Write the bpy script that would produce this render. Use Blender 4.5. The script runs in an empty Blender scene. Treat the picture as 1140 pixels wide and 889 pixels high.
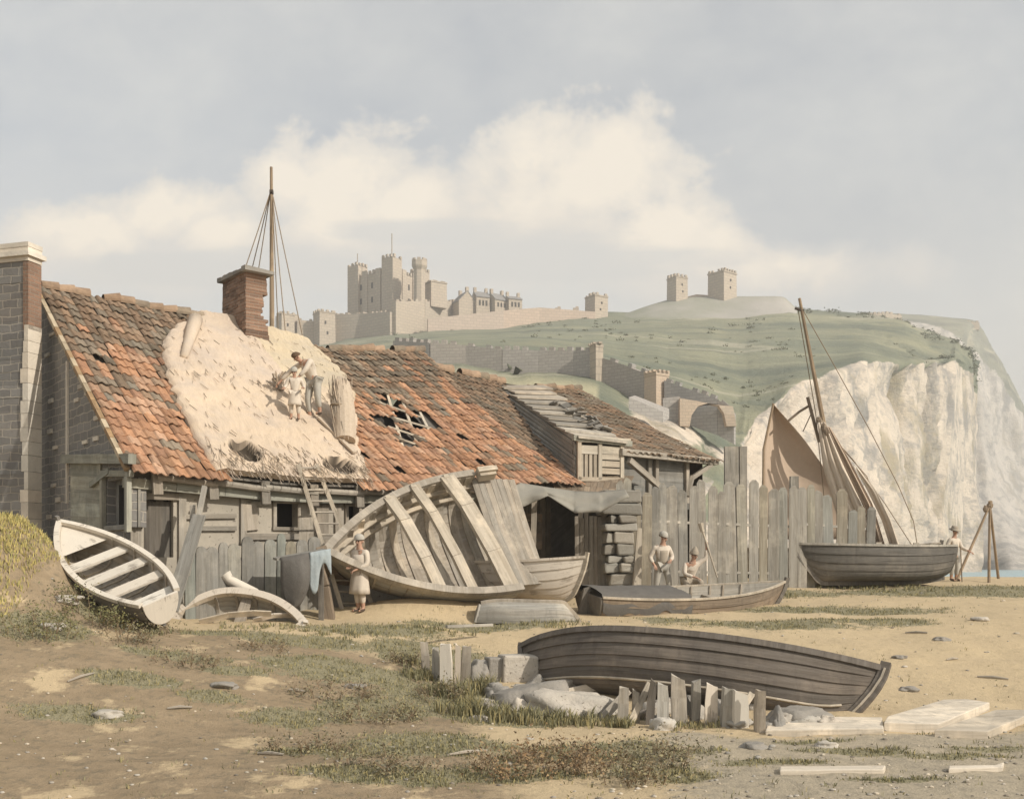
import bpy, math, random
from mathutils import Vector, Matrix, noise
random.seed(7)
R = math.radians
C = bpy.context.scene.collection
F = 1140.0            # focal length in photo pixels; the eye is the world origin, sea level is z = SEA
SEA = -3.0
V = Vector

def P(px, py, y):
    """point at depth y seen at photo pixel (px, py)"""
    return V(((px-570)*y/F, y, -(py-627)*y/F))

def lerp(a, b, t): return a+(b-a)*t
def sstep(a, b, x):
    t = max(0., min(1., (x-a)/(b-a))); return t*t*(3-2*t)
def pl(tab, x):
    """piecewise linear table lookup"""
    if x <= tab[0][0]: return tab[0][1]
    for (a, u), (b, v) in zip(tab, tab[1:]):
        if x <= b: return u+(v-u)*(x-a)/(b-a)
    return tab[-1][1]
def nz(x, y=0., z=0.): return noise.noise(V((x, y, z)))

# ------------------------------------------------------------------ mesh builder
UPV = V((0, 0, 1))
class MB:
    def __init__(s): s.v = []; s.f = []; s.uv = []; s.c = []; s.marks = []
    def face(s, pts, uvs=None, col=(1, 1, 1)):
        i = len(s.v); s.v += [V(p) for p in pts]; s.f.append(list(range(i, i+len(pts))))
        if uvs is None:
            o = V(pts[0]); e = (V(pts[1])-o)
            e = e.normalized() if e.length > 1e-9 else V((1, 0, 0))
            n = V((0, 0, 0))
            for k in range(1, len(pts)-1): n += (V(pts[k])-o).cross(V(pts[k+1])-o)
            g = n.normalized().cross(e) if n.length > 1e-12 else V((0, 0, 1))
            uvs = [((V(p)-o).dot(e), (V(p)-o).dot(g)) for p in pts]
        s.uv.append(uvs); s.c.append(col)
    def grid(s, rows, col=(1, 1, 1), cols=None, closed=False):
        """rows of points -> shared-vertex sheet"""
        i = len(s.v); n = len(rows[0])
        for r in rows: s.v += [V(p) for p in r]
        vv = [0.]
        for a, b in zip(rows, rows[1:]): vv.append(vv[-1]+(V(b[n//2])-V(a[n//2])).length)
        mid = rows[len(rows)//2]; uu = [0.]
        for a, b in zip(mid, mid[1:]): uu.append(uu[-1]+(V(b)-V(a)).length)
        for j in range(len(rows)-1):
            for k in range(n if closed else n-1):
                k2 = (k+1) % n
                s.f.append([i+j*n+k, i+j*n+k2, i+(j+1)*n+k2, i+(j+1)*n+k])
                u2 = uu[k2] if k2 else uu[-1]+.1
                s.uv.append([(uu[k], vv[j]), (u2, vv[j]), (u2, vv[j+1]), (uu[k], vv[j+1])])
                s.c.append(cols(j, k) if cols else col)
    def hexa(s, b, t, col=(1, 1, 1)):
        """bottom quad b (counter clockwise seen from above), top quad t"""
        s.marks.append(len(s.f)); uo = random.uniform(0, 50)
        L = max((V(b[1])-V(b[0])).length, (V(t[0])-V(b[0])).length)
        def q(a, bb, c, d):
            a, bb, c, d = map(V, (a, bb, c, d))
            l1 = (bb-a).length; l2 = (d-a).length
            if l1 >= l2: uv = [(uo, 0), (uo+l1, 0), (uo+l1, l2), (uo, l2)]
            else: uv = [(uo, 0), (uo, l1), (uo+l2, l1), (uo+l2, 0)]
            s.face((a, bb, c, d), uv, col)
        q(b[3], b[2], b[1], b[0]); q(*t)
        for k in range(4):
            m = (k+1) % 4; q(b[k], b[m], t[m], t[k])
    def box(s, c, size, M=None, col=(1, 1, 1)):
        x, y, z = [q/2 for q in size]; c = V(c)
        M = M or Matrix.Identity(3)
        def p(a, b, d): return c+M @ V((a*x, b*y, d*z))
        s.hexa([p(-1, -1, -1), p(1, -1, -1), p(1, 1, -1), p(-1, 1, -1)], [p(-1, -1, 1), p(1, -1, 1), p(1, 1, 1), p(-1, 1, 1)], col)
    def beam(s, a, b, w, h, side=None, col=(1, 1, 1), w2=None, h2=None):
        """square timber from a to b; w across 'side', h across the other way"""
        a = V(a); b = V(b); d = (b-a).normalized()
        sd = V(side) if side is not None else (V((0, 0, 1)) if abs(d.z) < .9 else V((1, 0, 0)))
        sd = (sd-d*sd.dot(d)).normalized(); o = d.cross(sd)
        w2 = w2 or w; h2 = h2 or h
        def ring(p, w, h): return [p-sd*w/2-o*h/2, p+sd*w/2-o*h/2, p+sd*w/2+o*h/2, p-sd*w/2+o*h/2]
        s.hexa(ring(a, w, h), ring(b, w2, h2), col)
    def poly(s, pts, w, h, side=None, col=(1, 1, 1)):
        for a, b in zip(pts, pts[1:]): s.beam(a, b, w, h, side, col)
    def tube(s, pts, r, n=8, col=(1, 1, 1), cap=True):
        s.marks.append(len(s.f)); pts = [V(p) for p in pts]; rr = r if isinstance(r, (list, tuple)) else [r]*len(pts)
        rings = []; up = None
        for i, p in enumerate(pts):
            d = (pts[min(i+1, len(pts)-1)]-pts[max(i-1, 0)]).normalized()
            if up is None: up = V((0, 0, 1)) if abs(d.z) < .9 else V((1, 0, 0))
            x = (up-d*up.dot(d)).normalized(); y = d.cross(x); up = x
            rings.append([p+(x*math.cos(k*2*math.pi/n)+y*math.sin(k*2*math.pi/n))*rr[i] for k in range(n)])
        i0 = len(s.v)
        for q in rings: s.v += q
        acc = 0
        for j in range(len(rings)-1):
            l = (pts[j+1]-pts[j]).length
            for k in range(n):
                m = (k+1) % n
                s.f.append([i0+j*n+k, i0+j*n+m, i0+(j+1)*n+m, i0+(j+1)*n+k])
                s.uv.append([(acc, k*.1), (acc, k*.1+.1), (acc+l, k*.1+.1), (acc+l, k*.1)]); s.c.append(col)
            acc += l
        if cap:
            s.f.append([i0+k for k in range(n)][::-1]); s.uv.append([(0, 0)]*n); s.c.append(col)
            s.f.append([i0+(len(rings)-1)*n+k for k in range(n)]); s.uv.append([(0, 0)]*n); s.c.append(col)
    def blob(s, c, rx, ry, rz, rough=.18, seed=0., n=12, m=8, M=None, flat=None, col=(1, 1, 1)):
        s.marks.append(len(s.f)); rows = []; c = V(c); M = M or Matrix.Identity(3)
        for j in range(m+1):
            th = math.pi*j/m; row = []
            for k in range(n):
                ph = 2*math.pi*k/n
                d = V((math.sin(th)*math.cos(ph), math.sin(th)*math.sin(ph), math.cos(th)))
                q = 1+rough*(nz(d.x*1.3+seed, d.y*1.3, d.z*1.3)*1.6+.5*nz(d.x*3+seed, d.y*3, d.z*3))
                v = V((d.x*rx*q, d.y*ry*q, d.z*rz*q))
                if flat: v.z = max(min(v.z, flat*rz), -flat*rz)
                row.append(c+M @ v)
            rows.append(row)
        s.grid(rows, col, closed=True)
    def build(s, name, m, parent=None, smooth=False, bevel=0., origin=None, flip=False):
        me = bpy.data.meshes.new(name)
        o = bpy.data.objects.new(name, me)
        vs = s.v
        if parent is not None and parent.get('_world'):
            inv = V(parent['_world']); vs = [v-inv for v in vs]
        if origin is not None: vs = [v-V(origin) for v in vs]; o.location = origin
        me.from_pydata([tuple(v) for v in vs], [], s.f)
        uvl = me.uv_layers.new(name='UVMap')
        ca = me.color_attributes.new('col', 'FLOAT_COLOR', 'CORNER')
        uvflat = []; cflat = []
        ms = m.get('masonry', 0)
        for f, u, c in zip(s.f, s.uv, s.c):
            if ms:
                q = [s.v[i] for i in f]; n = V((0, 0, 0))
                for k in range(1, len(q)-1): n += (q[k]-q[0]).cross(q[k+1]-q[0])
                n = n.normalized() if n.length > 1e-12 else UPV
                if abs(n.z) < .7:
                    tg = V((-n.y, n.x, 0)).normalized(); u = [(p.dot(tg), p.z) for p in q]
                else: u = [(p.x, p.y) for p in q]
            for k in range(len(f)):
                uvflat += [u[k][0], u[k][1]]; cflat += [c[0], c[1], c[2], 1.]
        me.uv_layers['UVMap'].data.foreach_set('uv', uvflat); me.color_attributes['col'].data.foreach_set('color', cflat)
        me.materials.append(m)
        if smooth: me.polygons.foreach_set('use_smooth', [True]*len(me.polygons))
        me.validate(); me.update()
        if bevel:
            wd = o.modifiers.new('weld', 'WELD'); wd.merge_threshold = .0005
            b = o.modifiers.new('bevel', 'BEVEL'); b.width = bevel; b.segments = 2; b.limit_method = 'ANGLE'
        C.objects.link(o)
        if parent is not None: o.parent = parent
        return o

def split(mb, name, m, parent, marks=None, after=None, **kw):
    """every separate piece of the builder becomes a mesh object of its own"""
    mk = sorted(set(marks or mb.marks))+[len(mb.f)]; out = []
    for a, b in zip(mk, mk[1:]):
        q = MB()
        for k in range(a, b):
            i = len(q.v); q.v += [mb.v[x] for x in mb.f[k]]; q.f.append(list(range(i, i+len(mb.f[k])))); q.uv.append(mb.uv[k]); q.c.append(mb.c[k])
        o = q.build(name, m, parent, **kw); out.append(o)
        if after is not None: o.parent = after
    return out

def tag(o, label, cat, group=None, kind=None):
    if label: o['label'] = label
    if cat: o['category'] = cat
    if group: o['group'] = group
    if kind: o['kind'] = kind
    return o
def thing(name, label, cat, loc=(0, 0, 0), group=None, M=None):
    o = bpy.data.objects.new(name, None); C.objects.link(o); o.empty_display_size = .3
    if M is not None: o.matrix_world = M
    else:
        o.location = loc; o['_world'] = tuple(loc)
    return tag(o, label, cat, group)
def struct(o): o['kind'] = 'structure'; return o
def tone(a=.82, b=1.15):
    k = random.uniform(a, b); w = random.uniform(-.03, .03); return (k*(1+w), k, k*(1-w))

# ------------------------------------------------------------------ materials
def rgb(r, g, b):
    f = lambda c: (c/255/12.92) if c/255 <= .04045 else ((c/255+.055)/1.055)**2.4
    return (f(r), f(g), f(b))
class NT:
    def __init__(s, name):
        s.m = bpy.data.materials.new(name); s.m.use_nodes = True
        s.t = s.m.node_tree; s.b = s.t.nodes['Principled BSDF']
        s.b.inputs['Specular IOR Level'].default_value = .25
    def n(s, typ, **kw):
        x = s.t.nodes.new(typ)
        for k, v in kw.items():
            if hasattr(x, k): setattr(x, k, v)
            else: x.inputs[k].default_value = v
        return x
    def l(s, a, b): s.t.links.new(a, b)
    def coord(s, which, scale=(1, 1, 1)):
        tc = s.n('ShaderNodeTexCoord'); mp = s.n('ShaderNodeMapping'); mp.inputs['Scale'].default_value = scale
        s.l(tc.outputs[which], mp.inputs['Vector']); return mp.outputs['Vector']
    def geo(s, scale=(1, 1, 1)):
        g = s.n('ShaderNodeNewGeometry'); mp = s.n('ShaderNodeMapping'); mp.inputs['Scale'].default_value = scale
        s.l(g.outputs['Position'], mp.inputs['Vector']); return mp.outputs['Vector']
    def noise(s, vec, scale, detail=5, rough=.6, dist=0.):
        x = s.n('ShaderNodeTexNoise'); x.inputs['Scale'].default_value = scale; x.inputs['Detail'].default_value = detail
        x.inputs['Roughness'].default_value = rough; x.inputs['Distortion'].default_value = dist
        s.l(vec, x.inputs['Vector']); return x.outputs['Fac']
    def ramp(s, fac, stops):
        x = s.n('ShaderNodeValToRGB'); e = x.color_ramp.elements
        while len(e) < len(stops): e.new(.5)
        for el, (p, c) in zip(e, stops): el.position = p; el.color = (*c, 1) if len(c) == 3 else c
        s.l(fac, x.inputs['Fac']); return x.outputs['Color']
    def mix(s, fac, a, b, blend='MIX'):
        x = s.n('ShaderNodeMix'); x.data_type = 'RGBA'; x.blend_type = blend
        for v, k in ((fac, 0), (a, 6), (b, 7)):
            if isinstance(v, (int, float)): x.inputs[k].default_value = v
            elif isinstance(v, tuple): x.inputs[k].default_value = (*v, 1)
            else: s.l(v, x.inputs[k])
        return x.outputs[2]
    def math(s, op, a, b=None, clamp=False):
        x = s.n('ShaderNodeMath'); x.operation = op; x.use_clamp = clamp
        for v, k in ((a, 0), (b, 1)):
            if v is None: continue
            if isinstance(v, (int, float)): x.inputs[k].default_value = v
            else: s.l(v, x.inputs[k])
        return x.outputs[0]
    def attr(s, name='col'):
        a = s.n('ShaderNodeAttribute'); a.attribute_name = name; return a
    def done(s, color, rough=.9, height=None, bump=.3, dist=.02, usecol=True):
        if usecol: color = s.mix(1., color, s.attr('col').outputs['Color'], 'MULTIPLY')
        s.l(color, s.b.inputs['Base Color']); s.b.inputs['Roughness'].default_value = rough
        if height is not None:
            bp = s.n('ShaderNodeBump'); bp.inputs['Strength'].default_value = bump; bp.inputs['Distance'].default_value = dist
            s.l(height, bp.inputs['Height']); s.l(bp.outputs['Normal'], s.b.inputs['Normal'])
        return s.m
def sc(c, k): return tuple(min(1, x*k) for x in c)

def wood(name, c, var=.45, rough=.85, bump=.6):
    t = NT(name)
    g = t.noise(t.coord('UV', (1.2, 20, 1)), 1.0, 6, .65, .4); g1 = t.noise(t.coord('UV', (.55, 6.5, 1)), 1.0, 5, .65, .6)
    g2 = t.noise(t.coord('UV', (.7, 60, 1)), 1.0, 3, .6)
    st = t.noise(t.geo(), 1.3, 7, .68); st2 = t.noise(t.geo((2.2, 2.2, .5)), 2.4, 6, .65)
    k = t.mix(g, sc(c, 1-var), sc(c, 1+var*.8))
    k = t.mix(t.ramp(g1, [(.40, (0, 0, 0)), (.62, (.75, .75, .75))]), k, sc((c[0]*1.04, c[1], c[2]*.94), .62))
    k = t.mix(t.ramp(st, [(.50, (0, 0, 0)), (.72, (.7, .7, .7))]), k, sc((c[0]*1.08, c[1]*1.04, c[2]*.98), 1.45))
    k = t.mix(t.ramp(st2, [(.54, (0, 0, 0)), (.72, (.7, .7, .7))]), k, sc(c, .55))
    crack = t.ramp(g2, [(.30, (0, 0, 0)), (.40, (1, 1, 1))])
    k = t.mix(t.math('MULTIPLY', t.math('SUBTRACT', 1., crack), .6), k, sc(c, .3))
    return t.done(k, rough, t.math('ADD', t.math('ADD', g, g1), t.math('MULTIPLY', crack, .7)), bump, .014)
def paint(name, c, under, cover=.55, rough=.6):
    """old paint worn through to the wood"""
    t = NT(name)
    uv = t.coord('UV', (1.0, 14, 1)); g = t.noise(uv, 1.3, 6, .7, .5)
    big = t.noise(t.geo(), 2.4, 6, .65)
    k = t.mix(g, sc(c, .82), sc(c, 1.08))
    w = t.math('MULTIPLY', t.math('ADD', g, big), .5)
    m = t.ramp(w, [(cover, (0, 0, 0)), (cover+.06, (1, 1, 1))])
    k = t.mix(m, k, under)
    return t.done(k, rough, g, .4, .008)
def rough_mat(name, c1, c2, scale=3., rough=.95, bump=.6, dist=.03, c3=None, coords='geo', spots=None, usecol=True):
    t = NT(name); v = t.geo() if coords == 'geo' else t.coord('Object')
    n1 = t.noise(v, scale, 8, .68); n2 = t.noise(v, scale*5.3, 5, .6); n3 = t.noise(v, scale*.23, 4, .6)
    k = t.mix(t.ramp(n1, [(.3, (0, 0, 0)), (.7, (1, 1, 1))]), c1, c2)
    if c3: k = t.mix(t.ramp(n3, [(.45, (0, 0, 0)), (.62, (1, 1, 1))]), k, c3)
    k = t.mix(t.math('MULTIPLY', n2, .35), k, sc(c1, .55))
    if spots: k = t.mix(t.ramp(t.noise(v, scale*9, 2, .5), [(.64, (0, 0, 0)), (.70, (1, 1, 1))]), k, spots)
    return t.done(k, rough, t.math('ADD', n1, t.math('MULTIPLY', n2, .6)), bump, dist, usecol=usecol)
def masonry(name, stone, stone2, mortar, bw=.5, bh=.22, mort=.02, bump=.8, dark=.5, warp=.12):
    t = NT(name)
    uv = t.coord('UV', (1, 1, 1))
    nzv = t.n('ShaderNodeTexNoise'); nzv.inputs['Scale'].default_value = 2.2; t.l(uv, nzv.inputs['Vector'])
    ad = t.n('ShaderNodeVectorMath'); ad.operation = 'SCALE'; ad.inputs['Scale'].default_value = warp; t.l(nzv.outputs['Color'], ad.inputs[0])
    a2 = t.n('ShaderNodeVectorMath'); t.l(uv, a2.inputs[0]); t.l(ad.outputs[0], a2.inputs[1])
    b = t.n('ShaderNodeTexBrick'); t.l(a2.outputs[0], b.inputs['Vector'])
    for k, v in (('Scale', 1.), ('Mortar Size', mort), ('Mortar Smooth', .25), ('Bias', 0.), ('Brick Width', bw), ('Row Height', bh)): b.inputs[k].default_value = v
    b.inputs['Color1'].default_value = (*stone, 1); b.inputs['Color2'].default_value = (*stone2, 1); b.inputs['Mortar'].default_value = (*mortar, 1)
    n1 = t.noise(t.geo(), 2.0, 7, .65); n2 = t.noise(t.geo(), 14, 5, .6)
    k = t.mix(t.ramp(n1, [(.3, (0, 0, 0)), (.75, (1, 1, 1))]), b.outputs['Color'], t.mix(dark, b.outputs['Color'], sc(stone, .55)))
    k = t.mix(t.math('MULTIPLY', n2, .3), k, sc(stone, .5))
    h = t.math('ADD', t.math('SUBTRACT', 1., b.outputs['Fac']), t.math('MULTIPLY', n2, .5))
    t.m['masonry'] = 1
    return t.done(k, .95, h, bump, .03)

M = {}
M['wood_grey'] = wood('weathered_grey_wood', (.395, .37, .325))
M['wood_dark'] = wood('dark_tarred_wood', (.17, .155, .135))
M['wood_black'] = wood('black_tarred_planking', (.17, .15, .13), .35)
M['wood_brown'] = wood('brown_wood', (.24, .19, .14))
M['wood_pale'] = wood('pale_bleached_wood', (.50, .44, .355), .22)
M['wood_white'] = wood('limewashed_plank', (.64, .57, .47), .2)
M['wood_mid'] = wood('mid_grey_wood', (.38, .34, .285), .35)
M['wood_green'] = wood('green_grey_wood', (.33, .325, .275), .3)
M['wood_bluegrey'] = wood('slate_grey_boards', (.27, .26, .235), .3)
M['spar'] = wood('spar_wood', (.33, .25, .17), .3)
M['white_paint'] = paint('old_white_paint', (.66, .60, .51), (.34, .30, .25), .545)
M['grey_paint'] = paint('old_grey_paint', (.20, .185, .165), (.30, .27, .23), .60)
M['cream_paint'] = paint('old_cream_paint', (.62, .55, .46), (.36, .31, .25), .53)
M['rope'] = rough_mat('rope', (.26, .20, .14), (.36, .28, .2), 30, .95, .3)
M['sail'] = rough_mat('tan_sailcloth', (.50, .39, .295), (.56, .44, .335), 1.2, .9, .3, .02)
M['sail_pale'] = rough_mat('pale_sailcloth', (.70, .61, .50), (.60, .51, .41), 1.6, .9, .4, .03)
M['canvas'] = rough_mat('grey_canvas', (.27, .255, .215), (.36, .335, .285), 1.1, .95, .5, .03, (.22, .205, .175))
M['blue_cloth'] = rough_mat('blue_grey_cloth', (.33, .38, .40), (.40, .44, .45), 3, .95, .5, .03)
M['dark_cloth'] = rough_mat('dark_cloth', (.12, .11, .10), (.155, .145, .13), 4, .95, .5, .03)
M['linen'] = rough_mat('linen', (.66, .58, .48), (.55, .48, .40), 9, .95, .3, .01, coords='obj', usecol=False)
M['linen_grey'] = rough_mat('grey_linen', (.48, .45, .39), (.38, .36, .32), 9, .95, .3, .01, coords='obj', usecol=False)
M['leather'] = rough_mat('shoe_leather', (.07, .05, .035), (.1, .07, .05), 9, .7, .2, .01, usecol=False)
M['drab'] = rough_mat('drab_wool', (.40, .345, .27), (.33, .285, .23), 9, .95, .3, .01, coords='obj', usecol=False)
M['skin'] = rough_mat('skin', (.44, .26, .18), (.50, .31, .22), 12, .6, .05, .002, coords='obj', usecol=False)
M['hair'] = rough_mat('hair', (.10, .065, .04), (.16, .10, .06), 30, .8, .5, .01, coords='obj', usecol=False)
M['eye'] = rough_mat('eye', (.03, .025, .02), (.03, .025, .02), 5, .3, 0)
M['plaster'] = rough_mat('stained_plaster', (.47, .42, .345), (.36, .325, .27), 1.6, .95, .6, .02, (.31, .285, .24), spots=(.19, .165, .14))
t = NT('pale_new_thatch'); n1 = t.noise(t.coord('UV', (16, 1.3, 1)), 1.6, 6, .7, .6); n2 = t.noise(t.coord('UV', (55, 3, 1)), 1.6, 4, .65, .3); n3 = t.noise(t.geo(), 1.1, 6, .65); n4 = t.noise(t.coord('UV', (3, 5, 1)), 1., 5, .6)
k = t.mix(n1, (.49, .395, .30), (.69, .575, .45)); k = t.mix(t.ramp(n2, [(.30, (.6, .6, .6)), (.46, (0, 0, 0))]), k, (.44, .34, .25))
k = t.mix(t.ramp(n3, [(.48, (0, 0, 0)), (.68, (.7, .7, .7))]), k, (.47, .405, .35)); k = t.mix(t.ramp(n4, [(.52, (0, 0, 0)), (.7, (.5, .5, .5))]), k, (.60, .50, .42))
M['thatch'] = t.done(k, .98, t.math('ADD', n1, n2), .55, .03)
M['straw'] = rough_mat('straw', (.60, .50, .395), (.48, .385, .285), 14, .98, .8, .02)
M['rock_pale'] = rough_mat('pale_rock', (.58, .52, .44), (.46, .42, .36), 2.2, .95, .9, .04, (.36, .34, .30), spots=(.2, .17, .14))
M['rock_grey'] = rough_mat('grey_rock', (.27, .25, .22), (.34, .31, .27), 2.2, .95, .9, .04)
M['stone_dark'] = masonry('dark_rubble_stone', (.275, .262, .245), (.19, .18, .17), (.44, .40, .34), .46, .19, .016, .8, .4, .14)
M['brick'] = masonry('weathered_brick', (.33, .20, .135), (.22, .145, .105), (.30, .25, .20), .26, .085, .010, .8, .45, .04)
M['quoin'] = rough_mat('white_limed_stone', (.80, .73, .62), (.66, .6, .51), 3, .95, .7, .03, (.55, .5, .43))
M['pier_stone'] = masonry('rough_pier_stone', (.36, .33, .28), (.27, .26, .225), (.40, .36, .3), 3., 2., .001, 1., .4, .1)
M['castle'] = masonry('castle_stone', (.53, .45, .355), (.47, .40, .32), (.38, .325, .265), 2.4, 1.2, .12, .5, .28, .25)
M['castle_pink'] = masonry('pinkish_castle_wall', (.64, .51, .41), (.57, .46, .37), (.48, .385, .305), 2.4, 1.2, .12, .5, .25, .25)
M['town_wall'] = masonry('grey_town_wall', (.44, .405, .365), (.38, .35, .315), (.31, .285, .26), 1.1, .5, .05, .6, .3, .15)
M['ruin_brick'] = masonry('orange_ruin_stone', (.60, .47, .35), (.54, .435, .33), (.48, .39, .30), .9, .45, .05, .6, .3, .12)
M['slate'] = rough_mat('slate_roof', (.22, .215, .21), (.28, .265, .25), .3, .9, .4, .3)
M['iron'] = rough_mat('rusty_iron', (.06, .05, .045), (.1, .075, .055), 12, .7, .3)
# pantiles take their colour tile by tile
t = NT('clay_pantile'); n1 = t.noise(t.geo(), 9, 5, .65); n2 = t.noise(t.geo(), 45, 3, .6)
k = t.mix(t.ramp(n1, [(.35, (.72, .72, .74)), (.7, (1.15, 1.1, 1.05))]), (0, 0, 0), (1, 1, 1)) if 0 else t.ramp(n1, [(.3, (.62, .62, .64)), (.7, (1, 1, 1))])
k = t.mix(t.ramp(n2, [(.62, (0, 0, 0)), (.72, (.8, .8, .8))]), k, (.42, .40, .36))
n3 = t.noise(t.geo(), .9, 7, .7); k = t.mix(t.ramp(n3, [(.52, (0, 0, 0)), (.70, (.75, .75, .75))]), k, (.50, .49, .45)); n5 = t.noise(t.geo(), 3.2, 6, .7); k = t.mix(t.ramp(n5, [(.58, (0, 0, 0)), (.68, (.6, .6, .6))]), k, (.95, 1.0, .9))
M['tile'] = t.done(k, .9, n1, .4, .012)
# leaves / blades
def leafmat(name, c1, c2):
    t = NT(name); n = t.noise(t.geo(), 2.2, 4, .6)
    return t.done(t.mix(n, c1, c2), .85)
M['grass'] = leafmat('dry_grass', (.30, .26, .15), (.22, .22, .13))
M['weed'] = leafmat('dark_weed', (.185, .175, .12), (.225, .20, .135))
M['brush'] = leafmat('brown_brush', (.29, .205, .13), (.21, .165, .105))
M['shrub'] = leafmat('olive_shrub', (.19, .18, .085), (.13, .135, .075))

# ------------------------------------------------------------------ ground
PROF = [(-30, -2.6), (9, -2.5), (12, -2.42), (15, -2.3), (16.5, -2.2), (18, -1.92), (20, -1.58), (22, -1.3), (25, -1.15), (28, -.95), (31, -.72), (35, -.5), (60, -.45)]
def gz0(x, y):
    ye = y+.8*max(0., -x-.5)*sstep(9, 17, y)+.25*max(0., -x)*(1-sstep(9, 17, y))
    z = .5*pl(PROF, ye)+.25*pl(PROF, ye-.7)+.25*pl(PROF, ye+.7)
    z += 1.62*math.exp(-(((x+9.6)/1.5)**2+((y-18.9)/1.7)**2)**1.3)         # grassy mound by the stone gable
    z += .35*math.exp(-(((x+8.1)/1.2)**2+((y-18.1)/1.6)**2))
    z += .55*math.exp(-(((x+12)/3.)**2+((y-20)/3)**2))
    z += .42*math.exp(-(((x+1.6)/2.0)**2+((y-23.0-.25*(x+1.6))/.7)**2)**1.5)      # sand banked under the wreck
    w = sstep(9, 16, x+(y-34)*.35)                                          # seaward drop on the right
    z = lerp(z, -3.6, w*sstep(36, 62, y))
    z = lerp(z, -3.4, sstep(20, 34, x)*sstep(26, 40, x*.6+y*.7))
    return z
def gz(x, y):
    z = gz0(x, y)
    return z+.07*nz(x*.55, y*.55)+.035*nz(x*1.7, y*1.7, 3)+.012*nz(x*5, y*5, 7)
def gp(px, py):
    """where the sight line through a photo pixel meets the ground"""
    y = 7.; u = (px-570)/F; v = -(py-627)/F
    while y < 60:
        if v*y <= gz(u*y, y): break
        y += .02
    return V((u*y, y, gz(u*y, y)))

# turf patches (centre on the ground, radii in metres, kind)
TURF = []
def patch(px, py, rx, ry, k=1.): TURF.append((gp(px, py), rx*1., ry*1., k))
for a in [(930, 680, 2.6, .9), (860, 695, 2.2, .9), (1050, 660, 3.5, 1.2), (990, 690, 1.6, .7), (1110, 655, 3, 1.4), (750, 690, .8, .4), (870, 660, 2.4, .8),
          (420, 700, 1.6, .8), (330, 712, 1.5, .6), (470, 725, 1.2, .9), (520, 700, 1.2, .5), (250, 705, .9, .4), (570, 696, 1.2, .4),
          (370, 745, 1.4, .7), (420, 790, 1.2, .6), (330, 800, .9, .5), (470, 830, 1.0, .7), (560, 800, 1.0, .5), (480, 775, 1.1, .6), (520, 745, .8, .6),
          (60, 700, .9, .6), (120, 690, .8, .4), (150, 755, .8, .3), (90, 795, .9, .35), (240, 775, .6, .25), (190, 728, .9, .3), (260, 745, .6, .25),
          (960, 838, .9, .16), (1060, 842, .8, .14), (860, 848, .7, .16), (1010, 868, .8, .12), (905, 826, .6, .12), (1110, 835, .5, .12), (700, 835, 1.0, .5), (610, 840, 1.0, .5), (740, 860, .8, .4), (560, 862, .8, .4), (430, 862, 1., .5), (360, 835, .8, .4), (650, 800, 1.0, .3)]:
    patch(*a)
def turf(x, y):
    s = 0.
    jx = .45*nz(x*.8, y*.8, 11); jy = .35*nz(x*.8, y*.8, 17)
    for p, rx, ry, k in TURF:
        dx = (x-p.x)/rx; dy = (y-p.y)/ry
        if abs(dx) < 2.2 and abs(dy) < 2.2:
            s = max(s, k*math.exp(-((dx+jx)**2+(dy+jy)**2)*1.1))
    return s+.28*nz(x*2.1, y*2.9, 5)*(.3+s)
def brown(x, y):        # bare brown earth, lower left
    return sstep(1.2, -1.6, x-(y-12)*-.12+.5*nz(x*.5, y*.5, 2))*sstep(19.5, 16.5, y+.15*x+.8*nz(x*.4, y*.4, 8))
def grey(x, y):         # grey band of ground, lower right
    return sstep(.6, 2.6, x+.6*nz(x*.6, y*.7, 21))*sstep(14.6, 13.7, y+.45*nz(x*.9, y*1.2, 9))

def axis(segs):
    out = []
    for a, b, st in segs:
        n = max(1, round((b-a)/st)); out += [a+(b-a)*i/n for i in range(n)]
    return out+[segs[-1][1]]
xs = axis([(-400, -60, 40), (-60, -18, 3), (-18, -13, .5), (-13, 17, .17), (17, 26, .6), (26, 60, 3), (60, 500, 40)])
ys = axis([(-300, -20, 28), (-20, 6, 2), (6, 9, .4), (9, 20, .13), (20, 35, .22), (35, 46, .8), (46, 90, 4)])
me = bpy.data.meshes.new('ground'); nx = len(xs)
vs = []; reg = []
for y in ys:
    for x in xs:
        near = -18 < x < 26 and 5 < y < 46
        vs.append((x, y, gz(x, y) if near else gz0(x, y)))
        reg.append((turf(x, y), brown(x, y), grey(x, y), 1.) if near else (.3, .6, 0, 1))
fs = [(j*nx+i, j*nx+i+1, (j+1)*nx+i+1, (j+1)*nx+i) for j in range(len(ys)-1) for i in range(nx-1)]
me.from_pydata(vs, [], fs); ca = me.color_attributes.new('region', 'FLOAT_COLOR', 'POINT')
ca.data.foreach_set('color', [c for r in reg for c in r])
me.polygons.foreach_set('use_smooth', [True]*len(me.polygons))
t = NT('beach_ground'); g = t.geo()
a = t.attr('region'); sp = t.n('ShaderNodeSeparateColor'); t.l(a.outputs['Color'], sp.inputs[0])
n1 = t.noise(g, 1.1, 8, .65); n2 = t.noise(g, 6.5, 7, .65); n3 = t.noise(g, 40, 4, .6); n4 = t.noise(t.geo((.5, 1.2, 1)), 2.6, 6, .6)
sand = t.mix(t.ramp(n1, [(.3, (0, 0, 0)), (.7, (1, 1, 1))]), (.54, .425, .265), (.475, .375, .24))
sand = t.mix(t.ramp(n2, [(.52, (0, 0, 0)), (.74, (.6, .6, .6))]), sand, (.33, .265, .165))
sand = t.mix(t.ramp(n3, [(.6, (0, 0, 0)), (.75, (.7, .7, .7))]), sand, (.24, .19, .12))
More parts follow.
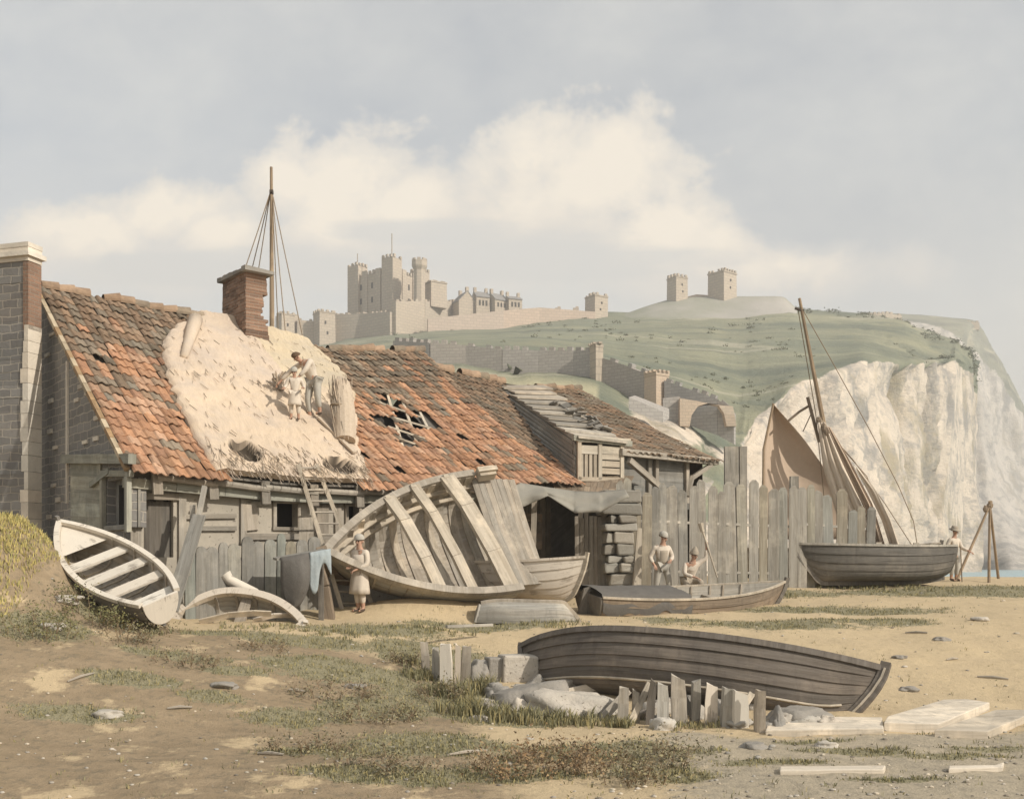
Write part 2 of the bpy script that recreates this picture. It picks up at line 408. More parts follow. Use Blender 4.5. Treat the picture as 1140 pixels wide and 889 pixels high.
earth = t.mix(t.ramp(n4, [(.3, (0, 0, 0)), (.7, (1, 1, 1))]), (.25, .19, .12), (.335, .255, .165))
earth = t.mix(t.ramp(n2, [(.5, (0, 0, 0)), (.66, (.8, .8, .8))]), earth, (.19, .155, .105))
earth = t.mix(t.ramp(n1, [(.57, (0, 0, 0)), (.64, (1, 1, 1))]), earth, (.50, .39, .245))
band_col = t.mix(t.ramp(n3, [(.35, (0, 0, 0)), (.65, (1, 1, 1))]), (.30, .265, .205), (.42, .365, .28))
band_col = t.mix(t.ramp(n2, [(.45, (0, 0, 0)), (.7, (.8, .8, .8))]), band_col, (.20, .185, .155))
gr = t.mix(n2, (.25, .225, .14), (.33, .29, .18))
gr = t.mix(t.ramp(n3, [(.45, (0, 0, 0)), (.62, (1, 1, 1))]), gr, (.17, .155, .10))
def th(ch, lo, hi, amt=.35):
    v = t.math('ADD', ch, t.math('MULTIPLY', t.math('SUBTRACT', n2, .5), amt)); v = t.math('ADD', v, t.math('MULTIPLY', t.math('SUBTRACT', n3, .5), amt*.6))
    return t.ramp(v, [(lo, (0, 0, 0)), (hi, (1, 1, 1))])
k = t.mix(th(sp.outputs[1], .35, .65), sand, earth)
k = t.mix(t.math('MULTIPLY', th(sp.outputs[2], .55, .85, .9), .8), k, band_col)
k = t.mix(th(sp.outputs[0], .34, .46, .9), k, gr)
M['ground'] = t.done(k, .97, t.math('ADD', t.math('ADD', n2, n1), t.math('MULTIPLY', n3, .5)), .7, .05, usecol=False)
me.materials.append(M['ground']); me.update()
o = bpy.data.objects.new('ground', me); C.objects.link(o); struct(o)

# sea
mb = MB(); L = 30000
mb.face([(-L, -L, SEA), (L, -L, SEA), (L, L, SEA), (-L, L, SEA)])
t = NT('sea_water'); n = t.noise(t.geo((.25, .08, 1)), 1., 6, .6)
t.b.inputs['Specular IOR Level'].default_value = .35
M['sea'] = t.done(t.mix(n, (.24, .39, .45), (.32, .46, .52)), .35, n, .25, .4, usecol=False)
struct(mb.build('sea', M['sea']))

# ------------------------------------------------------------------ hill, cliffs
M['scrub'] = rough_mat('gorse', (.15, .165, .10), (.19, .19, .115), .5, .95, .1)
def surf(cols, nsub_c, nsub_r, amp, name, mat, fl=0., turfw=None):
    """columns of (pixel, [(depth, pixel row) ...]) -> displaced terrain sheet"""
    rows3 = [[P(px, py, y) for (y, py) in pr] for px, pr in cols]
    def cr(p0, p1, p2, p3, t): return p1+(p2-p0)*.5*t+(p0*2-p1*5+p2*4-p3)*.5*t*t+(p1*3-p0-p2*3+p3)*.5*t*t*t
    def refine(seq, n):
        out = []
        for i in range(len(seq)-1):
            a = seq[max(i-1, 0)]; b = seq[i]; c = seq[i+1]; d = seq[min(i+2, len(seq)-1)]
            for k in range(n):
                tt = k/n; sm = cr(a, b, c, d, tt); li = b.lerp(c, tt); out.append(li.lerp(sm, .55))
        return out+[seq[-1]]
    A = [refine(r, nsub_r) for r in rows3]
    B = [refine([A[i][j] for i in range(len(A))], nsub_c) for j in range(len(A[0]))]
    # displacement along the normal
    out = []; tw_l = []
    for j in range(len(B)):
        row = []
        for i in range(len(B[0])):
            p = B[j][i]; du = B[j][min(i+1, len(B[0])-1)]-B[j][max(i-1, 0)]; dv = B[min(j+1, len(B)-1)][i]-B[max(j-1, 0)][i]
            n = du.cross(dv); n = n.normalized() if n.length > 1e-9 else V((0, 0, 1))
            if n.z < 0: n = -n
            steep = 1-abs(n.z)
            s = p.y/300
            d = nz(p.x*.022/s, p.y*.022/s, p.z*.012/s)*1.6+nz(p.x*.07/s, p.y*.07/s, p.z*.03/s)*.8+nz(p.x*.2/s, p.y*.2/s, p.z*.1/s)*.4
            wx = p.x+7*nz(p.x*.03, p.z*.02, 5); gul = max(0., 1-abs(nz(wx*.042, p.y*.012, p.z*.004+4))*4.5)**1.3
            rib = -2.2*gul+.9*nz(p.x*.02, 2)+.10*((p.z*.21+1.4*nz(p.x*.05, p.z*.05)) % 1.)*(.5+nz(p.x*.03, p.z*.05, 8))
            rib2 = .5*nz(wx*.13, p.y*.1, p.z*.05+9)+.35*nz(wx*.35, p.z*.2, 4)-1.1*max(0., 1-abs(nz(wx*.15, p.z*.02, 11))*5)
            tw_l.append(turfw(i/nsub_c, j/nsub_r, n.z, p) if turfw else 1.)
            row.append(p+n*(d*amp*(.35+steep)+fl*(steep if i/nsub_c < len(cols)-3.2 else .25*steep)*(rib*2.2+rib2*1.3)))
        out.append(row)
    me = bpy.data.meshes.new(name); nc_ = len(out[0])
    me.from_pydata([tuple(p) for r in out for p in r], [], [(j*nc_+i, j*nc_+i+1, (j+1)*nc_+i+1, (j+1)*nc_+i) for j in range(len(out)-1) for i in range(nc_-1)])
    at = me.attributes.new('turf', 'FLOAT', 'POINT'); at.data.foreach_set('value', tw_l)
    me.polygons.foreach_set('use_smooth', [True]*len(me.polygons)); me.materials.append(mat); me.update()
    o = bpy.data.objects.new(name, me); C.objects.link(o); return struct(o)

def downs(name, g1, g2, g3, c1, c2, c3, c4):
    t = NT(name); g = t.geo()
    n1 = t.noise(g, .018, 7, .62); n2 = t.noise(g, .11, 7, .65); n3 = t.noise(t.geo((1, 1, 2.)), .6, 5, .6); nl = t.noise(t.geo((.25, 1, 1.6)), .05, 7, .65)
    turfc = t.mix(t.ramp(n1, [(.38, (0, 0, 0)), (.62, (1, 1, 1))]), g1, g2)
    turfc = t.mix(t.ramp(n2, [(.46, (0, 0, 0)), (.66, (.8, .8, .8))]), turfc, g3)
    turfc = t.mix(t.ramp(nl, [(.5, (0, 0, 0)), (.62, (.7, .7, .7))]), turfc, sc(g2, 1.25))
    nd = t.noise(t.geo((.22, 1, 2.)), .03, 6, .6); turfc = t.mix(t.ramp(nd, [(.48, (0, 0, 0)), (.60, (.85, .85, .85))]), turfc, sc(g3, .8))
    pth = t.ramp(t.noise(t.geo((.35, 1, 2.2)), .012, 3, .45), [(.485, (0, 0, 0)), (.5, (.75, .75, .75)), (.515, (0, 0, 0))]); turfc = t.mix(pth, turfc, (.46, .42, .32))
    turfc = t.mix(t.math('MULTIPLY', n3, .45), turfc, g3)
    turfc = t.mix(t.math('MULTIPLY', t.math('SUBTRACT', t.attr('turf').outputs['Fac'], 1., True), .75), turfc, (.50, .45, .29))
    v1 = t.noise(t.geo((1., 1., .55)), .10, 9, .75); v2 = t.noise(t.geo((1., 1., .5)), .05, 7, .7); v3 = t.noise(t.geo((1, 1, 2.5)), .10, 6, .65)
    chalk = t.mix(t.ramp(n2, [(.35, (0, 0, 0)), (.65, (1, 1, 1))]), c1, c2)
    chalk = t.mix(t.ramp(v1, [(.47, (0, 0, 0)), (.60, (.9, .9, .9))]), chalk, c3)  # grey blotches paint the cliff's shadows into the chalk colour
    chalk = t.mix(t.ramp(v2, [(.51, (0, 0, 0)), (.63, (.8, .8, .8))]), chalk, c4)
    chalk = t.mix(t.ramp(v3, [(.53, (0, 0, 0)), (.62, (.6, .6, .6))]), chalk, c3)
    a = t.attr('turf'); v = t.math('ADD', a.outputs['Fac'], t.math('MULTIPLY', t.math('SUBTRACT', n2, .5), .8)); v = t.math('ADD', v, t.math('MULTIPLY', t.math('SUBTRACT', n3, .5), .4))
    return t.done(t.mix(t.ramp(v, [(.44, (0, 0, 0)), (.56, (1, 1, 1))]), chalk, turfc), .97, t.math('ADD', t.math('ADD', n2, v1), t.math('MULTIPLY', n3, .5)), .8, 1.2, usecol=False)
M['hill'] = downs('down_turf_and_chalk', (.205, .215, .15), (.285, .27, .175), (.15, .17, .13), (.66, .565, .455), (.55, .475, .39), (.27, .255, .235), (.37, .31, .205))
M['headland'] = downs('far_headland_turf_and_chalk', (.24, .245, .20), (.29, .285, .22), (.22, .225, .195), (.56, .51, .45), (.47, .44, .40), (.30, .29, .275), (.38, .345, .29))
def hill_turf(ci, rj, nzv, p):
    if ci > 7.6: return sstep(3.95, 4.2, rj+.12*nz(p.x*.04, p.y*.04)) if ci > 8.6 else lerp(1, sstep(3.95, 4.2, rj), ci-7.6)
    w = 1.+sstep(3.0, 2.7, rj)*sstep(2.2, 3., ci)
    if ci > 5.3: w = min(w, lerp(1., sstep(2.85, 3.5, rj+.7*nz(p.x*.06, p.y*.06, 2)), min(1, (ci-5.3)/1.)))
    return w
def head_turf(ci, rj, nzv, p): return sstep(3.5, 4.0, rj+.5*nz(p.x*.02, p.z*.03))*.9
HILL = [
 (-420, [(45, 640), (70, 560), (110, 490), (170, 430), (185, 420), (300, 398), (425, 385), (470, 380), (700, 430)]),
 (300, [(45, 642), (70, 560), (110, 490), (170, 426), (185, 418), (300, 396), (418, 386), (470, 374), (700, 420)]),
 (400, [(45, 642), (70, 560), (110, 485), (170, 415), (182, 408), (300, 388), (418, 376), (470, 366), (700, 410)]),
 (480, [(45, 645), (70, 565), (110, 480), (170, 405), (180, 397), (300, 380), (418, 369), (470, 361), (700, 400)]),
 (560, [(45, 645), (70, 570), (110, 485), (170, 412), (180, 403), (300, 376), (418, 366), (470, 356), (700, 400)]),
 (640, [(45, 648), (70, 580), (110, 490), (165, 420), (178, 408), (300, 380), (418, 358), (470, 350), (700, 400)]),
 (720, [(45, 650), (70, 600), (105, 515), (155, 446), (172, 430), (290, 387), (418, 355), (470, 350), (700, 400)]),
 (790, [(45, 655), (68, 620), (100, 560), (145, 487), (165, 464), (280, 397), (418, 353), (470, 348), (700, 400)]),
 (828, [(50, 660), (75, 635), (105, 590), (150, 515), (172, 482), (280, 402), (418, 352), (470, 347), (700, 400)]),
 (848, [(65, 675), (95, 640), (125, 600), (168, 512), (192, 463), (280, 402), (418, 350), (470, 346), (700, 400)]),
 (885, [(115, 660), (145, 625), (172, 570), (205, 485), (222, 428), (290, 398), (418, 348), (470, 345), (700, 400)]),
 (960, [(180, 648), (205, 620), (225, 560), (250, 474), (262, 404), (310, 388), (418, 354), (470, 352), (700, 400)]),
 (1010, [(230, 643), (252, 618), (268, 555), (288, 474), (298, 405), (325, 394), (400, 362), (440, 360), (700, 400)]),
 (1040, [(270, 641), (290, 616), (304, 555), (318, 475), (326, 405), (345, 399), (390, 376), (430, 372), (700, 400)]),
 (1066, [(310, 640), (326, 612), (336, 550), (346, 470), (352, 402), (362, 398), (385, 386), (420, 384), (700, 420)]),
 (1082, [(360, 638), (368, 608), (374, 560), (380, 480), (384, 418), (390, 405), (400, 398), (420, 400), (700, 450)]),
 (1078, [(430, 637), (432, 600), (434, 560), (436, 500), (438, 450), (440, 430), (442, 425), (460, 430), (700, 480)]),
]
surf(HILL, 14, 12, 1.6, 'hill', M['hill'], 2.5, hill_turf)
_hill = bpy.data.objects['hill'].data; _t = _hill.attributes['turf'].data; sm_ = MB(); rs = random.Random(12); k_n = 0
while k_n < 420:
    i_ = rs.randrange(len(_hill.vertices)); p_ = _hill.vertices[i_].co
    if _t[i_].value < .9 or p_.y < 100 or p_.y > 470 or nz(p_.x*.02, p_.y*.02, 3) < -.05+.25*rs.random(): continue
    k_n += 1; r_ = rs.uniform(.35, 1.1)*(p_.y/330)
    for _ in range(22):
        d_ = V((rs.gauss(0, r_*.7), rs.gauss(0, r_*.7), abs(rs.gauss(0, r_*.4)))); c_ = p_+d_; a_ = V((rs.gauss(0, 1), rs.gauss(0, 1), rs.gauss(0, 1))).normalized(); b_ = a_.cross(V((rs.random(), 1, rs.random()))).normalized(); e_ = r_*.30
        i0_ = len(sm_.v); sm_.v += [c_-b_*e_*.6, c_+a_*e_, c_+b_*e_*.6, c_-a_*e_]; sm_.f.append([i0_, i0_+1, i0_+2, i0_+3]); sm_.uv.append([(0, 0)]*4); sm_.c.append(tone(.7, 1.3))
tag(sm_.build('hill_scrub', M['scrub']), 'low gorse scrub dotted over the green castle hill', 'scrub', kind='stuff')
HEAD = [
 (925, [(560, 634), (575, 560), (590, 470), (600, 380), (620, 352), (700, 350), (900, 400)]),
 (1000, [(560, 634), (575, 560), (590, 470), (600, 385), (620, 354), (700, 352), (900, 400)]),
 (1055, [(545, 634), (565, 575), (590, 480), (602, 400), (620, 358), (700, 356), (900, 400)]),
 (1085, [(520, 634), (550, 590), (590, 490), (605, 405), (620, 362), (700, 360), (900, 400)]),
 (1103, [(500, 634), (545, 595), (595, 500), (612, 430), (625, 392), (700, 388), (900, 430)]),
 (1125, [(480, 634), (540, 600), (600, 525), (625, 470), (640, 428), (700, 425), (900, 450)]),
 (1155, [(490, 634), (545, 608), (610, 560), (640, 520), (655, 490), (700, 488), (900, 500)]),
 (1190, [(520, 634), (560, 618), (620, 600), (650, 585), (665, 575), (700, 573), (900, 580)]),
 (1225, [(560, 634), (590, 632), (640, 630), (660, 629), (675, 629), (700, 629), (900, 629)]),
]
surf(HEAD, 7, 9, 2.0, 'headland', M['headland'], 1.6, head_turf)
MOUND = [
 (672, [(425, 361), (430, 359), (436, 358), (444, 358), (470, 362)]),
 (715, [(418, 357), (428, 350), (436, 345), (446, 343), (480, 360)]),
 (750, [(414, 357), (426, 345), (436, 336), (446, 333), (485, 360)]),
 (800, [(412, 357), (426, 344), (434, 334), (446, 330), (490, 360)]),
 (850, [(412, 356), (426, 343), (434, 333), (446, 330), (490, 360)]),
 (873, [(413, 354), (428, 343), (436, 334), (446, 331), (490, 360)]),
 (888, [(416, 353), (430, 348), (438, 345), (446, 344), (480, 360)]),
 (900, [(422, 354), (432, 353), (440, 352), (446, 352), (470, 360)]),
]
M['mound'] = rough_mat('chalky_mound', (.42, .39, .35), (.36, .345, .31), .06, .97, .6, .8, (.24, .25, .18), usecol=False)
surf(MOUND, 6, 6, .8, 'castle_mound', M['mound'])

# ------------------------------------------------------------------ masonry helpers
def crenel(mb, a, b, z, h, w, thick, fill=.5, seed=0):
    """merlons along a-b standing on height z"""
    a = V((a[0], a[1], z)); b = V((b[0], b[1], z)); n = max(1, int((b-a).length/w)); d = (b-a)/n
    for i in range(n):
        if random.random() < .1: continue
        hh = h*random.uniform(.75, 1.1)
        p = a+d*(i+.5-fill/2); q = a+d*(i+.5+fill/2)
        mb.beam(p+V((0, 0, hh/2-.02)), q+V((0, 0, hh/2-.02)), hh, thick, (0, 0, 1), tone(.9, 1.08))
def wallrun(pts, thick, mat, name, label, cat, group=None, cren=None, base=2.5, tops=None):
    """battlemented wall along ground points [(point, height)]"""
    root = thing(name, label, cat, tuple(pts[0][0]), group)
    m = MB(); c = MB()
    for (p, h), (q, h2) in zip(pts, pts[1:]):
        d = (q-p); d.z = 0; n = V((-d.y, d.x, 0)).normalized()*thick/2
        m.hexa([p-n-V((0, 0, base)), q-n-V((0, 0, base)), q+n-V((0, 0, base)), p+n-V((0, 0, base))],
               [p-n+V((0, 0, h)), q-n+V((0, 0, h2)), q+n+V((0, 0, h2)), p+n+V((0, 0, h))], tone(.93, 1.06))
        if cren:
            k = max(1, int(d.length/cren[1]))
            for i in range(k):
                if random.random() < .12: continue
                tA = (i+.22)/k; tB = (i+.78)/k; hh = cren[0]*random.uniform(.7, 1.1)
                A = p.lerp(q, tA)+V((0, 0, lerp(h, h2, tA)+hh/2-.05)); B = p.lerp(q, tB)+V((0, 0, lerp(h, h2, tB)+hh/2-.05))
                c.beam(A, B, hh, thick*.8, (0, 0, 1), tone(.9, 1.08))
    m.build('wall_body', mat, root)
    if c.f: c.build('battlement', mat, root)
    return root
def tower(name, label, cat, p, wx, wy, h, yaw, mat, group=None, base=3., mer=(1.2, 1.6), slits=True, flare=0., pole=0., parent=None):
    """square battlemented tower standing at ground point p"""
    root = parent or thing(name, label, cat, tuple(p), group)
    Rm = Matrix.Rotation(yaw, 3, 'Z'); m = MB()
    def q(a, b, z): return V(p)+Rm @ V((a*wx/2, b*wy/2, 0))+V((0, 0, z))
    cs = ((-1, -1), (1, -1), (1, 1), (-1, 1))
    # plain walls; window shade is painted on as dark boxes on two faces
    m.hexa([q(a, b, -base) for a, b in cs], [q(a*.97, b*.97, h) for a, b in cs])
    m.hexa([q(a*1.03, b*1.03, h-.05) for a, b in cs], [q(a*1.03, b*1.03, h+.5) for a, b in cs], (.95, .95, .95))
    c = MB()
    for i in range(4):
        a, b = cs[i], cs[(i+1) % 4]
        A = q(a[0]*.96, a[1]*.96, 0); B = q(b[0]*.96, b[1]*.96, 0); crenel(c, A, B, p[2]+h+.5, mer[0], mer[1], .8)
    nm = 'tower_wall' if parent is None else 'turret'
    w = m.build(nm, mat, root)
    c.build('battlement', mat, root if parent is None else w) if parent is None else sub(c, 'battlement', mat, w, root)
    if slits:
        s = MB()
        for f in range(2):
            for zz in (.35, .68):
                x0 = q(random.uniform(-.3, .3), -1.005, h*zz) if f == 0 else q(-1.005 if f == 2 else 1.005, random.uniform(-.3, .3), h*zz)
                ax = Rm @ (V((1, 0, 0)) if f == 0 else V((0, 1, 0)))
                s.beam(x0-V((0, 0, h*.05)), x0+V((0, 0, h*.05)), .7, .12, ax)
        if parent is None: split(s, 'window', M['dark_open'], root)
        else: sub(s, 'window', M['dark_open'], w, root)
    return root
def sub(mb, name, mat, part, root, **kw):
    """sub-part: child of a part whose own origin coincides with its thing's"""
    o = mb.build(name, mat, root, **kw); o.parent = part; return o
M['dark_open'] = rough_mat('painted_opening_shade', (.05, .046, .042), (.07, .064, .058), 2, .95, .2)  # near-black colour stands for the shade inside openings

# ------------------------------------------------------------------ castle on the skyline
YK = 430.
def K(px, py, y=YK): return P(px, py, y)
# great keep, near corner at pixel 437
kc = K(437, 366, 426); e1 = V((-.838, .545, 0)); e2 = V((.545, .838, 0)); S = 24.
root = thing('castle_keep', 'massive square castle keep with corner turrets and two flagpoles, highest on the left skyline', 'castle keep', tuple(kc))
m = MB(); up = V((0, 0, 1)); H = 26.
def kq(a, b, z): return kc+e2*a+e1*b+up*z
def kbox(mb, a0, a1, b0, b1, z0, z1, tap=0., col=(1, 1, 1)):
    mb.hexa([kq(a0, b0, z0), kq(a1, b0, z0), kq(a1, b1, z0), kq(a0, b1, z0)],
            [kq(a0+tap, b0+tap, z1), kq(a1-tap, b0+tap, z1), kq(a1-tap, b1-tap, z1), kq(a0+tap, b1-tap, z1)], col)
kbox(m, .8, S-.8, .8, S-.8, -6, H-1)
m.build('keep_wall', M['castle'], root)
m = MB()
for b in (8.2, 15.5): kbox(m, .2, .79, b-1.4, b+1.4, -6, H+.6)
for a in (8.2, 15.5): kbox(m, a-1.4, a+1.4, .2, .79, -6, H+.6)
split(m, 'buttress', M['castle'], root)
tw = 6.
for (a, b, hh, pole) in ((-.5, -.5, 30, 1), (-.5, S-tw+.5, 29.5, 1), (S-tw+.5, -.5, 29, 0), (S-tw+.5, S-tw+.5, 29, 0)):
    m = MB(); kbox(m, a, a+tw, b, b+tw, -6.05, hh)
    c = MB()
    for (p0, p1) in (((a, b), (a+tw, b)), ((a+tw, b), (a+tw, b+tw)), ((a+tw, b+tw), (a, b+tw)), ((a, b+tw), (a, b))):
        crenel(c, kq(*p0, 0), kq(*p1, 0), kc.z+hh, 1.2, 1.9, .8)
    if pole and b > 3:
        w = m.build('turret', M['castle'], root); sub(c, 'battlement', M['castle'], w, root)
        f = MB(); f.tube([kq(a+3, b+3, hh), kq(a+3, b+3, hh+6)], .16, 6); sub(f, 'flagpole', M['spar'], w, root)
    else:
        w = m.build('turret', M['castle'], root); sub(c, 'battlement', M['castle'], w, root)
        if pole: f = MB(); f.tube([kq(a+2.5, b+2.5, hh), kq(a+2.5, b+2.5, hh+10.5)], .18, 6); sub(f, 'flagpole', M['spar'], w, root)
c = MB()
crenel(c, kq(.9, tw, 0), kq(.9, S-tw, 0), kc.z+H-1, 1.4, 1.9, .9); crenel(c, kq(tw, .9, 0), kq(S-tw, .9, 0), kc.z+H-1, 1.4, 1.9, .9)
c.build('battlement', M['castle'], root)
s = MB()
for b, z in ((5.9, 14), (11.8, 14), (18, 14), (11.8, 8), (5.9, 20), (18, 20), (11.8, 20)):
    s.beam(kq(.78, b, z-1.2), kq(.78, b, z+1.2), 1., .1, e1)
for a, z in ((6, 14), (11.8, 14), (18, 14), (6, 20), (11.8, 20), (18, 20)):
    s.beam(kq(a, .78, z-1.2), kq(a, .78, z+1.2), 1., .1, e2)
split(s, 'window', M['dark_open'], root)
# flared watch turret on the right of the keep
p = K(467, 352, 421); root = thing('watch_turret', 'slender castle turret with flared battlemented cap at the right edge of the keep', 'turret', tuple(p))
m = MB()
def octo(r, z): return [p+V((r*math.cos(R(22.5+45*k)), r*math.sin(R(22.5+45*k)), z)) for k in range(8)]
m.grid([octo(2.5, -6), octo(2.4, 18.8)], closed=True); m.build('shaft', M['castle'], root)
m = MB(); m.grid([octo(2.4, 18.8), octo(3.3, 20.4), octo(3.3, 22.6), octo(2.6, 22.6), octo(2.6, 21.4), octo(.1, 21.4)], closed=True)
for k in range(8):
    a, b = octo(3., 22.6)[k], octo(3., 22.6)[(k+1) % 8]; m.beam(a.lerp(b, .2)+up*.4, a.lerp(b, .8)+up*.4, .9, .7, up)
m.build('cap', M['castle'], root)
root = tower('castle_block', 'low plain castle block standing right of the flared turret', 'castle block', K(484, 336, 428), 7.6, 7.6, 7.2, R(33), M['castle'], mer=(.3, 3), slits=False)
# inner curtain below the keep: shaded left run, sunlit right run
wallrun([(K(310, 386, 428), 12.5), (K(330, 385, 420), 12)], 3, M['castle'], 'curtain_wall', 'short low castle curtain wall farthest left, behind the mast stays', 'castle wall', 'castle curtain walls', (1., 2.2))
wallrun([(K(372, 377, 424), 9.6), (K(403, 375, 420), 9.2), (K(437, 371, 410), 8.4)], 3, M['castle'], 'curtain_wall', 'shaded grey castle curtain wall directly below the keep on its left', 'castle wall', 'castle curtain walls', (.9, 2.4))
wallrun([(K(438, 371, 409.8), 12.6), (K(470, 369, 421), 12.2), (K(505, 366, 440), 11.6)], 3, M['castle'], 'curtain_wall', 'sunlit buff castle curtain wall below the keep on its right', 'castle wall', 'castle curtain walls', (.9, 2.4))
wallrun([(K(476, 368, 412), 4.6), (K(560, 362, 420), 5.8), (K(600, 358, 424), 5.6), (K(662, 357, 428), 3.5)], 2.2, M['castle_pink'], 'curtain_wall', 'long low pinkish castle wall running right below the castle houses', 'castle wall', 'castle curtain walls')
wallrun([(K(331, 385, 419), 10.5), (K(349, 384, 420), 9.5), (K(371, 381, 421), 9)], 2.4, M['castle'], 'curtain_wall', 'low grey castle wall between two small wall towers left of the keep', 'castle wall', 'castle curtain walls', (.8, 2.))
for px, py, w, h, lab in ((318, 386, 5.6, 12.5, 'small pale square tower at the far left end of the castle wall'), (361, 384, 7.0, 12.4, 'grey square wall tower midway between the mast stays and the keep'),
                          (664, 354, 7., 8.4, 'lone small square gate tower between the castle houses and the green mound')):
    tower('wall_tower', lab, 'tower', K(px, py, 418 if px < 600 else 432), w, w, h, R(33), M['castle'], 'small castle wall towers', mer=(.9, 1.7))
tower('ruined_tower', 'smaller battlemented square tower on the left of the grassy mound', 'tower', K(754, 334, 440), 6.4, 6.4, 8.8, R(30), M['castle'], 'square towers on the mound')
tower('ruined_tower', 'larger battlemented square tower on the right of the grassy mound', 'tower', K(804, 331, 440), 8.8, 8.8, 9.6, R(40), M['castle'], 'square towers on the mound')
wallrun([(K(764, 333, 444), .9), (K(775, 332, 444), 1.6), (K(791, 331, 444), .8)], 1., M['castle_pink'], 'low_wall', 'crumbled low wall joining the two towers on the mound', 'wall')
# houses inside the castle
def house(px, py, w, d, h, rise, yaw, y, label, chim=True, mat='castle'):
    p = K(px, py, y); root = thing('castle_house', label, 'house', tuple(p), 'houses behind the castle wall')
    Rm = Matrix.Rotation(R(yaw), 3, 'Z')
    def q(a, b, z): return p+Rm @ V((a*w/2, b*d/2, 0))+V((0, 0, z))
    m = MB()
    m.hexa([q(-1, -1, -4), q(1, -1, -4), q(1, 1, -4), q(-1, 1, -4)], [q(-1, -1, h), q(1, -1, h), q(1, 1, h), q(-1, 1, h)])
    m.face([q(-1, -1, h), q(-1, 1, h), q(-1, 0, h+rise)][::-1]); m.face([q(1, -1, h), q(1, 1, h), q(1, 0, h+rise)])
    m.build('wall', M[mat], root)
    r = MB()
    for sgn in (-1, 1):
        a = [q(-1.05, 1.1*sgn, h-.1*rise), q(1.05, 1.1*sgn, h-.1*rise), q(1.05, 0, h+rise+.05), q(-1.05, 0, h+rise+.05)]
        n = V((0, 0, .3)); r.hexa(a if sgn < 0 else [a[1], a[0], a[3], a[2]], [x+n for x in (a if sgn < 0 else [a[1], a[0], a[3], a[2]])])
    ro = r.build('roof', M['slate'], root)
    if chim:
        for a in (-.85, .8):
            c = MB(); c.beam(q(a, 0, h+rise-1.2), q(a, 0, h+rise+1.9), 1.1, 1.3, Rm @ V((1, 0, 0))); sub(c, 'chimney', M['castle'], ro, root)
    s = MB()
    for a in (-.5, 0, .5): s.beam(q(a, -1.01, h*.5), q(a, -1.01, h*.8), .8, .1, Rm @ V((1, 0, 0)))
    split(s, 'window', M['dark_open'], root)
house(516, 352, 8, 8, 5.5, 4.2, 118, 436, 'grey gabled castle house, first right of the keep wall')
house(535, 352, 6, 7, 7.5, 2.6, 20, 437, 'tall buff castle house with chimneys, second right of the keep')
house(553, 352, 6.5, 7, 6.3, 3., 35, 438, 'grey castle house with steep roof in the middle of the row')
house(571, 352, 6, 6.5, 6.6, 1.6, 20, 439, 'grey flat-topped castle house, rightmost of the row', True)
house(588, 356, 7, 5, 2.2, 2., 15, 432, 'very low small cottage at the right foot of the castle houses', False)
for px, lab in ((621, 'tiny ruined stub on the pinkish wall, nearer the houses'), (641, 'tiny ruined stub on the pinkish wall, nearer the gate tower')):
    m = MB(); p = K(px, 357, 430); m.box(p+V((0, 0, 3)), (2.4, 2., 4.5), None); m.box(p+V((.5, 0, 5.4)), (1.2, 1.6, .9))
    tag(m.build('wall_stub', M['castle'], origin=p), lab, 'ruin', 'ruined stubs along the castle wall')
# far walls on the eastern skyline
wallrun([(P(962, 353, 480), 1.), (P(985, 353, 482), 2.), (P(1003, 355, 486), 1.4)], 1.2, M['castle'], 'low_wall', 'far broken wall on the green skyline right of the boat mast', 'wall', 'broken walls on the eastern skyline', (.9, 2.))
wallrun([(P(1012, 359, 640), 2.), (P(1030, 360, 640), 2.6)], 1.2, M['castle'], 'low_wall', 'shortest far broken wall fragment on the headland skyline', 'wall', 'broken walls on the eastern skyline', (1.6, 2.6))
wallrun([(P(1046, 361, 640), 1.4), (P(1070, 362, 640), 2.), (P(1090, 363, 640), 2.2)], 1.2, M['castle'], 'low_wall', 'far broken wall at the tip of the headland above the cliff', 'wall', 'broken walls on the eastern skyline', (1.2, 2.6))

# town wall on the bank
tw_ = [(440, 402, 176, 3.4), (480, 404, 172, 3.3), (520, 407, 171, 3.3), (560, 411, 169, 3.2), (600, 414, 168, 3.4), (640, 420, 166, 4.2), (662, 422, 164, 4.6)]
wallrun([(P(a, b, y), h) for a, b, y, h in tw_], 1.2, M['town_wall'], 'town_wall', 'long grey battlemented town wall crossing the bank above the brown roof', 'wall', 'grey town walls on the bank', (.7, 1.3), 3)
wallrun([(P(668, 420, 163), 3.2), (P(700, 432, 160), 3.4), (P(722, 441, 157), 3.4)], 1.2, M['town_wall'], 'town_wall', 'grey battlemented town wall falling between the slim tower and the orange turret', 'wall', 'grey town walls on the bank', (.7, 1.3), 3)
wallrun([(P(741, 446, 155), 3.), (P(770, 452, 153), 2.4), (P(800, 462, 151), 2.3), (P(818, 472, 150), 1.6)], 1.2, M['town_wall'], 'town_wall', 'grey ruined town wall running down above the orange arch', 'wall', 'grey town walls on the bank', (.6, 1.2), 3)
tower('wall_turret', 'slim tall buff turret rising from the grey town wall', 'turret', P(664, 424, 163), 1.3, 2.4, 5.2, R(20), M['castle'], mer=(.3, .7), slits=False)
tower('wall_turret', 'squat orange turret on the grey town wall above the chalk slope', 'turret', P(731, 446, 156), 2.7, 2.7, 3.7, R(35), M['ruin_brick'], mer=(.25, .8), slits=False)
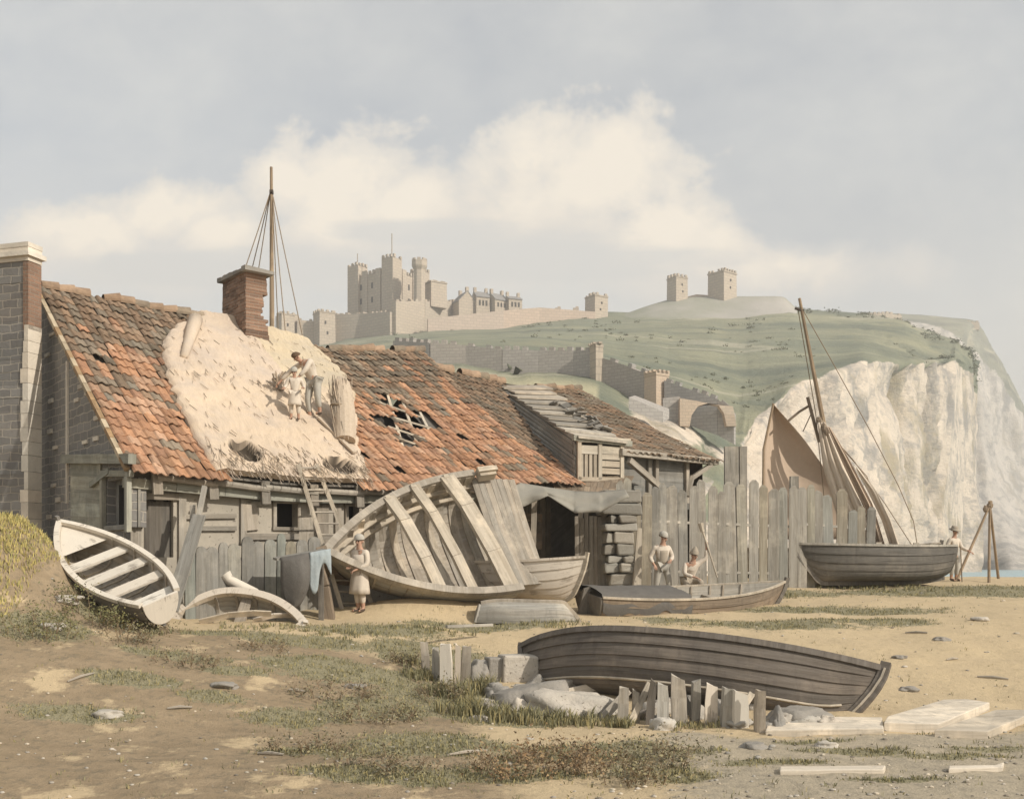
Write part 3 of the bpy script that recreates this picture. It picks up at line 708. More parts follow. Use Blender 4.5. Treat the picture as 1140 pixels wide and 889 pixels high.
# ruined arch
p = P(758, 474, 149); root = thing('ruined_arch', 'orange ruined stone arch at the foot of the town wall above the chalk', 'arch', tuple(p))
def ar(px, py, y=148.6): return P(px, py, y)
outer = [(757, 474), (757, 443), (775, 446), (795, 450), (816, 452), (818, 462), (820, 474)]
inner = [(768, 474), (770, 462), (777, 452), (789, 448.5), (800, 451), (806, 460), (809, 474)]
m = MB()
for (a, b), (c, d) in zip(zip(outer, inner), list(zip(outer, inner))[1:]):
    bk = V((0, 1.4, 0)); A, B, Cc, D = ar(*a), ar(*b), ar(*d), ar(*c)
    m.hexa([A, B, B+bk, A+bk], [D, Cc, Cc+bk, D+bk], tone(.9, 1.1))
m.build('arch_ring', M['ruin_brick'], root)
m = MB()
for a, b in ((738, 757),):
    m.hexa([P(a, 470, 150), P(b, 476, 150), P(b, 476, 151.5), P(a, 470, 151.5)], [P(a, 443, 150), P(b, 441, 150), P(b, 441, 151.5), P(a, 443, 151.5)])
m.build('side_wall', M['town_wall'], root)
m = MB()
m.hexa([P(700, 456, 138), P(738, 470, 138), P(745, 466, 141), P(707, 450, 141)], [P(700, 442, 138.3), P(738, 458, 138.3), P(745, 455, 141), P(707, 440, 141)])
tag(m.build('wall_slab', M['town_wall'], origin=P(720, 460, 139)), 'fallen grey slab of wall on the green bank left of the orange arch', 'ruin')

# ------------------------------------------------------------------ cottages
A = V((.7645, .6446, 0)); D = V((.6455, -.7637, 0)); UP = V((0, 0, 1)); LEN = 11.58
def zr(t): return pl([(-.1, 6.9), (0, 6.91), (.35, 6.78), (.55, 6.5), (.72, 6.45), (.9, 6.72), (1.0, 6.86)], t)
def ze(t): return pl([(-.1, 1.94), (0, 1.94), (.315, 1.78), (.5, 1.84), (.8, 2.08), (1.0, 2.34), (1.3, 2.42)], t)
def Rp(t): return V((-11.74+8.85*t, 25.5+7.5*t, zr(t)))
def Ep(t): return V((-7.63+8.85*t, 20.64+7.46*t, ze(t)))
def zr2(t): return pl([(.95, 6.45), (1.05, 6.38), (1.3, 6.22)], t)
def Rp2(t): p = Rp(t); p.z = zr2(t); return p
def Ep2(t): p = Ep(t); p.z = ze(t)-.05; return p
def Rp3(t): p = Rp(t); p.z = pl([(1.2, 6.2), (1.45, 6.26), (1.6, 6.38)], t); return p
def Ep3(t): p = Ep(t); p.z = 3.27; return p
def roof_tw(px, py, Rf=Rp, Ef=Ep):
    t, w = .5, .5
    for _ in range(40):
        def pr(t, w):
            p = Rf(t).lerp(Ef(t), w); return 570+F*p.x/p.y, 627-F*p.z/p.y
        a, b = pr(t, w); e = 1e-3
        at, bt = pr(t+e, w); aw, bw = pr(t, w+e)
        j = [[(at-a)/e, (aw-a)/e], [(bt-b)/e, (bw-b)/e]]
        det = j[0][0]*j[1][1]-j[0][1]*j[1][0]
        if abs(det) < 1e-6: break
        dx, dy = px-a, py-b
        t += .6*(dx*j[1][1]-dy*j[0][1])/det; w += .6*(dy*j[0][0]-dx*j[1][0])/det
        t = max(-.6, min(2, t)); w = max(-.5, min(1.5, w))
    return t, w
def rp(px, py, p0, n):
    d = V(((px-570)/F, 1, -(py-627)/F)); s = V(p0).dot(n)/d.dot(n); return d*s

OR = [(.55, .30, .17), (.58, .335, .20), (.51, .28, .165), (.57, .36, .235), (.47, .27, .17), (.53, .305, .185)]
BR = [(.30, .21, .14), (.26, .19, .13), (.34, .23, .15), (.245, .195, .14), (.37, .26, .175), (.28, .225, .165)]
GY = [(.31, .25, .18), (.27, .23, .175), (.36, .29, .21)]
def tiles(name, Rf, Ef, t0, t1, brown_line, parent, skip=None, sag=.05, w0=0., w1=1.02, tw=.235, seed=1, lift=0., wcut=None, miss=.012):
    rnd = random.Random(seed); m = MB()
    ln = (Ef((t0+t1)/2)-Rf((t0+t1)/2)).length; nr = int(ln/.34); nc = int(round((t1-t0)*LEN/tw))
    prof = [(0, .0), (.16, .040), (.34, .050), (.52, .026), (.74, .0), (1.0, .010)]
    for i in range(nc):
        ta, tb = t0+(t1-t0)*i/nc, t0+(t1-t0)*(i+1)/nc
        tm = (ta+tb)/2; streak = rnd.uniform(-.16, .16)
        for j in range(nr):
            wa, wb = w0+(w1-w0)*j/nr, w0+(w1-w0)*(j+1)/nr+.008
            wm = (wa+wb)/2
            if skip and skip(tm, wm): continue
            if wcut and not wcut(tm, wm): continue
            if rnd.random() < miss: continue
            r0 = rnd.gauss(0, .006); tilt = rnd.gauss(0, .012); skew = rnd.gauss(0, .0012)
            bl = brown_line(tm)+streak+rnd.gauss(0, .09)+.16*nz(tm*9, wm*5, seed)
            if rnd.random() < .04: c = rnd.choice(GY)
            elif wm < bl: c = rnd.choice(BR)
            else: c = rnd.choice(OR) if rnd.random() < .92 else rnd.choice(BR)
            kk = rnd.uniform(.85, 1.12); c = sc(c, kk*(.8 if i % 3 == 0 and seed != 21 else 1))
            top = []; bot = []
            for f, h in prof:
                tt = ta+(tb-ta)*f+skew
                pa = Rf(tt).lerp(Ef(tt), wa); pb = Rf(tt).lerp(Ef(tt), wb)
                nrm = A.cross(Ef(tm)-Rf(tm)).normalized(); nrm = nrm if nrm.z > 0 else -nrm
                s = -sag*math.sin(math.pi*max(0, min(1, wm)))*(1+.5*nz(tm*6, seed))
                top.append(pa+nrm*(h+r0+s+lift+.0)); bot.append(pb+nrm*(h+r0+tilt+s+lift+.036))
            i0 = len(m.v); n = len(prof)
            m.v += top+bot+[q-nrm*.022 for q in bot]
            for k in range(n-1):
                m.f.append([i0+k, i0+n+k, i0+n+k+1, i0+k+1]); m.uv.append([(0, 0)]*4); m.c.append(c)
                m.f.append([i0+n+k, i0+2*n+k, i0+2*n+k+1, i0+n+k+1]); m.uv.append([(0, 0)]*4); m.c.append(sc(c, .8))
    return m.build(name, M['tile'], parent)
def ridge_tiles(Rf, t0, t1, parent, seed=3, r=.15):
    rnd = random.Random(seed); m = MB(); n = int((t1-t0)*LEN/.36)
    for i in range(n):
        if rnd.random() < .06: continue
        a, b = Rf(t0+(t1-t0)*i/n), Rf(t0+(t1-t0)*(i+1.08)/n)
        a.z += rnd.uniform(-.02, .03); b.z += rnd.uniform(0., .06)
        rows = []
        for f in (0, 1):
            p = a.lerp(b, f); rr = r*(.95+.16*f)*rnd.uniform(.9, 1.12)
            rows.append([p+D*math.cos(q)*rr+UP*(math.sin(q)*rr-.02) for q in [math.pi*k/8 for k in range(-1, 10)]])
        c = sc(rnd.choice(BR), rnd.uniform(.8, 1.3)); m.grid(rows, c)
        m.face(rows[1][::-1], None, sc(c, .7))
    return m.build('ridge_tiles', M['tile'], parent)
def deck(Rf, Ef, t0, t1, parent, drop=.06, name='roof_deck', back=True, w0=0, w1=.99, skip=None, mat='wood_dark'):
    m = MB(); n = 14; k = 14
    nrm = A.cross(Ef(t0)-Rf(t0)).normalized(); nrm = nrm if nrm.z > 0 else -nrm
    pts = [[Rf(t0+(t1-t0)*i/n).lerp(Ef(t0+(t1-t0)*i/n), lerp(w0, w1, j/k))-nrm*(drop+.06*math.sin(math.pi*j/k)) for i in range(n+1)] for j in range(k+1)]
    for j in range(k):
        for i in range(n):
            if skip and skip(t0+(t1-t0)*(i+.5)/n, lerp(w0, w1, (j+.5)/k)): continue
            m.face([pts[j][i], pts[j+1][i], pts[j+1][i+1], pts[j][i+1]])
    if back:
        for i in range(n):
            ta, tb = t0+(t1-t0)*i/n, t0+(t1-t0)*(i+1)/n
            def bk(t): r = Rf(t); e = Ef(t); q = r-(e-r); q.z = e.z; return q
            m.face([Rf(ta)-UP*.03, Rf(tb)-UP*.03, bk(tb), bk(ta)])
    return m.build(name, M[mat], parent)

class Wall:
    """vertical wall through p0 along direction u (2-D), with openings cut through it"""
    def __init__(s, p0, u, thick=.28):
        s.p0 = V((p0[0], p0[1], 0)); s.u = V((u[0], u[1], 0)).normalized(); s.n = V((s.u.y, -s.u.x, 0)); s.th = thick
    def at(s, px, py):
        p = rp(px, py, s.p0, s.n); return (p-s.p0).dot(s.u), p.z
    def pt(s, a, z, off=0.): return s.p0+s.u*a+UP*z+s.n*off
    def build(s, a0, a1, z0, top, openings, name, mat, parent, jit=.0):
        m = MB(); cu = sorted({a0, a1, *[o[0] for o in openings], *[o[1] for o in openings], *[a0+(a1-a0)*i/12 for i in range(1, 12)]})
        cu = [c for c in cu if a0 <= c <= a1]
        cz = sorted({z0, *[o[2] for o in openings], *[o[3] for o in openings], 9.})
        for a, b in zip(cu, cu[1:]):
            if b-a < 1e-6: continue
            for lo, hi in zip(cz, cz[1:]):
                ca, cb = (a+b)/2, (lo+hi)/2
                if any(o[0]-1e-6 < ca < o[1]+1e-6 and o[2] < cb < o[3] for o in openings): continue
                ha, hb = (top(a), top(b)) if hi == 9. else (hi, hi)
                if ha <= lo+1e-4 and hb <= lo+1e-4: continue
                m.face([s.pt(a, lo), s.pt(b, lo), s.pt(b, hb), s.pt(a, ha)], [(a, lo), (b, lo), (b, hb), (a, ha)])
        for o in openings:
            t_ = s.th
            q = [(o[0], o[2]), (o[1], o[2]), (o[1], o[3]), (o[0], o[3])]
            for k in range(4):
                (a, z), (b, y) = q[k], q[(k+1) % 4]
                m.face([s.pt(a, z), s.pt(a, z, -t_), s.pt(b, y, -t_), s.pt(b, y)])
        return m.build(name, mat, parent)
    def board(s, mb, a0, z0, a1, z1, w, off=.02, th=.05, col=None):
        """a board lying on the wall from (a0,z0) to (a1,z1)"""
        mb.beam(s.pt(a0, z0, off+th/2), s.pt(a1, z1, off+th/2), th, w, s.n, col or tone())

# --- long cottage with orange pantiles, thatch patch and stone gable
cot = thing('cottage', 'long cottage with orange pantiles, pale thatched patch and stone gable chimney at left', 'cottage', (-3.5, 25, -1.2))
tl = roof_tw(40, 318); 
LTH = [(222, 353), (196, 364), (178, 384), (188, 425), (203, 462), (222, 497), (240, 527)]
RTH = [(352, 390), (378, 412), (394, 440), (397, 492), (412, 541)]
lt = sorted([roof_tw(*p)[::-1] for p in LTH]); rt = sorted([roof_tw(*p)[::-1] for p in RTH])
def tL(w): return pl(lt, w)+.010*nz(w*9, 1)+.008*nz(w*31, 5)
def tR(w): return pl(rt, w)+.010*nz(w*9, 4)+.008*nz(w*33, 7)
HOLE = [roof_tw(450, 462), roof_tw(438, 447), roof_tw(468, 470), roof_tw(456, 486), roof_tw(428, 466), roof_tw(476, 466)]
def in_thatch(t, w): return tL(w)+.03 < t < tR(w)-.02 and w > .02
def hole(t, w):
    return any(((t-a)/.026)**2+((w-b)/.05)**2 < 1 for a, b in HOLE)
tiles('tile_roof', Rp, Ep, -.005, 1.0, lambda t: .36-.02*t+.14*sstep(.2, .34, t)*sstep(.5, .36, t), cot, lambda t, w: in_thatch(t, w) or hole(t, w), seed=5)
ridge_tiles(Rp, 0, .36, cot, 3); ridge_tiles(Rp, .70, 1.0, cot, 4)
deck(Rp, Ep, 0, 1.0, cot, .10, skip=lambda t, w: hole(t, w))
# battens showing through the broken tiles
m = MB()
for a, b in [((418, 444), (470, 462)), ((424, 458), (480, 474)), ((432, 472), (474, 486)), ((440, 484), (470, 494)), ((424, 434), (460, 446))]:
    ta, wa = roof_tw(*a); tb, wb = roof_tw(*b); w_ = (wa+wb)/2
    m.beam(Rp(ta).lerp(Ep(ta), wa)-UP*.06, Rp(tb).lerp(Ep(tb), wb)-UP*.06, .05, .03, None, tone(.9, 1.3))
for a, b in [((430, 430), (448, 492)), ((446, 436), (466, 494)), ((462, 444), (480, 480))]:
    ta, wa = roof_tw(*a); tb, wb = roof_tw(*b)
    m.beam(Rp(ta).lerp(Ep(ta), wa)-UP*.12, Rp(tb).lerp(Ep(tb), wb)-UP*.12, .07, .07, None, tone(.9, 1.3))
split(m, 'batten', M['wood_pale'], cot)
m = MB()      # black sheet standing in for the unlit roof space behind the hole
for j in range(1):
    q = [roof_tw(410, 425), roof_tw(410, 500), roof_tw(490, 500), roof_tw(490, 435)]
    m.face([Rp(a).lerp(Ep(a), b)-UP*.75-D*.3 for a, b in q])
m.build('roof_dark_sheet', M['dark_open'], cot)
# thatch
nrm = A.cross(Ep(.4)-Rp(.4)).normalized(); nrm = nrm if nrm.z > 0 else -nrm
EAVE_HOLES = [(roof_tw(271, 507), .030, .05), (roof_tw(376, 523), .036, .038)]
def thk(f, w):
    e = min(f, 1-f); b = .15*(1-(1-min(1, e/.06))**2.2)**.5
    b *= .9+.16*nz(f*5, w*4, 8)+.10*nz(f*13, w*9, 2)
    return b*sstep(1.08, .9, w)**.5+.03
def th_at(t, w, k=1.): return Rp(t).lerp(Ep(t), w)+nrm*k*thk((t-tL(w))/(tR(w)-tL(w)), w)
rows = []; nf, nw = 120, 130
for j in range(nw+1):
    w = -.015+1.0*j/nw; row = []
    for i in range(nf+1):
        f = i/nf; t_ = lerp(tL(w), tR(w), f)
        lay = (w*6.5+.25*nz(t_*22, 4)) % 1.; p = Rp(t_).lerp(Ep(t_), w)+nrm*(thk(f, w)+.055*(lay-.5)*min(1, (1-lay)*6)+.022*nz(t_*150, w*22, 3)+.02*nz(t_*60, w*40, 6))
        for q_, a_, b_ in EAVE_HOLES: p = p-nrm*.30*sstep(1.25, .55, ((t_-q_[0])/a_)**2+((w-q_[1])/b_)**2)
        if w < .06: p.z += .12*sstep(.06, -.015, w)*math.sin(math.pi*f)
        row.append(p)
    rows.append(row)
m = MB()
m.v = [p for r in rows for p in r]
for j in range(nw):
    for i in range(nf):
        w = -.015+1.0*(j+.5)/nw; f = (i+.5)/nf; t_ = lerp(tL(w), tR(w), f)
        x = i+j*(nf+1)
        m.f.append([x, x+nf+1, x+nf+2, x+1]); du_, dv_ = 3.2/nf, 8/nw; m.uv.append([(i*du_, j*dv_), (i*du_, j*dv_+dv_), (i*du_+du_, j*dv_+dv_), (i*du_+du_, j*dv_)])
        g = nz(t_*4, w*3, 12)*.1; upper = sstep(.52, .40, w+.06*nz(t_*20, w*6))
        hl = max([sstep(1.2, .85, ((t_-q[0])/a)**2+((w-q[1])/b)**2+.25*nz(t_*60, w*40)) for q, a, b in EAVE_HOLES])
        c = V((1, .98, .95)).lerp(V((.13, .125, .12)), hl)  # shade of the eaves hollows painted into the thatch colour
        if upper > 0: c = c.lerp(V((.93, .92, .92)) if t_ < .47 else V((.94, .95, .87)), upper)
        m.c.append(tuple(c*(1+g)))
tp = m.build('thatch', M['thatch'], cot, smooth=True)
# thatch edge: straw layer under the skin down to the tiles
m = MB()
for f_ in (0., 1.):
    r1 = [r[0 if f_ == 0 else -1] for r in rows]; r2 = [p-nrm*.12 for p in r1]; m.grid([r1, r2])
r1 = rows[-1]; m.grid([r1, [p-nrm*.13-D*.03 for p in r1]], (.7, .66, .6))
r1 = rows[0]; m.grid([r1, [p-UP*.3-D*.3 for p in r1]])
m.build('thatch_edge', M['thatch'], cot)
m = MB()          # rolled flap of thatch near the upper left corner and loose straw tufts at the eaves
a, b = roof_tw(216, 362), roof_tw(203, 404)
pa, pb = th_at(*a), th_at(*b)
m.tube([pa, pa.lerp(pb, .35)+nrm*.05, pa.lerp(pb, .7)+nrm*.04, pb], [.20, .17, .13, .10], 9)
m.build('thatch_roll', M['thatch'], cot, smooth=True)
m = MB(); rnd = random.Random(5)
for i in range(620):
    f = rnd.random(); w = rnd.choice([rnd.uniform(.86, 1.0), rnd.uniform(.86, 1.0), rnd.uniform(.05, 1.0)]) if i < 560 else .46+.05*nz(f*6, 3)+rnd.gauss(0, .015)
    t_ = lerp(tL(w), tR(w), f); p = Rp(t_).lerp(Ep(t_), w)+nrm*(thk(f, w)+.01)
    if any(((t_-q[0])/a)**2+((w+.03-q[1])/b)**2 < 1.1 for q, a, b in EAVE_HOLES): continue
    d = (Ep(t_)-Rp(t_)).normalized()*rnd.uniform(.15, .35)+A*rnd.uniform(-.08, .08)+nrm*rnd.uniform(-.01, .07)
    m.beam(p, p+d, .014, .008, None, tone(.45, 1.25))
o = m.build('loose_straw', M['straw'], cot)

# gable end wall (stone) with lower boarded bay and door
gw = Wall(Rp(0)-D*6.6, D, .35)      # runs from the back eaves to the front eaves
gw.n = -A                           # outward normal
GL = 6.6
def gtop(a): return pl([(0, 1.9), (GL, 6.8), (GL+6.3, 1.95)], a)
d0 = gw.at(119, 588); d1 = gw.at(143, 531)
m = gw.build(0, GL+6.2, -3, gtop, [(d0[0], d1[0], d0[1], d1[1])], 'gable_wall', M['stone_dark'], cot)
m = MB(); gw.board(m, d0[0]-.05, d0[1], d1[0]+.05, d0[1], .1)
a = (d0[0]+d1[0])/2
for k in range(4):
    x = lerp(d0[0]+.12, d1[0]-.12, k/3); gw.board(m, x, d0[1], x, d1[1], (d1[0]-d0[0])/4.1, -.22, .05, tone(.8, 1.1))
m.build('door', M['wood_bluegrey'], cot)
m = MB()
for (x0, y0, x1, y1, w) in ((117, 592, 117, 526, .13), (145, 592, 145, 526, .13), (114, 527, 149, 527, .13)):
    p = gw.at(x0, y0); q = gw.at(x1, y1); gw.board(m, *p, *q, w, .01, .1)
m.build('door_frame', M['wood_green'], cot)
m = MB()
p, q = gw.at(76, 511), gw.at(152, 511); gw.board(m, *p, *q, .2, .02, .16, (.9, .9, .9))
for k in range(5):
    y = 522+k*15; p, q = gw.at(80, y), gw.at(113, y+1); gw.board(m, *p, *q, .30, .0, .04)
p, q = gw.at(126, 524), gw.at(105, 540); gw.board(m, *p, *q, .12, .05, .08)
m.build('gable_boarding', M['wood_green'], cot)
m = MB(); p, q = gw.at(75.5, 560), gw.at(75.5, 402); gw.board(m, *p, *q, .07, .0, .05, (1, 1, 1)); m.build('corner_batten', M['quoin'], cot)
# scattered limed stones standing out of the dark gable
m = MB()
for (x, y) in ((53, 395), (58, 372), (90, 430), (56, 480), (62, 498), (60, 540), (98, 437), (86, 445), (108, 465), (57, 446), (95, 492), (107, 488), (65, 556), (55, 575)):
    a, z = gw.at(x, y); m.beam(gw.pt(a-.18, z, .01), gw.pt(a+.16, z, .01), .05, .06+.05*random.random(), -A, tone(.7, 1))
split(m, 'limed_stone', M['quoin'], cot)
# verge slate strip along the gable edge of the roof
m = MB(); rnd = random.Random(9)
for k in range(22):
    w = k/22; p = Rp(-.012).lerp(Ep(-.012), w); q = Rp(-.012).lerp(Ep(-.012), w+.05)
    m.beam(p-UP*.03, q-UP*.03, .10, .09, A, sc(rnd.choice([(1, .95, .85), (.8, .75, .65), (.65, .5, .35)]), 1.))
m.build('verge', M['wood_pale'], cot)
# gable chimney with limed right edge
cc = P(31, 600, 24.0); cyaw = Matrix.Rotation(R(-16), 3, 'Z')
def cq(a, b, z): return V((cc.x, cc.y, 0))+cyaw @ V((a, b, 0))+UP*z
m = MB(); zt = -(290-627)*24/F; rnd = random.Random(2)
z = -1.2
while z < zt:
    h = .30; j = rnd.uniform(-.012, .012)
    m.hexa([cq(-1.25, j, z), cq(j*1.5-.002, j, z), cq(j*1.5-.002, .40, z), cq(-1.25, .40, z)], [cq(-1.25, j, z+h), cq(j-.002, j, z+h), cq(j-.002, .40, z+h), cq(-1.25, .40, z+h)], tone(.85, 1.12)); z += h
chm = m.build('gable_chimney', M['stone_dark'], cot)
m = MB(); z = -1.
while z < zt-1.6:
    h = rnd.uniform(.22, .42); w = rnd.uniform(.06, .2)
    m.hexa([cq(-w, -.03, z), cq(.03, -.03, z), cq(.03, .42, z), cq(-w, .42, z)], [cq(-w, -.03, z+h), cq(.03, -.03, z+h), cq(.03, .42, z+h), cq(-w, .42, z+h)], tone(.85, 1.08)); z += h+.01
sub(m, 'limed_quoin', M['quoin'], chm, cot)
m = MB()
m.hexa([cq(-.12, -.02, zt-1.6), cq(.03, -.02, zt-1.6), cq(.03, .41, zt-1.6), cq(-.12, .41, zt-1.6)], [cq(-.12, -.02, zt-.02), cq(.03, -.02, zt-.02), cq(.03, .41, zt-.02), cq(-.12, .41, zt-.02)])
sub(m, 'brickwork', M['brick'], chm, cot)
m = MB()
for k in range(4):
    e = .03+.05*(k % 2)+.02*(k == 1)-.04*(k == 3); z0 = zt+.11*k
    m.hexa([cq(-1.3, -e, z0), cq(e, -e, z0), cq(e, .40+e, z0), cq(-1.3, .40+e, z0)], [cq(-1.3, -e, z0+.107), cq(e, -e, z0+.107), cq(e, .40+e, z0+.107), cq(-1.3, .40+e, z0+.107)], tone(.9, 1.05))
sub(m, 'chimney_cap', M['quoin'], chm, cot)
# brick chimney rising through the thatch
bc = Rp(.468); rnd = random.Random(8)
def bq(a, b, z): return bc+D*a+A*b+UP*z
m = MB(); z = -.9; hh = .085; row_ = 0
while z < 1.42:
    e = 0.0 if not (.15 < z < .85) else -.08*rnd.random()-.05
    br = .0 if z < .0 else (rnd.uniform(-.10, .03) if .0 < z < .5 else rnd.uniform(-.03, .02))
    fl = .12*max(0, (.2-z)); row_ += 1
    cuts = [-.75]+[-.75+.25*k_+(.125 if row_ % 2 else 0) for k_ in range(1, 6)]+[.75]
    for q0_, q1_ in zip(cuts, cuts[1:]):
        j = rnd.uniform(-.012, .012); hi_ = .34+br+e+fl+rnd.uniform(-.012, .012); g_ = .004
        c = [bq(q0_+g_, -.30+j, z), bq(q1_-g_, -.30+j, z), bq(q1_-g_, hi_, z), bq(q0_+g_, hi_, z)]
        m.hexa(c, [p+UP*(hh-.006) for p in c], tone(.68, 1.3))
    z += hh
ch2 = m.build('chimney', M['brick'], cot)
m = MB()
for k in range(7):
    a0 = -.85+k*.26; m.hexa([bq(a0, -.42, 1.43), bq(a0+.25, -.42, 1.43), bq(a0+.25, .46, 1.43), bq(a0, .46, 1.43)],
                          [q+UP*rnd.uniform(.07, .15) for q in (bq(a0, -.42, 1.43), bq(a0+.25, -.42, 1.43), bq(a0+.25, .46, 1.43), bq(a0, .46, 1.43))], tone(.7, 1.2))
sub(m, 'chimney_cap', M['rock_grey'], ch2, cot)

# front wall under the eaves
fw = Wall(Ep(0)-D*.42, A, .3); fw.n = D
def ftop(a): return ze(a/LEN)+.12
def rect(x0, y0, x1, y1):
    a, z = fw.at(x0, y1); b, z2 = fw.at(x1, y0); return (a, b, z, z2)
ops = [rect(160, 556, 193, 620), rect(305, 559, 332, 588), rect(385, 562, 400, 590)]
A_END = fw.at(548, 560)[0]
fw.build(-.02, A_END, -2.5, ftop, ops, 'front_wall', M['plaster'], cot)
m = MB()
for o in ops: m.face([fw.pt(o[0]-.3, o[2]-.3, -.6), fw.pt(o[1]+.3, o[2]-.3, -.6), fw.pt(o[1]+.3, o[3]+.3, -.6), fw.pt(o[0]-.3, o[3]+.3, -.6)])  # near-black sheets stand for the unlit rooms behind the openings
split(m, 'room_dark_sheet', M['dark_open'], cot, marks=[0, 1, 2])
m = MB()
o = ops[0]
for k in range(4):
    x = lerp(o[0]+.1, o[1]-.1, k/3); fw.board(m, x, o[2], x, o[3]-.04*(k % 2), (o[1]-o[0])/4.2, -.16, .04, tone(.6, .95))
m.build('door', M['wood_dark'], cot)
for o in ops[1:]:
    m = MB()
    for s_ in ((o[0], o[2], o[0], o[3]), (o[1], o[2], o[1], o[3]), (o[0]-.05, o[3], o[1]+.05, o[3]), (o[0]-.05, o[2], o[1]+.05, o[2])): fw.board(m, *s_, .08, .0, .06)
    w = m.build('window_frame', M['wood_mid'], cot)
m = MB()      # wall plate and gutter boards under the eaves
for k in range(9):
    a0 = -.1+k*A_END/9; a1 = -.1+(k+1)*A_END/9-.01
    m.beam(fw.pt(a0, ftop(a0)-.42, .16), fw.pt(a1, ftop(a1)-.42, .16), .16, .2, D, tone(.9, 1.1))
m.build('wall_plate', M['wood_green'], cot)
m = MB()
for k in range(7):
    a0 = .5+k*A_END/8; m.tube([fw.pt(a0, ftop(a0)-.26, .36), fw.pt(a0+1.3, ftop(a0+1.3)-.30, .36)], .07, 8, tone(.85, 1.1))
    m.beam(fw.pt(a0, ftop(a0)-.12, .34), fw.pt(a0+.03, ftop(a0)-.62, .34), .09, .2, D, tone(.6, .8))
split(m, 'gutter', M['wood_mid'], cot)
m = MB()      # facing boards, patches and posts on the front wall
for (x0, y0, x1, y1, w, cl) in ((150, 545, 150, 690, .22, 0), (202, 553, 202, 640, .16, 0), (270, 552, 270, 605, .14, 0), (337, 545, 337, 640, .2, 0), (375, 545, 375, 650, .16, 0),
                            (272, 597, 372, 597, .14, 0), (206, 575, 262, 574, .1, 0), (212, 588, 262, 588, .1, 0), (160, 552, 198, 553, .14, 0), (278, 561, 300, 560, .09, 0),
                            (342, 560, 342, 640, .5, 0), (356, 562, 356, 640, .4, 0), (415, 548, 415, 640, .18, 0), (470, 548, 470, 640, .25, 0), (440, 560, 540, 556, .2, 0), (215, 568, 218, 590, .18, 0), (276, 560, 279, 590, .35, 0)):
    p, q = fw.at(x0, y0), fw.at(x1, y1); fw.board(m, *p, *q, w, .0, .07, tone(.75, 1.1))
split(m, 'wall_board', M['wood_mid'], cot)

# --- lower brown-roofed range and boathouse with dormer
bh = thing('boathouse', 'timber boathouse with low brown roof, boarded dormer and open dark bay behind the boats', 'boathouse', (3, 30, -1))
cheekA = lambda t, w: True
def cut2(t, w):       # stop the lower roof where the dormer cheek begins
    p = Rp2(t).lerp(Ep2(t), w); px = 570+F*p.x/p.y; py = 627-F*p.z/p.y
    return px < pl([(405, 556), (432, 556), (470, 585), (500, 612), (528, 640), (560, 650)], py)+4
tiles('tile_roof', Rp2, Ep2, 1.0, 1.36, lambda t: .72+.12*sstep(1.0, 1.1, t), bh, seed=12, lift=-.03, wcut=cut2)
ridge_tiles(Rp2, 1.0, 1.29, bh, 7, .17)
deck(Rp2, Ep2, 1.0, 1.30, bh, .12)
# far brown roof right of the dormer
def cut3(t, w):
    p = Rp3(t).lerp(Ep3(t), w); px = 570+F*p.x/p.y; py = 627-F*p.z/p.y
    return px > pl([(420, 590), (432, 596), (470, 655), (492, 690), (510, 700)], py)-6
tiles('dark_tile_roof', Rp3, Ep3, 1.2, 1.606, lambda t: 1.4, bh, seed=21, wcut=cut3, tw=.26)
ridge_tiles(Rp3, 1.42, 1.606, bh, 9, .12)
deck(Rp3, Ep3, 1.24, 1.60, bh, .1)
m = MB()      # right gable of the boathouse
g0 = Rp3(1.59); g1 = Ep3(1.59)-D*.5; g2 = g0-D*6
m.face([g0-UP*.1, V((g2.x, g2.y, 3.3)), V((g2.x, g2.y, -2)), V((g1.x, g1.y, -2)), V((g1.x, g1.y, 3.4))])
m.build('end_wall', M['wood_dark'], bh)
# dormer: cheek, plank roof, window front
a0 = P(555, 429, 35.1); a1 = P(602, 429, 36.0); b0 = P(641, 488, 28.75); b1 = P(694, 494, 29.75)
c0 = P(641, 534, 28.75); c1 = P(694, 535, 29.75); e0 = P(551, 470, 33.2)
m = MB()
n = 9
for k in range(n):      # cheek boards run parallel to the roof slope
    f0, f1 = k/n, (k+1)/n-.012
    lo, hi = a0.lerp(e0, f0), a0.lerp(e0, f1); ro, rh = b0.lerp(c0, f0), b0.lerp(c0, f1)
    nn = (ro-lo).cross(hi-lo).normalized()*.035
    off = V((random.uniform(-.01, .01), 0, random.uniform(-.01, .01)))
    q = [lo+off, ro+off, rh+off, hi+off]
    m.hexa([p-nn for p in q], [p+nn for p in q], tone(.8, 1.15))
m.build('dormer_cheek', M['wood_bluegrey'], bh)
m = MB(); m.face([a0+A*.08, b0+A*.08, c0+A*.08, e0+A*.08]); m.build('dormer_lining', M['wood_dark'], bh)
m = MB(); n = 10
for k in range(n):
    f0, f1 = k/n, (k+1)/n+.03
    p0, p1, q0, q1 = a0.lerp(b0, f0), a0.lerp(b0, f1), a1.lerp(b1, f0), a1.lerp(b1, f1)
    j = V((random.uniform(-.12, .05), 0, 0)); dz = UP*.05; j2 = V((random.uniform(-.05, .12), 0, 0))
    m.hexa([p1+j+UP*.07, q1+j2+UP*.07, q0+j2-UP*.02, p0+j-UP*.02], [p1+j+UP*.13, q1+j2+UP*.13, q0+j2+UP*.02, p0+j+UP*.02], tone(.7, 1.25))
m.build('dormer_roof', M['wood_mid'], bh)
m = MB()
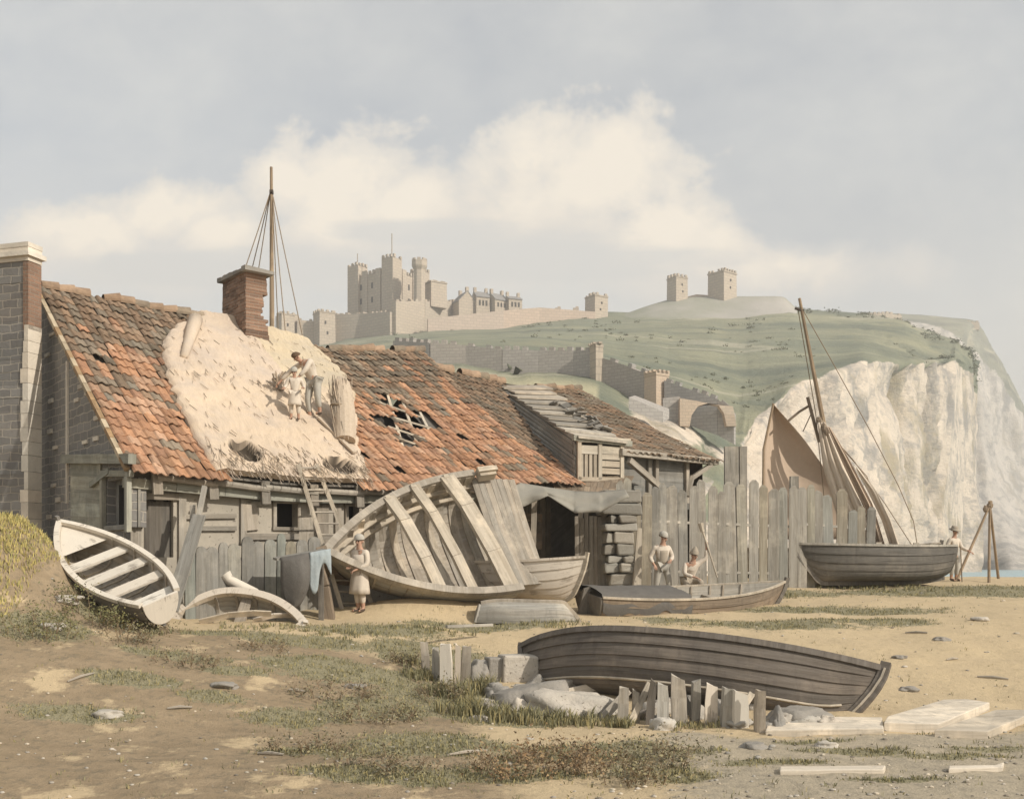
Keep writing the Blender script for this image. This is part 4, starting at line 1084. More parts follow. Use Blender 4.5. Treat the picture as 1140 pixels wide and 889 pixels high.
for k in range(26):
    f = .38+.5*random.random(); g = .55+.4*random.random(); p = a0.lerp(b0, f).lerp(a1.lerp(b1, f), g)+UP*.12
    m.box(p+UP*random.uniform(-.02, .08), (random.uniform(.2, .38), random.uniform(.18, .3), .035), Matrix.Rotation(random.uniform(0, 6), 3, 'Z') @ Matrix.Rotation(random.uniform(-.5, .5), 3, 'X') @ Matrix.Rotation(random.uniform(-.1, .6), 3, 'Y'), tone(.6, 1.3))
split(m, 'slipped_slate', M['rock_grey'], bh)
dn = (b1-b0).cross(UP).normalized()
m = MB()
def db(x0, y0, x1, y1, w, off=0., cl=None):
    p = rp(x0, y0, b0, dn)+dn*off; q = rp(x1, y1, b0, dn)+dn*off
    m.beam(p, q, .06, w, dn, cl or tone(.85, 1.1))
for x in (643.5, 666.5, 691): db(x, 534, x, 490, .13, .05)
db(641, 489, 700, 491.5, .16, .07); db(642, 500, 692, 502, .24, .02); db(642, 533, 692, 534, .12, .05)
for y in (508, 516, 524): db(668, y, 690, y+1, .17, .02)
for x in (647, 652, 657, 662): db(x, 533, x, 503, .11, .0, tone(.7, 1))
m.build('dormer_front', M['wood_pale'], bh)
m = MB(); m.face([b0-dn*.15, b1-dn*.15, c1-dn*.15, c0-dn*.15]); m.build('dormer_dark_sheet', M['dark_open'], bh)  # dark sheet in place of the shade inside the dormer
m = MB(); q0, q1 = P(638, 487, 28.6), P(703, 494, 29.8); m.beam(q0, q1, .16, .09, None); m.build('dormer_eave', M['wood_green'], bh)
# pentice of dark shingles under the dormer
m = MB()
for r_ in range(4):
    for k in range(12):
        f0, f1 = k/12, (k+1)/12-.004; g0, g1 = r_/4, (r_+1)/4+.06
        TL, TR, BL, BR_ = P(612, 528, 28.7), P(706, 531, 29.9), P(618, 548, 27.9), P(692, 560, 28.9)
        def s_(f, g): return TL.lerp(TR, f).lerp(BL.lerp(BR_, f), g)
        lift = UP*(random.uniform(0, .015))
        q = [s_(f0, g1)+lift+UP*.02, s_(f1, g1)+lift+UP*.02, s_(f1, g0)+lift, s_(f0, g0)+lift]
        m.hexa(q, [p+UP*.03 for p in q], tone(.7, 1.2))
m.build('pentice_shingles', M['wood_brown'], bh)
# eaves beam, brace, upper timber wall, post under the eaves at the right
ew = Wall(Ep3(1.2)-D*.35, A, .2); ew.n = D
m = MB(); m.beam(P(690, 503, 29.6), P(797, 514, 32.6), .2, .22, UP); m.build('eaves_beam', M['wood_mid'], bh)
m = MB(); m.beam(P(765, 552, 32), P(771, 530, 32.1), .14, .14); m.beam(P(770, 532, 32.1), P(792, 517, 32.4), .13, .13); m.beam(P(700, 512, 29.7), P(738, 545, 30.5), .16, .16)
split(m, 'brace', M['wood_mid'], bh)
m = MB(); rnd = random.Random(4)
for k in range(9):
    p, q = ew.at(692, 512+k*6.2), ew.at(766, 517+k*5.8)
    ew.board(m, p[0], p[1], q[0], q[1], .19, -.02, .05, tone(.7, 1.15))
m.build('upper_wall', M['wood_bluegrey'], bh)
m = MB()
for x in (720, 728, 762): p, q = ew.at(x, 560), ew.at(x, 512); ew.board(m, *p, *q, .14, .04, .1)
split(m, 'stud', M['wood_mid'], bh)
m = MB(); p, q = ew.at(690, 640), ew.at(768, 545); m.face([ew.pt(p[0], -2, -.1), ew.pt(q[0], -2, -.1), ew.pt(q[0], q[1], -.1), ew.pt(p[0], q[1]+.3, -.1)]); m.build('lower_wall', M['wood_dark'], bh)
# open bay: back boards, side, posts
m = MB(); bw_ = Wall(Ep(.72)-D*3.4, A, .1); bw_.n = D
for k in range(26):
    a = k*.24; m.beam(bw_.pt(a, -2.2, 0), bw_.pt(a, 2.9, 0), .04, .225, D, tone(.6, 1.15))
m.build('bay_back_wall', M['wood_mid'], bh)
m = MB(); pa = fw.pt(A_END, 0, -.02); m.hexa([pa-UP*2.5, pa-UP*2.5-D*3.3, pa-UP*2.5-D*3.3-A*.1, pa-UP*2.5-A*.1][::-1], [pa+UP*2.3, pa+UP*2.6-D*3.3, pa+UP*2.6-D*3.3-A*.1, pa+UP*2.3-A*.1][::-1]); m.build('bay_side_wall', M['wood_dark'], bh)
m = MB(); m.beam(P(593, 640, 28.4), P(595, 550, 28.4), .15, .15); m.beam(P(641, 640, 28.3), P(648, 552, 28.3), .13, .13); m.beam(P(549, 660, 26.5), P(543, 534, 26.4), .2, .2); split(m, 'bay_post', M['wood_mid'], bh)
m = MB(); rnd = random.Random(14)
for k in range(8): x = 643+k*5; m.beam(P(x, 665, 28.2), P(x+rnd.uniform(-1, 1), 573+rnd.uniform(-5, 4), 28.2), .04, .12, (0, 1, 0), tone(.7, 1.1))
split(m, 'bay_board', M['wood_mid'], bh)
# rough stone pier at the right of the bay
m = MB(); rnd = random.Random(15)
L_ = [(700, 676), (672, 548), (715, 545)]
yb_ = 668.
while yb_ > 548:
    hgt = rnd.uniform(7, 16); x0 = 676+rnd.uniform(-4, 3)-(5 if yb_ < 575 else 0); x1 = 708+rnd.uniform(-4, 4)+(yb_ < 585)*5; yd = 27.7+rnd.uniform(-.05, .05)
    xm = [x0, x1] if rnd.random() < .45 else [x0, lerp(x0, x1, rnd.uniform(.3, .7)), x1]
    for xa, xb in zip(xm, xm[1:]):
        p = P(xa, yb_, yd); q = P(xb-.7, yb_+rnd.uniform(-1, 1), yd+.2); h_ = (hgt-.8)*yd/F; bk = V((-.1, .7, 0)); r_ = lambda: V((rnd.uniform(-.05, .05), rnd.uniform(-.06, .06), rnd.uniform(-.03, .03)))
        m.hexa([p+r_(), q+r_(), q+bk, p+bk], [p+UP*h_+r_(), q+UP*h_+r_(), q+UP*h_+bk, p+UP*h_+bk], tone(.7, 1.2))
    yb_ -= hgt
m.build('stone_pier', M['pier_stone'], bh, bevel=.05)
m = MB(); m.beam(P(708, 668, 27.7), P(712, 588, 28), .26, .2, None, (1, 1, 1), .12, .12); m.build('pier_plank', M['wood_pale'], bh)

# awning
aw = MB(); rows = []
tp_ = [(547, 533), (575, 537), (605, 542), (640, 547), (668, 548), (696, 545)]
bt = [(549, 548), (580, 565), (610, 552), (640, 571), (668, 570), (700, 553)]
for j in range(9):
    g = j/8; row = []
    for i in range(41):
        s = i/40*(len(tp_)-1); k = min(int(s), len(tp_)-2); f = s-k; f = f*f*(3-2*f)
        a = [lerp(tp_[k][z_], tp_[k+1][z_], f) for z_ in (0, 1)]; b = [lerp(bt[k][z_], bt[k+1][z_], f) for z_ in (0, 1)]
        y = 27.0+.25*i/40-.55*math.sin(math.pi*g*.5)-.10*abs(math.sin(i*.55))*g+.07*nz(i*.3, g*3)-.05*math.sin(g*9+i*.2)
        x_, y_ = lerp(a[0], b[0], g), lerp(a[1], b[1], g); row.append(P(x_, y_, y))
    rows.append(row)
aw.grid(rows); o = aw.build('awning', M['canvas'], smooth=True, origin=P(620, 545, 27.5))
s = o.modifiers.new('solid', 'SOLIDIFY'); s.thickness = .02
tag(o, 'sagging grey canvas awning hung below the eaves over the dark boathouse bay', 'awning')
# things inside the bay
m = MB(); p = P(580, 612, 29.3); 
for k in range(4): m.box(p+UP*(.14+.26*k), (1.1, .6, .25), Matrix.Rotation(R(40), 3, 'Z'), tone(.7, 1.1))
tag(m.build('wooden_chest', M['wood_brown'], origin=p, bevel=.01), 'dull brown wooden chest in the shadow under the awning', 'chest')

# ------------------------------------------------------------------ boats
class Hull:
    """clinker hull, local x from stern (-) to stem (+), z up from the keel"""
    def __init__(s, L, B, Dp, tr=.75, sheer=.22, rake=.35, srake=.1, full=.62, ns=7, s0=0., sharp=False, bowp=2.3, keelup=.0):
        s.__dict__.update(L=L, B=B, Dp=Dp, tr=tr, sheer=sheer, rake=rake, srake=srake, full=full, ns=ns, s0=s0, sharp=sharp, bowp=bowp, keelup=keelup)
    def hb(s, u):
        if u > .42: return s.B/2*max(0, 1-((u-.42)/.58)**s.bowp)
        if s.sharp: return s.B/2*max(0, 1-((.42-u)/.42)**s.bowp)
        return s.B/2*(1-(1-s.tr)*((.42-u)/.42)**2)
    def zs(s, u): return s.Dp*(1+s.sheer*((u-.38)/.62)**2*(1.25 if u > .38 else .8))
    def zk(s, u):
        z = s.Dp*.22*max(0, (u-.86)/.14)**2
        if s.sharp: z += s.Dp*.22*max(0, (.14-u)/.14)**2
        else: z += s.Dp*.16*max(0, (.3-u)/.3)**2
        return z+s.keelup
    def p(s, u, t, side=1, inset=0., out=0.):
        """point on the skin; t=0 keel, t=1 gunwale"""
        b = s.hb(u); z0, z1 = s.zk(u), s.zs(u); th = t*math.pi/2
        end = max(abs(u-.42)/.58, 0)**3 if u > .42 or s.sharp else ((.42-u)/.42)**3*.5
        e1 = lerp(s.full, 1.25, end); e2 = lerp(1.15, .8, end)
        y = b*math.sin(th)**e1; zr_ = (1-math.cos(th))**e2
        zz = z0+(z1-z0)*zr_
        x = (u-.5)*s.L
        x -= s.rake*max(0, (u-.5)/.5)**3*(1-zr_)**1.5
        x += s.srake*max(0, (.5-u)/.5)**3*(1-zr_)**(1.5 if s.sharp else 1)
        y = max(0, y-inset+out*min(1, b*6)); zz += inset*(1-t)*.9
        return V((x, side*y, zz))
    def us(s, n=30):
        a = []
        for i in range(n+1):
            f = i/n; f = f+.12*math.sin(2*math.pi*f)*-.5 if False else f
            a.append(lerp(s.s0, 1, 1-(1-f)**1.25))
        return a
    def planking(s, root, mat, name='hull', sides=(1, -1), miss=None, step=.022):
        m = MB(); us = s.us(); N = s.ns
        for side in sides:
            for k in range(N):
                t0, t1 = k/N, (k+1)/N+.012
                c = tone(.84, 1.12)
                lo = [s.p(u, t0+.0001, side, out=step) for u in us]; hi = [s.p(u, min(1, t1), side, out=.0) for u in us]
                md = [s.p(u, min(1, (t0+t1)/2), side, out=step*.55) for u in us]
                ed = [s.p(u, t0+.0001, side, out=0) for u in us]
                rows = [ed, lo, md, hi]
                if miss: pass
                m.grid([r if side > 0 else r for r in rows], c)
        return m.build(name, mat, root)
    def inside(s, root, mat, name='inner_planking', sides=(1, -1), inset=.035):
        m = MB(); us = s.us(); N = 2*s.ns
        for side in sides:
            for k in range(s.ns):
                c = tone(.85, 1.12)
                m.grid([[s.p(u, lerp(k/s.ns, (k+1)/s.ns, f), side, inset=inset+.008*(1-f)) for u in us] for f in (0, .5, 1)], c)
        return m.build(name, mat, root)
    def rail(s, root, mat, w=.07, h=.05, sides=(1, -1), name='gunwale'):
        for side in sides:
            m = MB(); pts = [s.p(u, 1, side, out=.012)+UP*.01 for u in s.us(26)]
            rows = []
            for i, p in enumerate(pts):
                d = (pts[min(i+1, len(pts)-1)]-pts[max(0, i-1)]).normalized(); nn = d.cross(UP).normalized()
                rows.append([p-nn*w/2-UP*h/2, p+nn*w/2-UP*h/2, p+nn*w/2+UP*h/2, p-nn*w/2+UP*h/2])
            m.grid(rows, closed=True); m.face(rows[0]); m.face(rows[-1][::-1]); m.build(name, mat, root)
    def keel(s, root, mat, w=.06, h=.1, sternpost=True):
        m = MB(); pts = [s.p(u, 0, 1)*1 for u in s.us(20)]+[s.p(1, t, 1) for t in (.15, .3, .45, .6, .75, .9, 1.0)]
        pts = [V((q.x, 0, q.z)) for q in pts]; pts.append(pts[-1]+V((.02, 0, .12)))
        rows = []
        for i, p in enumerate(pts):
            d = (pts[min(i+1, len(pts)-1)]-pts[max(0, i-1)]).normalized(); o = V((d.z, 0, -d.x))
            rows.append([p+V((0, -w/2, 0))-o*.02, p+V((0, w/2, 0))-o*.02, p+V((0, w/2, 0))+o*h, p+V((0, -w/2, 0))+o*h])
        m.grid(rows, closed=True); m.face(rows[0]); m.face(rows[-1][::-1]); m.build('keel', mat, root)
        if sternpost:
            m = MB(); q = [V((s.p(s.s0, t, 1).x-.03, 0, s.p(s.s0, t, 1).z)) for t in (0, .25, .5, .75, 1)]
            m.poly([q[0]-UP*h]+q+[q[-1]+UP*.06], w, .09, V((0, 1, 0))); m.build('sternpost', mat, root)
    def transom(s, root, mat, th=.05):
        m = MB(); ts = [i/10 for i in range(11)]
        for off, fl in ((0, 1), (-th, 0)):
            pts = [s.p(0, t, 1)+V((off, 0, 0)) for t in ts][::-1]+[s.p(0, t, -1)+V((off, 0, 0)) for t in ts[1:]]
            m.face(pts if fl else pts[::-1])
        ring = [s.p(0, t, 1) for t in ts][::-1]+[s.p(0, t, -1) for t in ts[1:]]
        for a, b in zip(ring, ring[1:]+ring[:1]): m.face([a, b, b+V((-th, 0, 0)), a+V((-th, 0, 0))])
        return m.build('transom', mat, root)
    def thwart(s, root, mat, u, z, w=.22, th=.045, name='thwart'):
        m = MB()
        def half(u_):
            for t in [i/40 for i in range(41)]:
                if s.p(u_, t, 1).z >= z: return s.p(u_, t, 1, inset=.04).y
            return s.hb(u_)
        du = w/s.L/2; a, b = half(u-du), half(u+du); x = (u-.5)*s.L
        m.hexa([V((x-w/2, -a, z)), V((x+w/2, -b, z)), V((x+w/2, b, z)), V((x-w/2, a, z))], [V((x-w/2, -a, z+th)), V((x+w/2, -b, z+th)), V((x+w/2, b, z+th)), V((x-w/2, a, z+th))], tone(.9, 1.05))
        return m.build(name, mat, root)
    def rib(s, root, mat, u, w=.05, h=.045, sides=(1, -1), name='rib', mb=None):
        m = mb or MB()
        for side in sides:
            pts = [s.p(u, t, side, inset=.05) for t in [i/9 for i in range(10)]]
            m.poly(pts, w, h, V((1, 0, 0)), tone(.85, 1.1))
        if mb is None: return m.build(name, mat, root)
def place(pos, fwd, up_hint):
    """matrix whose x is the bow direction and z leans towards up_hint"""
    x = V(fwd).normalized(); z = V(up_hint); z = (z-x*z.dot(x)).normalized(); y = z.cross(x)
    m = Matrix.Identity(4)
    for i, a in enumerate((x, y, z)):
        for j in range(3): m[j][i] = a[j]
    m.translation = V(pos); return m
def boat(name, label, cat, Mx, group=None): 
    root = thing(name, label, cat, group=group, M=Mx); return root
def bake(root):
    """keep the root upright-agnostic: children are in its local frame already"""
    return root

# 1 rowing boat on the mound, left
h = Hull(3.6, 1.30, .54, tr=.52, sheer=.30, rake=.35, srake=.0, ns=6)
bow, ste = P(82, 581, 20.2), P(174, 644, 18.4)
fwd = bow-ste
root = boat('rowing_boat', 'white-trimmed grey rowing boat tilted on the grassy mound by the stone gable', 'rowing boat',
            place((bow+ste)/2-V((-.05, .1, .74)), fwd, V((-.16, -.42, 1))))
h.planking(root, M['grey_paint']); h.inside(root, M['wood_mid']); h.rail(root, M['white_paint'], .10, .07); h.keel(root, M['grey_paint'], .06, .08, False); h.transom(root, M['white_paint'])
for u, z in ((.08, .42), (.26, .42), (.44, .42), (.62, .44)): h.thwart(root, M['white_paint'], u, z, .26)
for u in (.17, .35, .53, .7): h.rib(root, M['wood_pale'], u, .04, .03)
m = MB(); us = [lerp(.74, .985, i/8) for i in range(9)]
m.grid([[h.p(u, .93, s_, inset=.03)*1 for u in us] for s_ in (1, -1)]); m.build('bow_deck', M['white_paint'], root)

# 2 half-buried dinghy
c = gp(262, 694)+V((0, .3, 0)); h = Hull(2.7, 1.35, .5, tr=.55, sheer=.12, rake=.25, ns=6, sharp=True)
root = boat('dinghy', 'small broken pale-rimmed dinghy on its side, half buried before the palings', 'dinghy', place(c+V((.0, .50, -.27)), V((1, -.10, -.07)), V((.05, -.85, .62))))
h.planking(root, M['grey_paint']); h.inside(root, M['wood_grey']); h.rail(root, M['cream_paint'], .15, .12); h.keel(root, M['cream_paint'], .06, .07)
for u in (.25, .4, .55, .7): h.rib(root, M['wood_mid'], u, .06, .05)
h.thwart(root, M['wood_mid'], .48, .34)
a_ = gp(324, 690); b_ = P(256, 646, a_.y+.25); m = MB(); rnd = random.Random(6)
pts = [a_+UP*.02, a_.lerp(b_, .3)+UP*.03, a_.lerp(b_, .6)+UP*.05, b_, b_+V((-.10, 0, .12))]
m.tube(pts, [.05, .10, .13, .11, .14], 9); tag(m.build('broken_timber', M['white_paint'], origin=a_, smooth=True), 'crooked whitened timber lying across the half-buried dinghy', 'timber')

for (x0, y0, x1, y1, w_, mt_, lab) in ((198, 688, 262, 668, .16, 'wood_mid', 'curved grey plank end lying over the left of the half-buried dinghy'), (222, 694, 300, 684, .13, 'wood_pale', 'pale broken strake lying low before the half-buried dinghy'), (282, 692, 336, 688, .10, 'cream_paint', 'short pale lath in the sand right of the half-buried dinghy')):
    a_ = gp(x0, y0); b_ = gp(x1, min(y1+14, 694))+V((0, .15, 0)); b_.z = P(x1, y1, b_.y).z; m = MB(); pts = [a_+UP*.03, a_.lerp(b_, .4)+UP*.10, a_.lerp(b_, .75)+UP*.08, b_+UP*.02]
    m.poly(pts, w_, .035, V((0, -.6, .8))); tag(m.build('broken_plank', M[mt_], origin=a_), lab, 'plank', 'broken planks around the half-buried dinghy')
# 3 great ribbed hulk lying on its side, open deck to the viewer
ax = V((.96, .46, .165)).normalized()         # from stem to the broken end
bd = V((.40, -.50, -.92)); bd = (bd-ax*bd.dot(ax)).normalized()   # from upper to lower gunwale
nn = ax.cross(bd); nn = nn if nn.y < 0 else -nn
H3 = Hull(7.4, 3.25, 1.25, tr=.8, sheer=.12, rake=.55, ns=8, s0=.44, bowp=2.35)
stem = P(363, 613, 21.9)
fwd = -ax
Mx = place((0, 0, 0), fwd, nn); Mx.translation = stem-(Mx.to_3x3() @ V((H3.L/2, 0, H3.zs(1))))
hulk = boat('wrecked_hulk', 'large wrecked hull on its side with ribs and deck beams before the cottage', 'boat wreck', Mx)
H3.planking(hulk, M['wood_grey']); H3.inside(hulk, M['wood_mid'], inset=.05)
H3.rail(hulk, M['wood_mid'], .17, .14); H3.keel(hulk, M['wood_brown'], .14, .2, False)
for k in range(11):
    u = .46+.045*k; H3.rib(hulk, M['wood_mid'] if k % 3 else M['wood_pale'], u, .19, .07)
for side in (1, -1):       # inner stringers
    for tt in (.72, .86):
        m = MB(); m.poly([H3.p(u, tt, side, inset=.12) for u in H3.us(16)[:-1]], .05, .11, UP); m.build('stringer', M['wood_pale'], hulk)
# deck beams from the upper to the lower gunwale
upside = 1 if (Mx.to_3x3() @ V((0, 1, 0))).z > 0 else -1
for (u1, u2, w) in ((.755, .70, .27), (.66, .60, .23), (.54, .475, .36)):
    m = MB(); a = H3.p(u1, 1, upside)+UP*.06; b = H3.p(u2, 1, -upside)+UP*.0
    m.poly([a, a.lerp(b, .3)+UP*.16, a.lerp(b, .7)+UP*.13, b], w, .12, V((1, 0, 0)), (1, 1, 1)); m.build('deck_beam', M['wood_pale'], hulk)
m = MB()
for k, u in enumerate((.76, .665, .545)):
    a = H3.p(u, 1, upside); m.beam(a+UP*-.25, a+UP*.14, .12, .1, V((1, 0, 0)))
split(m, 'bulwark_post', M['wood_pale'], hulk)
m = MB()
for k in range(7):        # planks standing at the broken end
    a = H3.p(.44, .98-.0*k, upside)*1; b = H3.p(.44, .98, -upside); f = .02+.0*k
    x = -.02-.17*k
    m.poly([a+V((x, upside*(-.02*k), -.10-.02*k)), a.lerp(b, .4)+V((x*.9, 0, -.30)), a.lerp(b, .94)+V((x*.75, 0, -.22-.02*k))], .15, .04, V((1, 0, 0)), tone(.8, 1.1))
m.build('end_plank', M['wood_mid'], hulk)
m = MB(); a = H3.p(.44, 1, upside); m.box(a+V((-.28, .05, .05)), (.42, .26, .24)); m.box(a+V((-.28, .05, .2)), (.5, .12, .1)); m.build('timber_head', M['wood_pale'], hulk)

# 4 white clinker boat behind the hulk
h = Hull(3.9, 1.45, .84, tr=.7, sheer=.16, rake=.30, ns=6, full=.55)
e = P(652, 620, 23.6)
root = boat('clinker_boat', 'white clinker-planked boat bow poking out right of the wrecked hulk', 'rowing boat', place((0, 0, 0), V((.80, -.60, .0)), V((-.02, .10, 1))))
mx = root.matrix_world.copy(); mx.translation = e-mx.to_3x3() @ V((h.L/2, 0, h.zs(1))); root.matrix_world = mx
h.planking(root, M['cream_paint'], step=.03); h.inside(root, M['wood_mid']); h.rail(root, M['cream_paint'], .07, .06); h.keel(root, M['wood_pale'], .06, .07); h.transom(root, M['cream_paint'])
h.thwart(root, M['wood_pale'], .6, .6); h.thwart(root, M['wood_pale'], .35, .58)
# loose hull bottom lying before the white boat
h = Hull(2.3, .9, .42, tr=.6, sheer=.1, rake=.3, ns=4)
p = P(612, 692, 22.3)
root = boat('hull_section', 'low grey overturned hull section lying in the grass below the white boat', 'hull section', place(V((p.x-.45, p.y+.2, gz(p.x-.4, p.y)+.40)), V((1, .1, -.03)), V((0, .12, -1))))
h.planking(root, M['wood_grey']); h.keel(root, M['wood_mid'], .08, .06, False); h.transom(root, M['wood_grey'])

# 5 brown open boat with the two workers behind it
h = Hull(5.9, 1.7, .78, tr=.72, sheer=.24, rake=.5, ns=6, full=.5)
s5, b5 = P(668, 653, 24.3), P(858, 648, 26.6)
root = boat('open_boat', 'brown open boat with dark covered stern before the tall paling fence', 'rowing boat', place((s5+b5)/2-UP*.98, b5-s5-UP*.02, V((.0, -.16, 1))))
h.planking(root, M['wood_brown'], step=.028); h.inside(root, M['wood_grey']); h.rail(root, M['wood_pale'], .06, .05); h.keel(root, M['wood_dark'], .08, .1); h.transom(root, M['wood_dark'])
for u in (.5, .66, .8): h.thwart(root, M['wood_mid'], u, .56)
for u in (.45, .52, .59, .68, .74, .82): h.rib(root, M['wood_mid'], u, .05, .04)
m = MB(); us = [lerp(.0, .40, i/30) for i in range(31)]
rows = []
for i, u in enumerate(us):
    row = []
    for k in range(13):
        tt = 1-abs(k-6)/6*.42; sd = 1 if k > 6 else -1; q = h.p(u, 1, sd); f = (k-6)/6
        if abs(f) < .72: row.append(V((q.x, h.hb(u)*f/.72, h.zs(u)+.07+.10*(1-(f/.72)**2)+.03*nz(u*14, f*3))))
        else: g = h.p(u, 1-(abs(f)-.72)/.28*(.34+.16*nz(u*9, sd*3)+.07*math.sin(u*40)), sd, out=.035+.012*math.sin(u*33)); row.append(g+V((0, 0, .02*nz(u*20, f*5))))
    rows.append(row)
m.grid(rows); o = m.build('stern_cover', M['dark_cloth'], root, smooth=True)
m = MB(); q = h.p(0, 0, 1); m.hexa([V((q.x-.42, -.03, q.z-.05)), V((q.x-.06, -.03, q.z-.1)), V((q.x-.06, .03, q.z-.1)), V((q.x-.42, .03, q.z-.05))], [V((q.x-.26, -.03, .95)), V((q.x-.08, -.03, 1.0)), V((q.x-.08, .03, 1.0)), V((q.x-.26, .03, .95))]); m.build('rudder', M['wood_dark'], root)

# 6 grey clinker boat on the crest, right
h = Hull(4.9, 1.75, .98, tr=.8, sheer=.12, rake=.55, ns=6, full=.5)
b6, s6 = P(886, 606, 30.6), P(1054, 607, 31.6)
root = boat('beached_boat', 'dark grey clinker boat upright on the grassy crest, in front of sails and rigging', 'rowing boat', place((b6+s6)/2-UP*1.10, b6-s6, V((0, .10, 1))))
h.planking(root, M['wood_dark'], step=.03); h.inside(root, M['wood_dark']); h.rail(root, M['wood_grey'], .07, .07); h.keel(root, M['wood_dark'], .09, .12); h.transom(root, M['wood_dark'])
h.thwart(root, M['wood_mid'], .4, .75); h.thwart(root, M['wood_mid'], .65, .75)
for k, u in enumerate((.3, .55)):
    m = MB(); q = h.p(u, 1, 1); m.box(q+V((0, 0, .05)), (.18, .05, .1)); m.build('rowlock', M['wood_mid'], root)

# 7 dark hull in the foreground heeled away from the viewer
h = Hull(6.1, 2.15, .86, tr=.5, sheer=.12, rake=.42, srake=.35, ns=7, full=.56, sharp=True, bowp=2.2)
b7, s7 = P(979, 747, 15.6), P(583, 716, 18.4)
root = boat('dark_hull', 'long black-tarred boat hull heeled away, lying in the foreground behind broken stakes', 'boat hull', place((0, 0, 0), b7-s7, V((.0, .62, 1))))
mx = root.matrix_world.copy(); cen = (b7+s7)/2; mx.translation = cen-mx.to_3x3() @ V((0, 0, h.zs(.95)-.02)); root.matrix_world = mx
h.planking(root, M['wood_black'], step=.035); h.inside(root, M['wood_dark']); h.rail(root, M['wood_black'], .09, .1); h.keel(root, M['wood_black'], .1, .13)
m = MB(); pts = [h.p(u, .40, -1, out=.03) for u in h.us(24)[2:-2]]; m.poly(pts, .03, .05, UP); m.build('rubbing_strake', M['wood_pale'], root)
pts = [h.p(1, t_, 1) for t_ in (.1, .35, .6, .85, 1.)]; m = MB(); m.poly([V((q.x+.07, -.0, q.z)) for q in pts], .14, .03, V((0, 1, 0))); m.build('stem_band', M['wood_pale'], root)

# 8 sailing lugger behind the fence
h = Hull(7.2, 2.3, 1.05, tr=.8, sheer=.15, rake=.5, ns=6)
b8, s8 = P(1035, 616, 35.2), P(820, 616, 37.)
zb = gz(6.5, 36)
root = boat('sailing_boat', 'sailing boat behind the palings with leaning mast, tan sail and furled sails', 'sailing boat', place(V(((b8.x+s8.x)/2, 36.1, -.55)), V((1, -.25, .0)), UP))
W8 = root.matrix_world.inverted()
h.planking(root, M['wood_grey']); h.inside(root, M['wood_grey']); h.rail(root, M['wood_mid']); h.keel(root, M['wood_dark']); h.transom(root, M['wood_grey']); h.thwart(root, M['wood_mid'], .5, .8)
def L8(px, py, y): return W8 @ P(px, py, y)
mt = L8(890, 332, 36.); mf = L8(946, 622, 36.1)
m = MB(); m.tube([mf-UP*.3, mf.lerp(mt, .5), mt], [.10, .085, .05], 8); m.build('mast', M['spar'], root)
m = MB(); m.tube([L8(885, 343, 36), L8(895, 346, 36)], .05, 6); m.build('mast_band', M['iron'], root)
def ropes(prs, r=.016, name='rigging'):
    for pr in prs:
        m = MB(); m.tube([L8(*q) for q in pr], r, 5); m.build(name, M['rope'], root)
ropes([[(891, 340, 36), (925, 400, 35.7), (968, 478, 35.4), (1000, 540, 35.2), (1017, 580, 35.1), (1022, 612, 35.0)],
       [(893, 342, 36.1), (918, 465, 36.1), (945, 620, 36.)], [(888, 342, 36.1), (908, 460, 36.2), (922, 600, 36.3)],
       [(918, 476, 36), (950, 512, 35.7), (985, 560, 35.4), (1016, 608, 35.2)], [(921, 480, 36), (965, 530, 35.6), (990, 600, 35.4)]])
def sailmesh(l, r, name, mat, bulge=.25, n=14, k=14, y=36.):
    m = MB(); rows = []
    for j in range(k+1):
        g = j/k; a = V((pl([(i/(len(l)-1), q[0]) for i, q in enumerate(l)], g), pl([(i/(len(l)-1), q[1]) for i, q in enumerate(l)], g), 0)); b = V((pl([(i/(len(r)-1), q[0]) for i, q in enumerate(r)], g), pl([(i/(len(r)-1), q[1]) for i, q in enumerate(r)], g), 0))
        row = []
        for i in range(n+1):
            f = i/n; q = a.lerp(b, f); row.append(L8(q.x, q.y, y+bulge*math.sin(math.pi*f)*math.sin(math.pi*min(1, g+.1))+.05*nz(f*5, g*2)))
        rows.append(row)
    m.grid(rows); o = m.build(name, mat, root, smooth=True); s_ = o.modifiers.new('t', 'SOLIDIFY'); s_.thickness = .012; return o
sailmesh([(860, 448), (851, 490), (848, 540), (850, 600)], [(860, 448), (895, 488), (928, 535), (952, 600)], 'lug_sail', M['sail'], .5, y=36.6)
# loose headsails hanging in folds from the masthead block
def foldsail(l, r, name, mat, y=35.9, n=44, k=20, folds=4., amp=.14, seed=0):
    m = MB(); rows = []
    for j in range(k+1):
        g = j/k; row = []
        lx, ly = pl([(i/(len(l)-1), q[0]) for i, q in enumerate(l)], g), pl([(i/(len(l)-1), q[1]) for i, q in enumerate(l)], g)
        rx_, ry_ = pl([(i/(len(r)-1), q[0]) for i, q in enumerate(r)], g), pl([(i/(len(r)-1), q[1]) for i, q in enumerate(r)], g)
        for i in range(n+1):
            f = i/n; w_ = amp*(.25+.75*g)*(math.sin(f*folds*6.283+seed+.8*nz(f*2, g*2, seed))+.4*math.sin(f*folds*13+g*2)); ff = f+.012*math.sin(f*folds*6.283+1.5)
            row.append(L8(lerp(lx, rx_, ff), lerp(ly, ry_, ff), y+w_-.5*g*f))
        rows.append(row)
    m.grid(rows); o = m.build(name, mat, root, smooth=True); s_ = o.modifiers.new('t', 'SOLIDIFY'); s_.thickness = .012; return o
foldsail([(910, 470), (916, 520), (930, 570), (946, 612)], [(918, 470), (936, 510), (958, 560), (980, 610)], 'headsail', M['sail_pale'], folds=3., amp=.09, seed=1)
foldsail([(920, 474), (938, 515), (962, 565), (976, 611)], [(925, 476), (946, 512), (972, 562), (986, 609)], 'headsail', M['sail'], y=35.6, folds=2., amp=.08, seed=3)
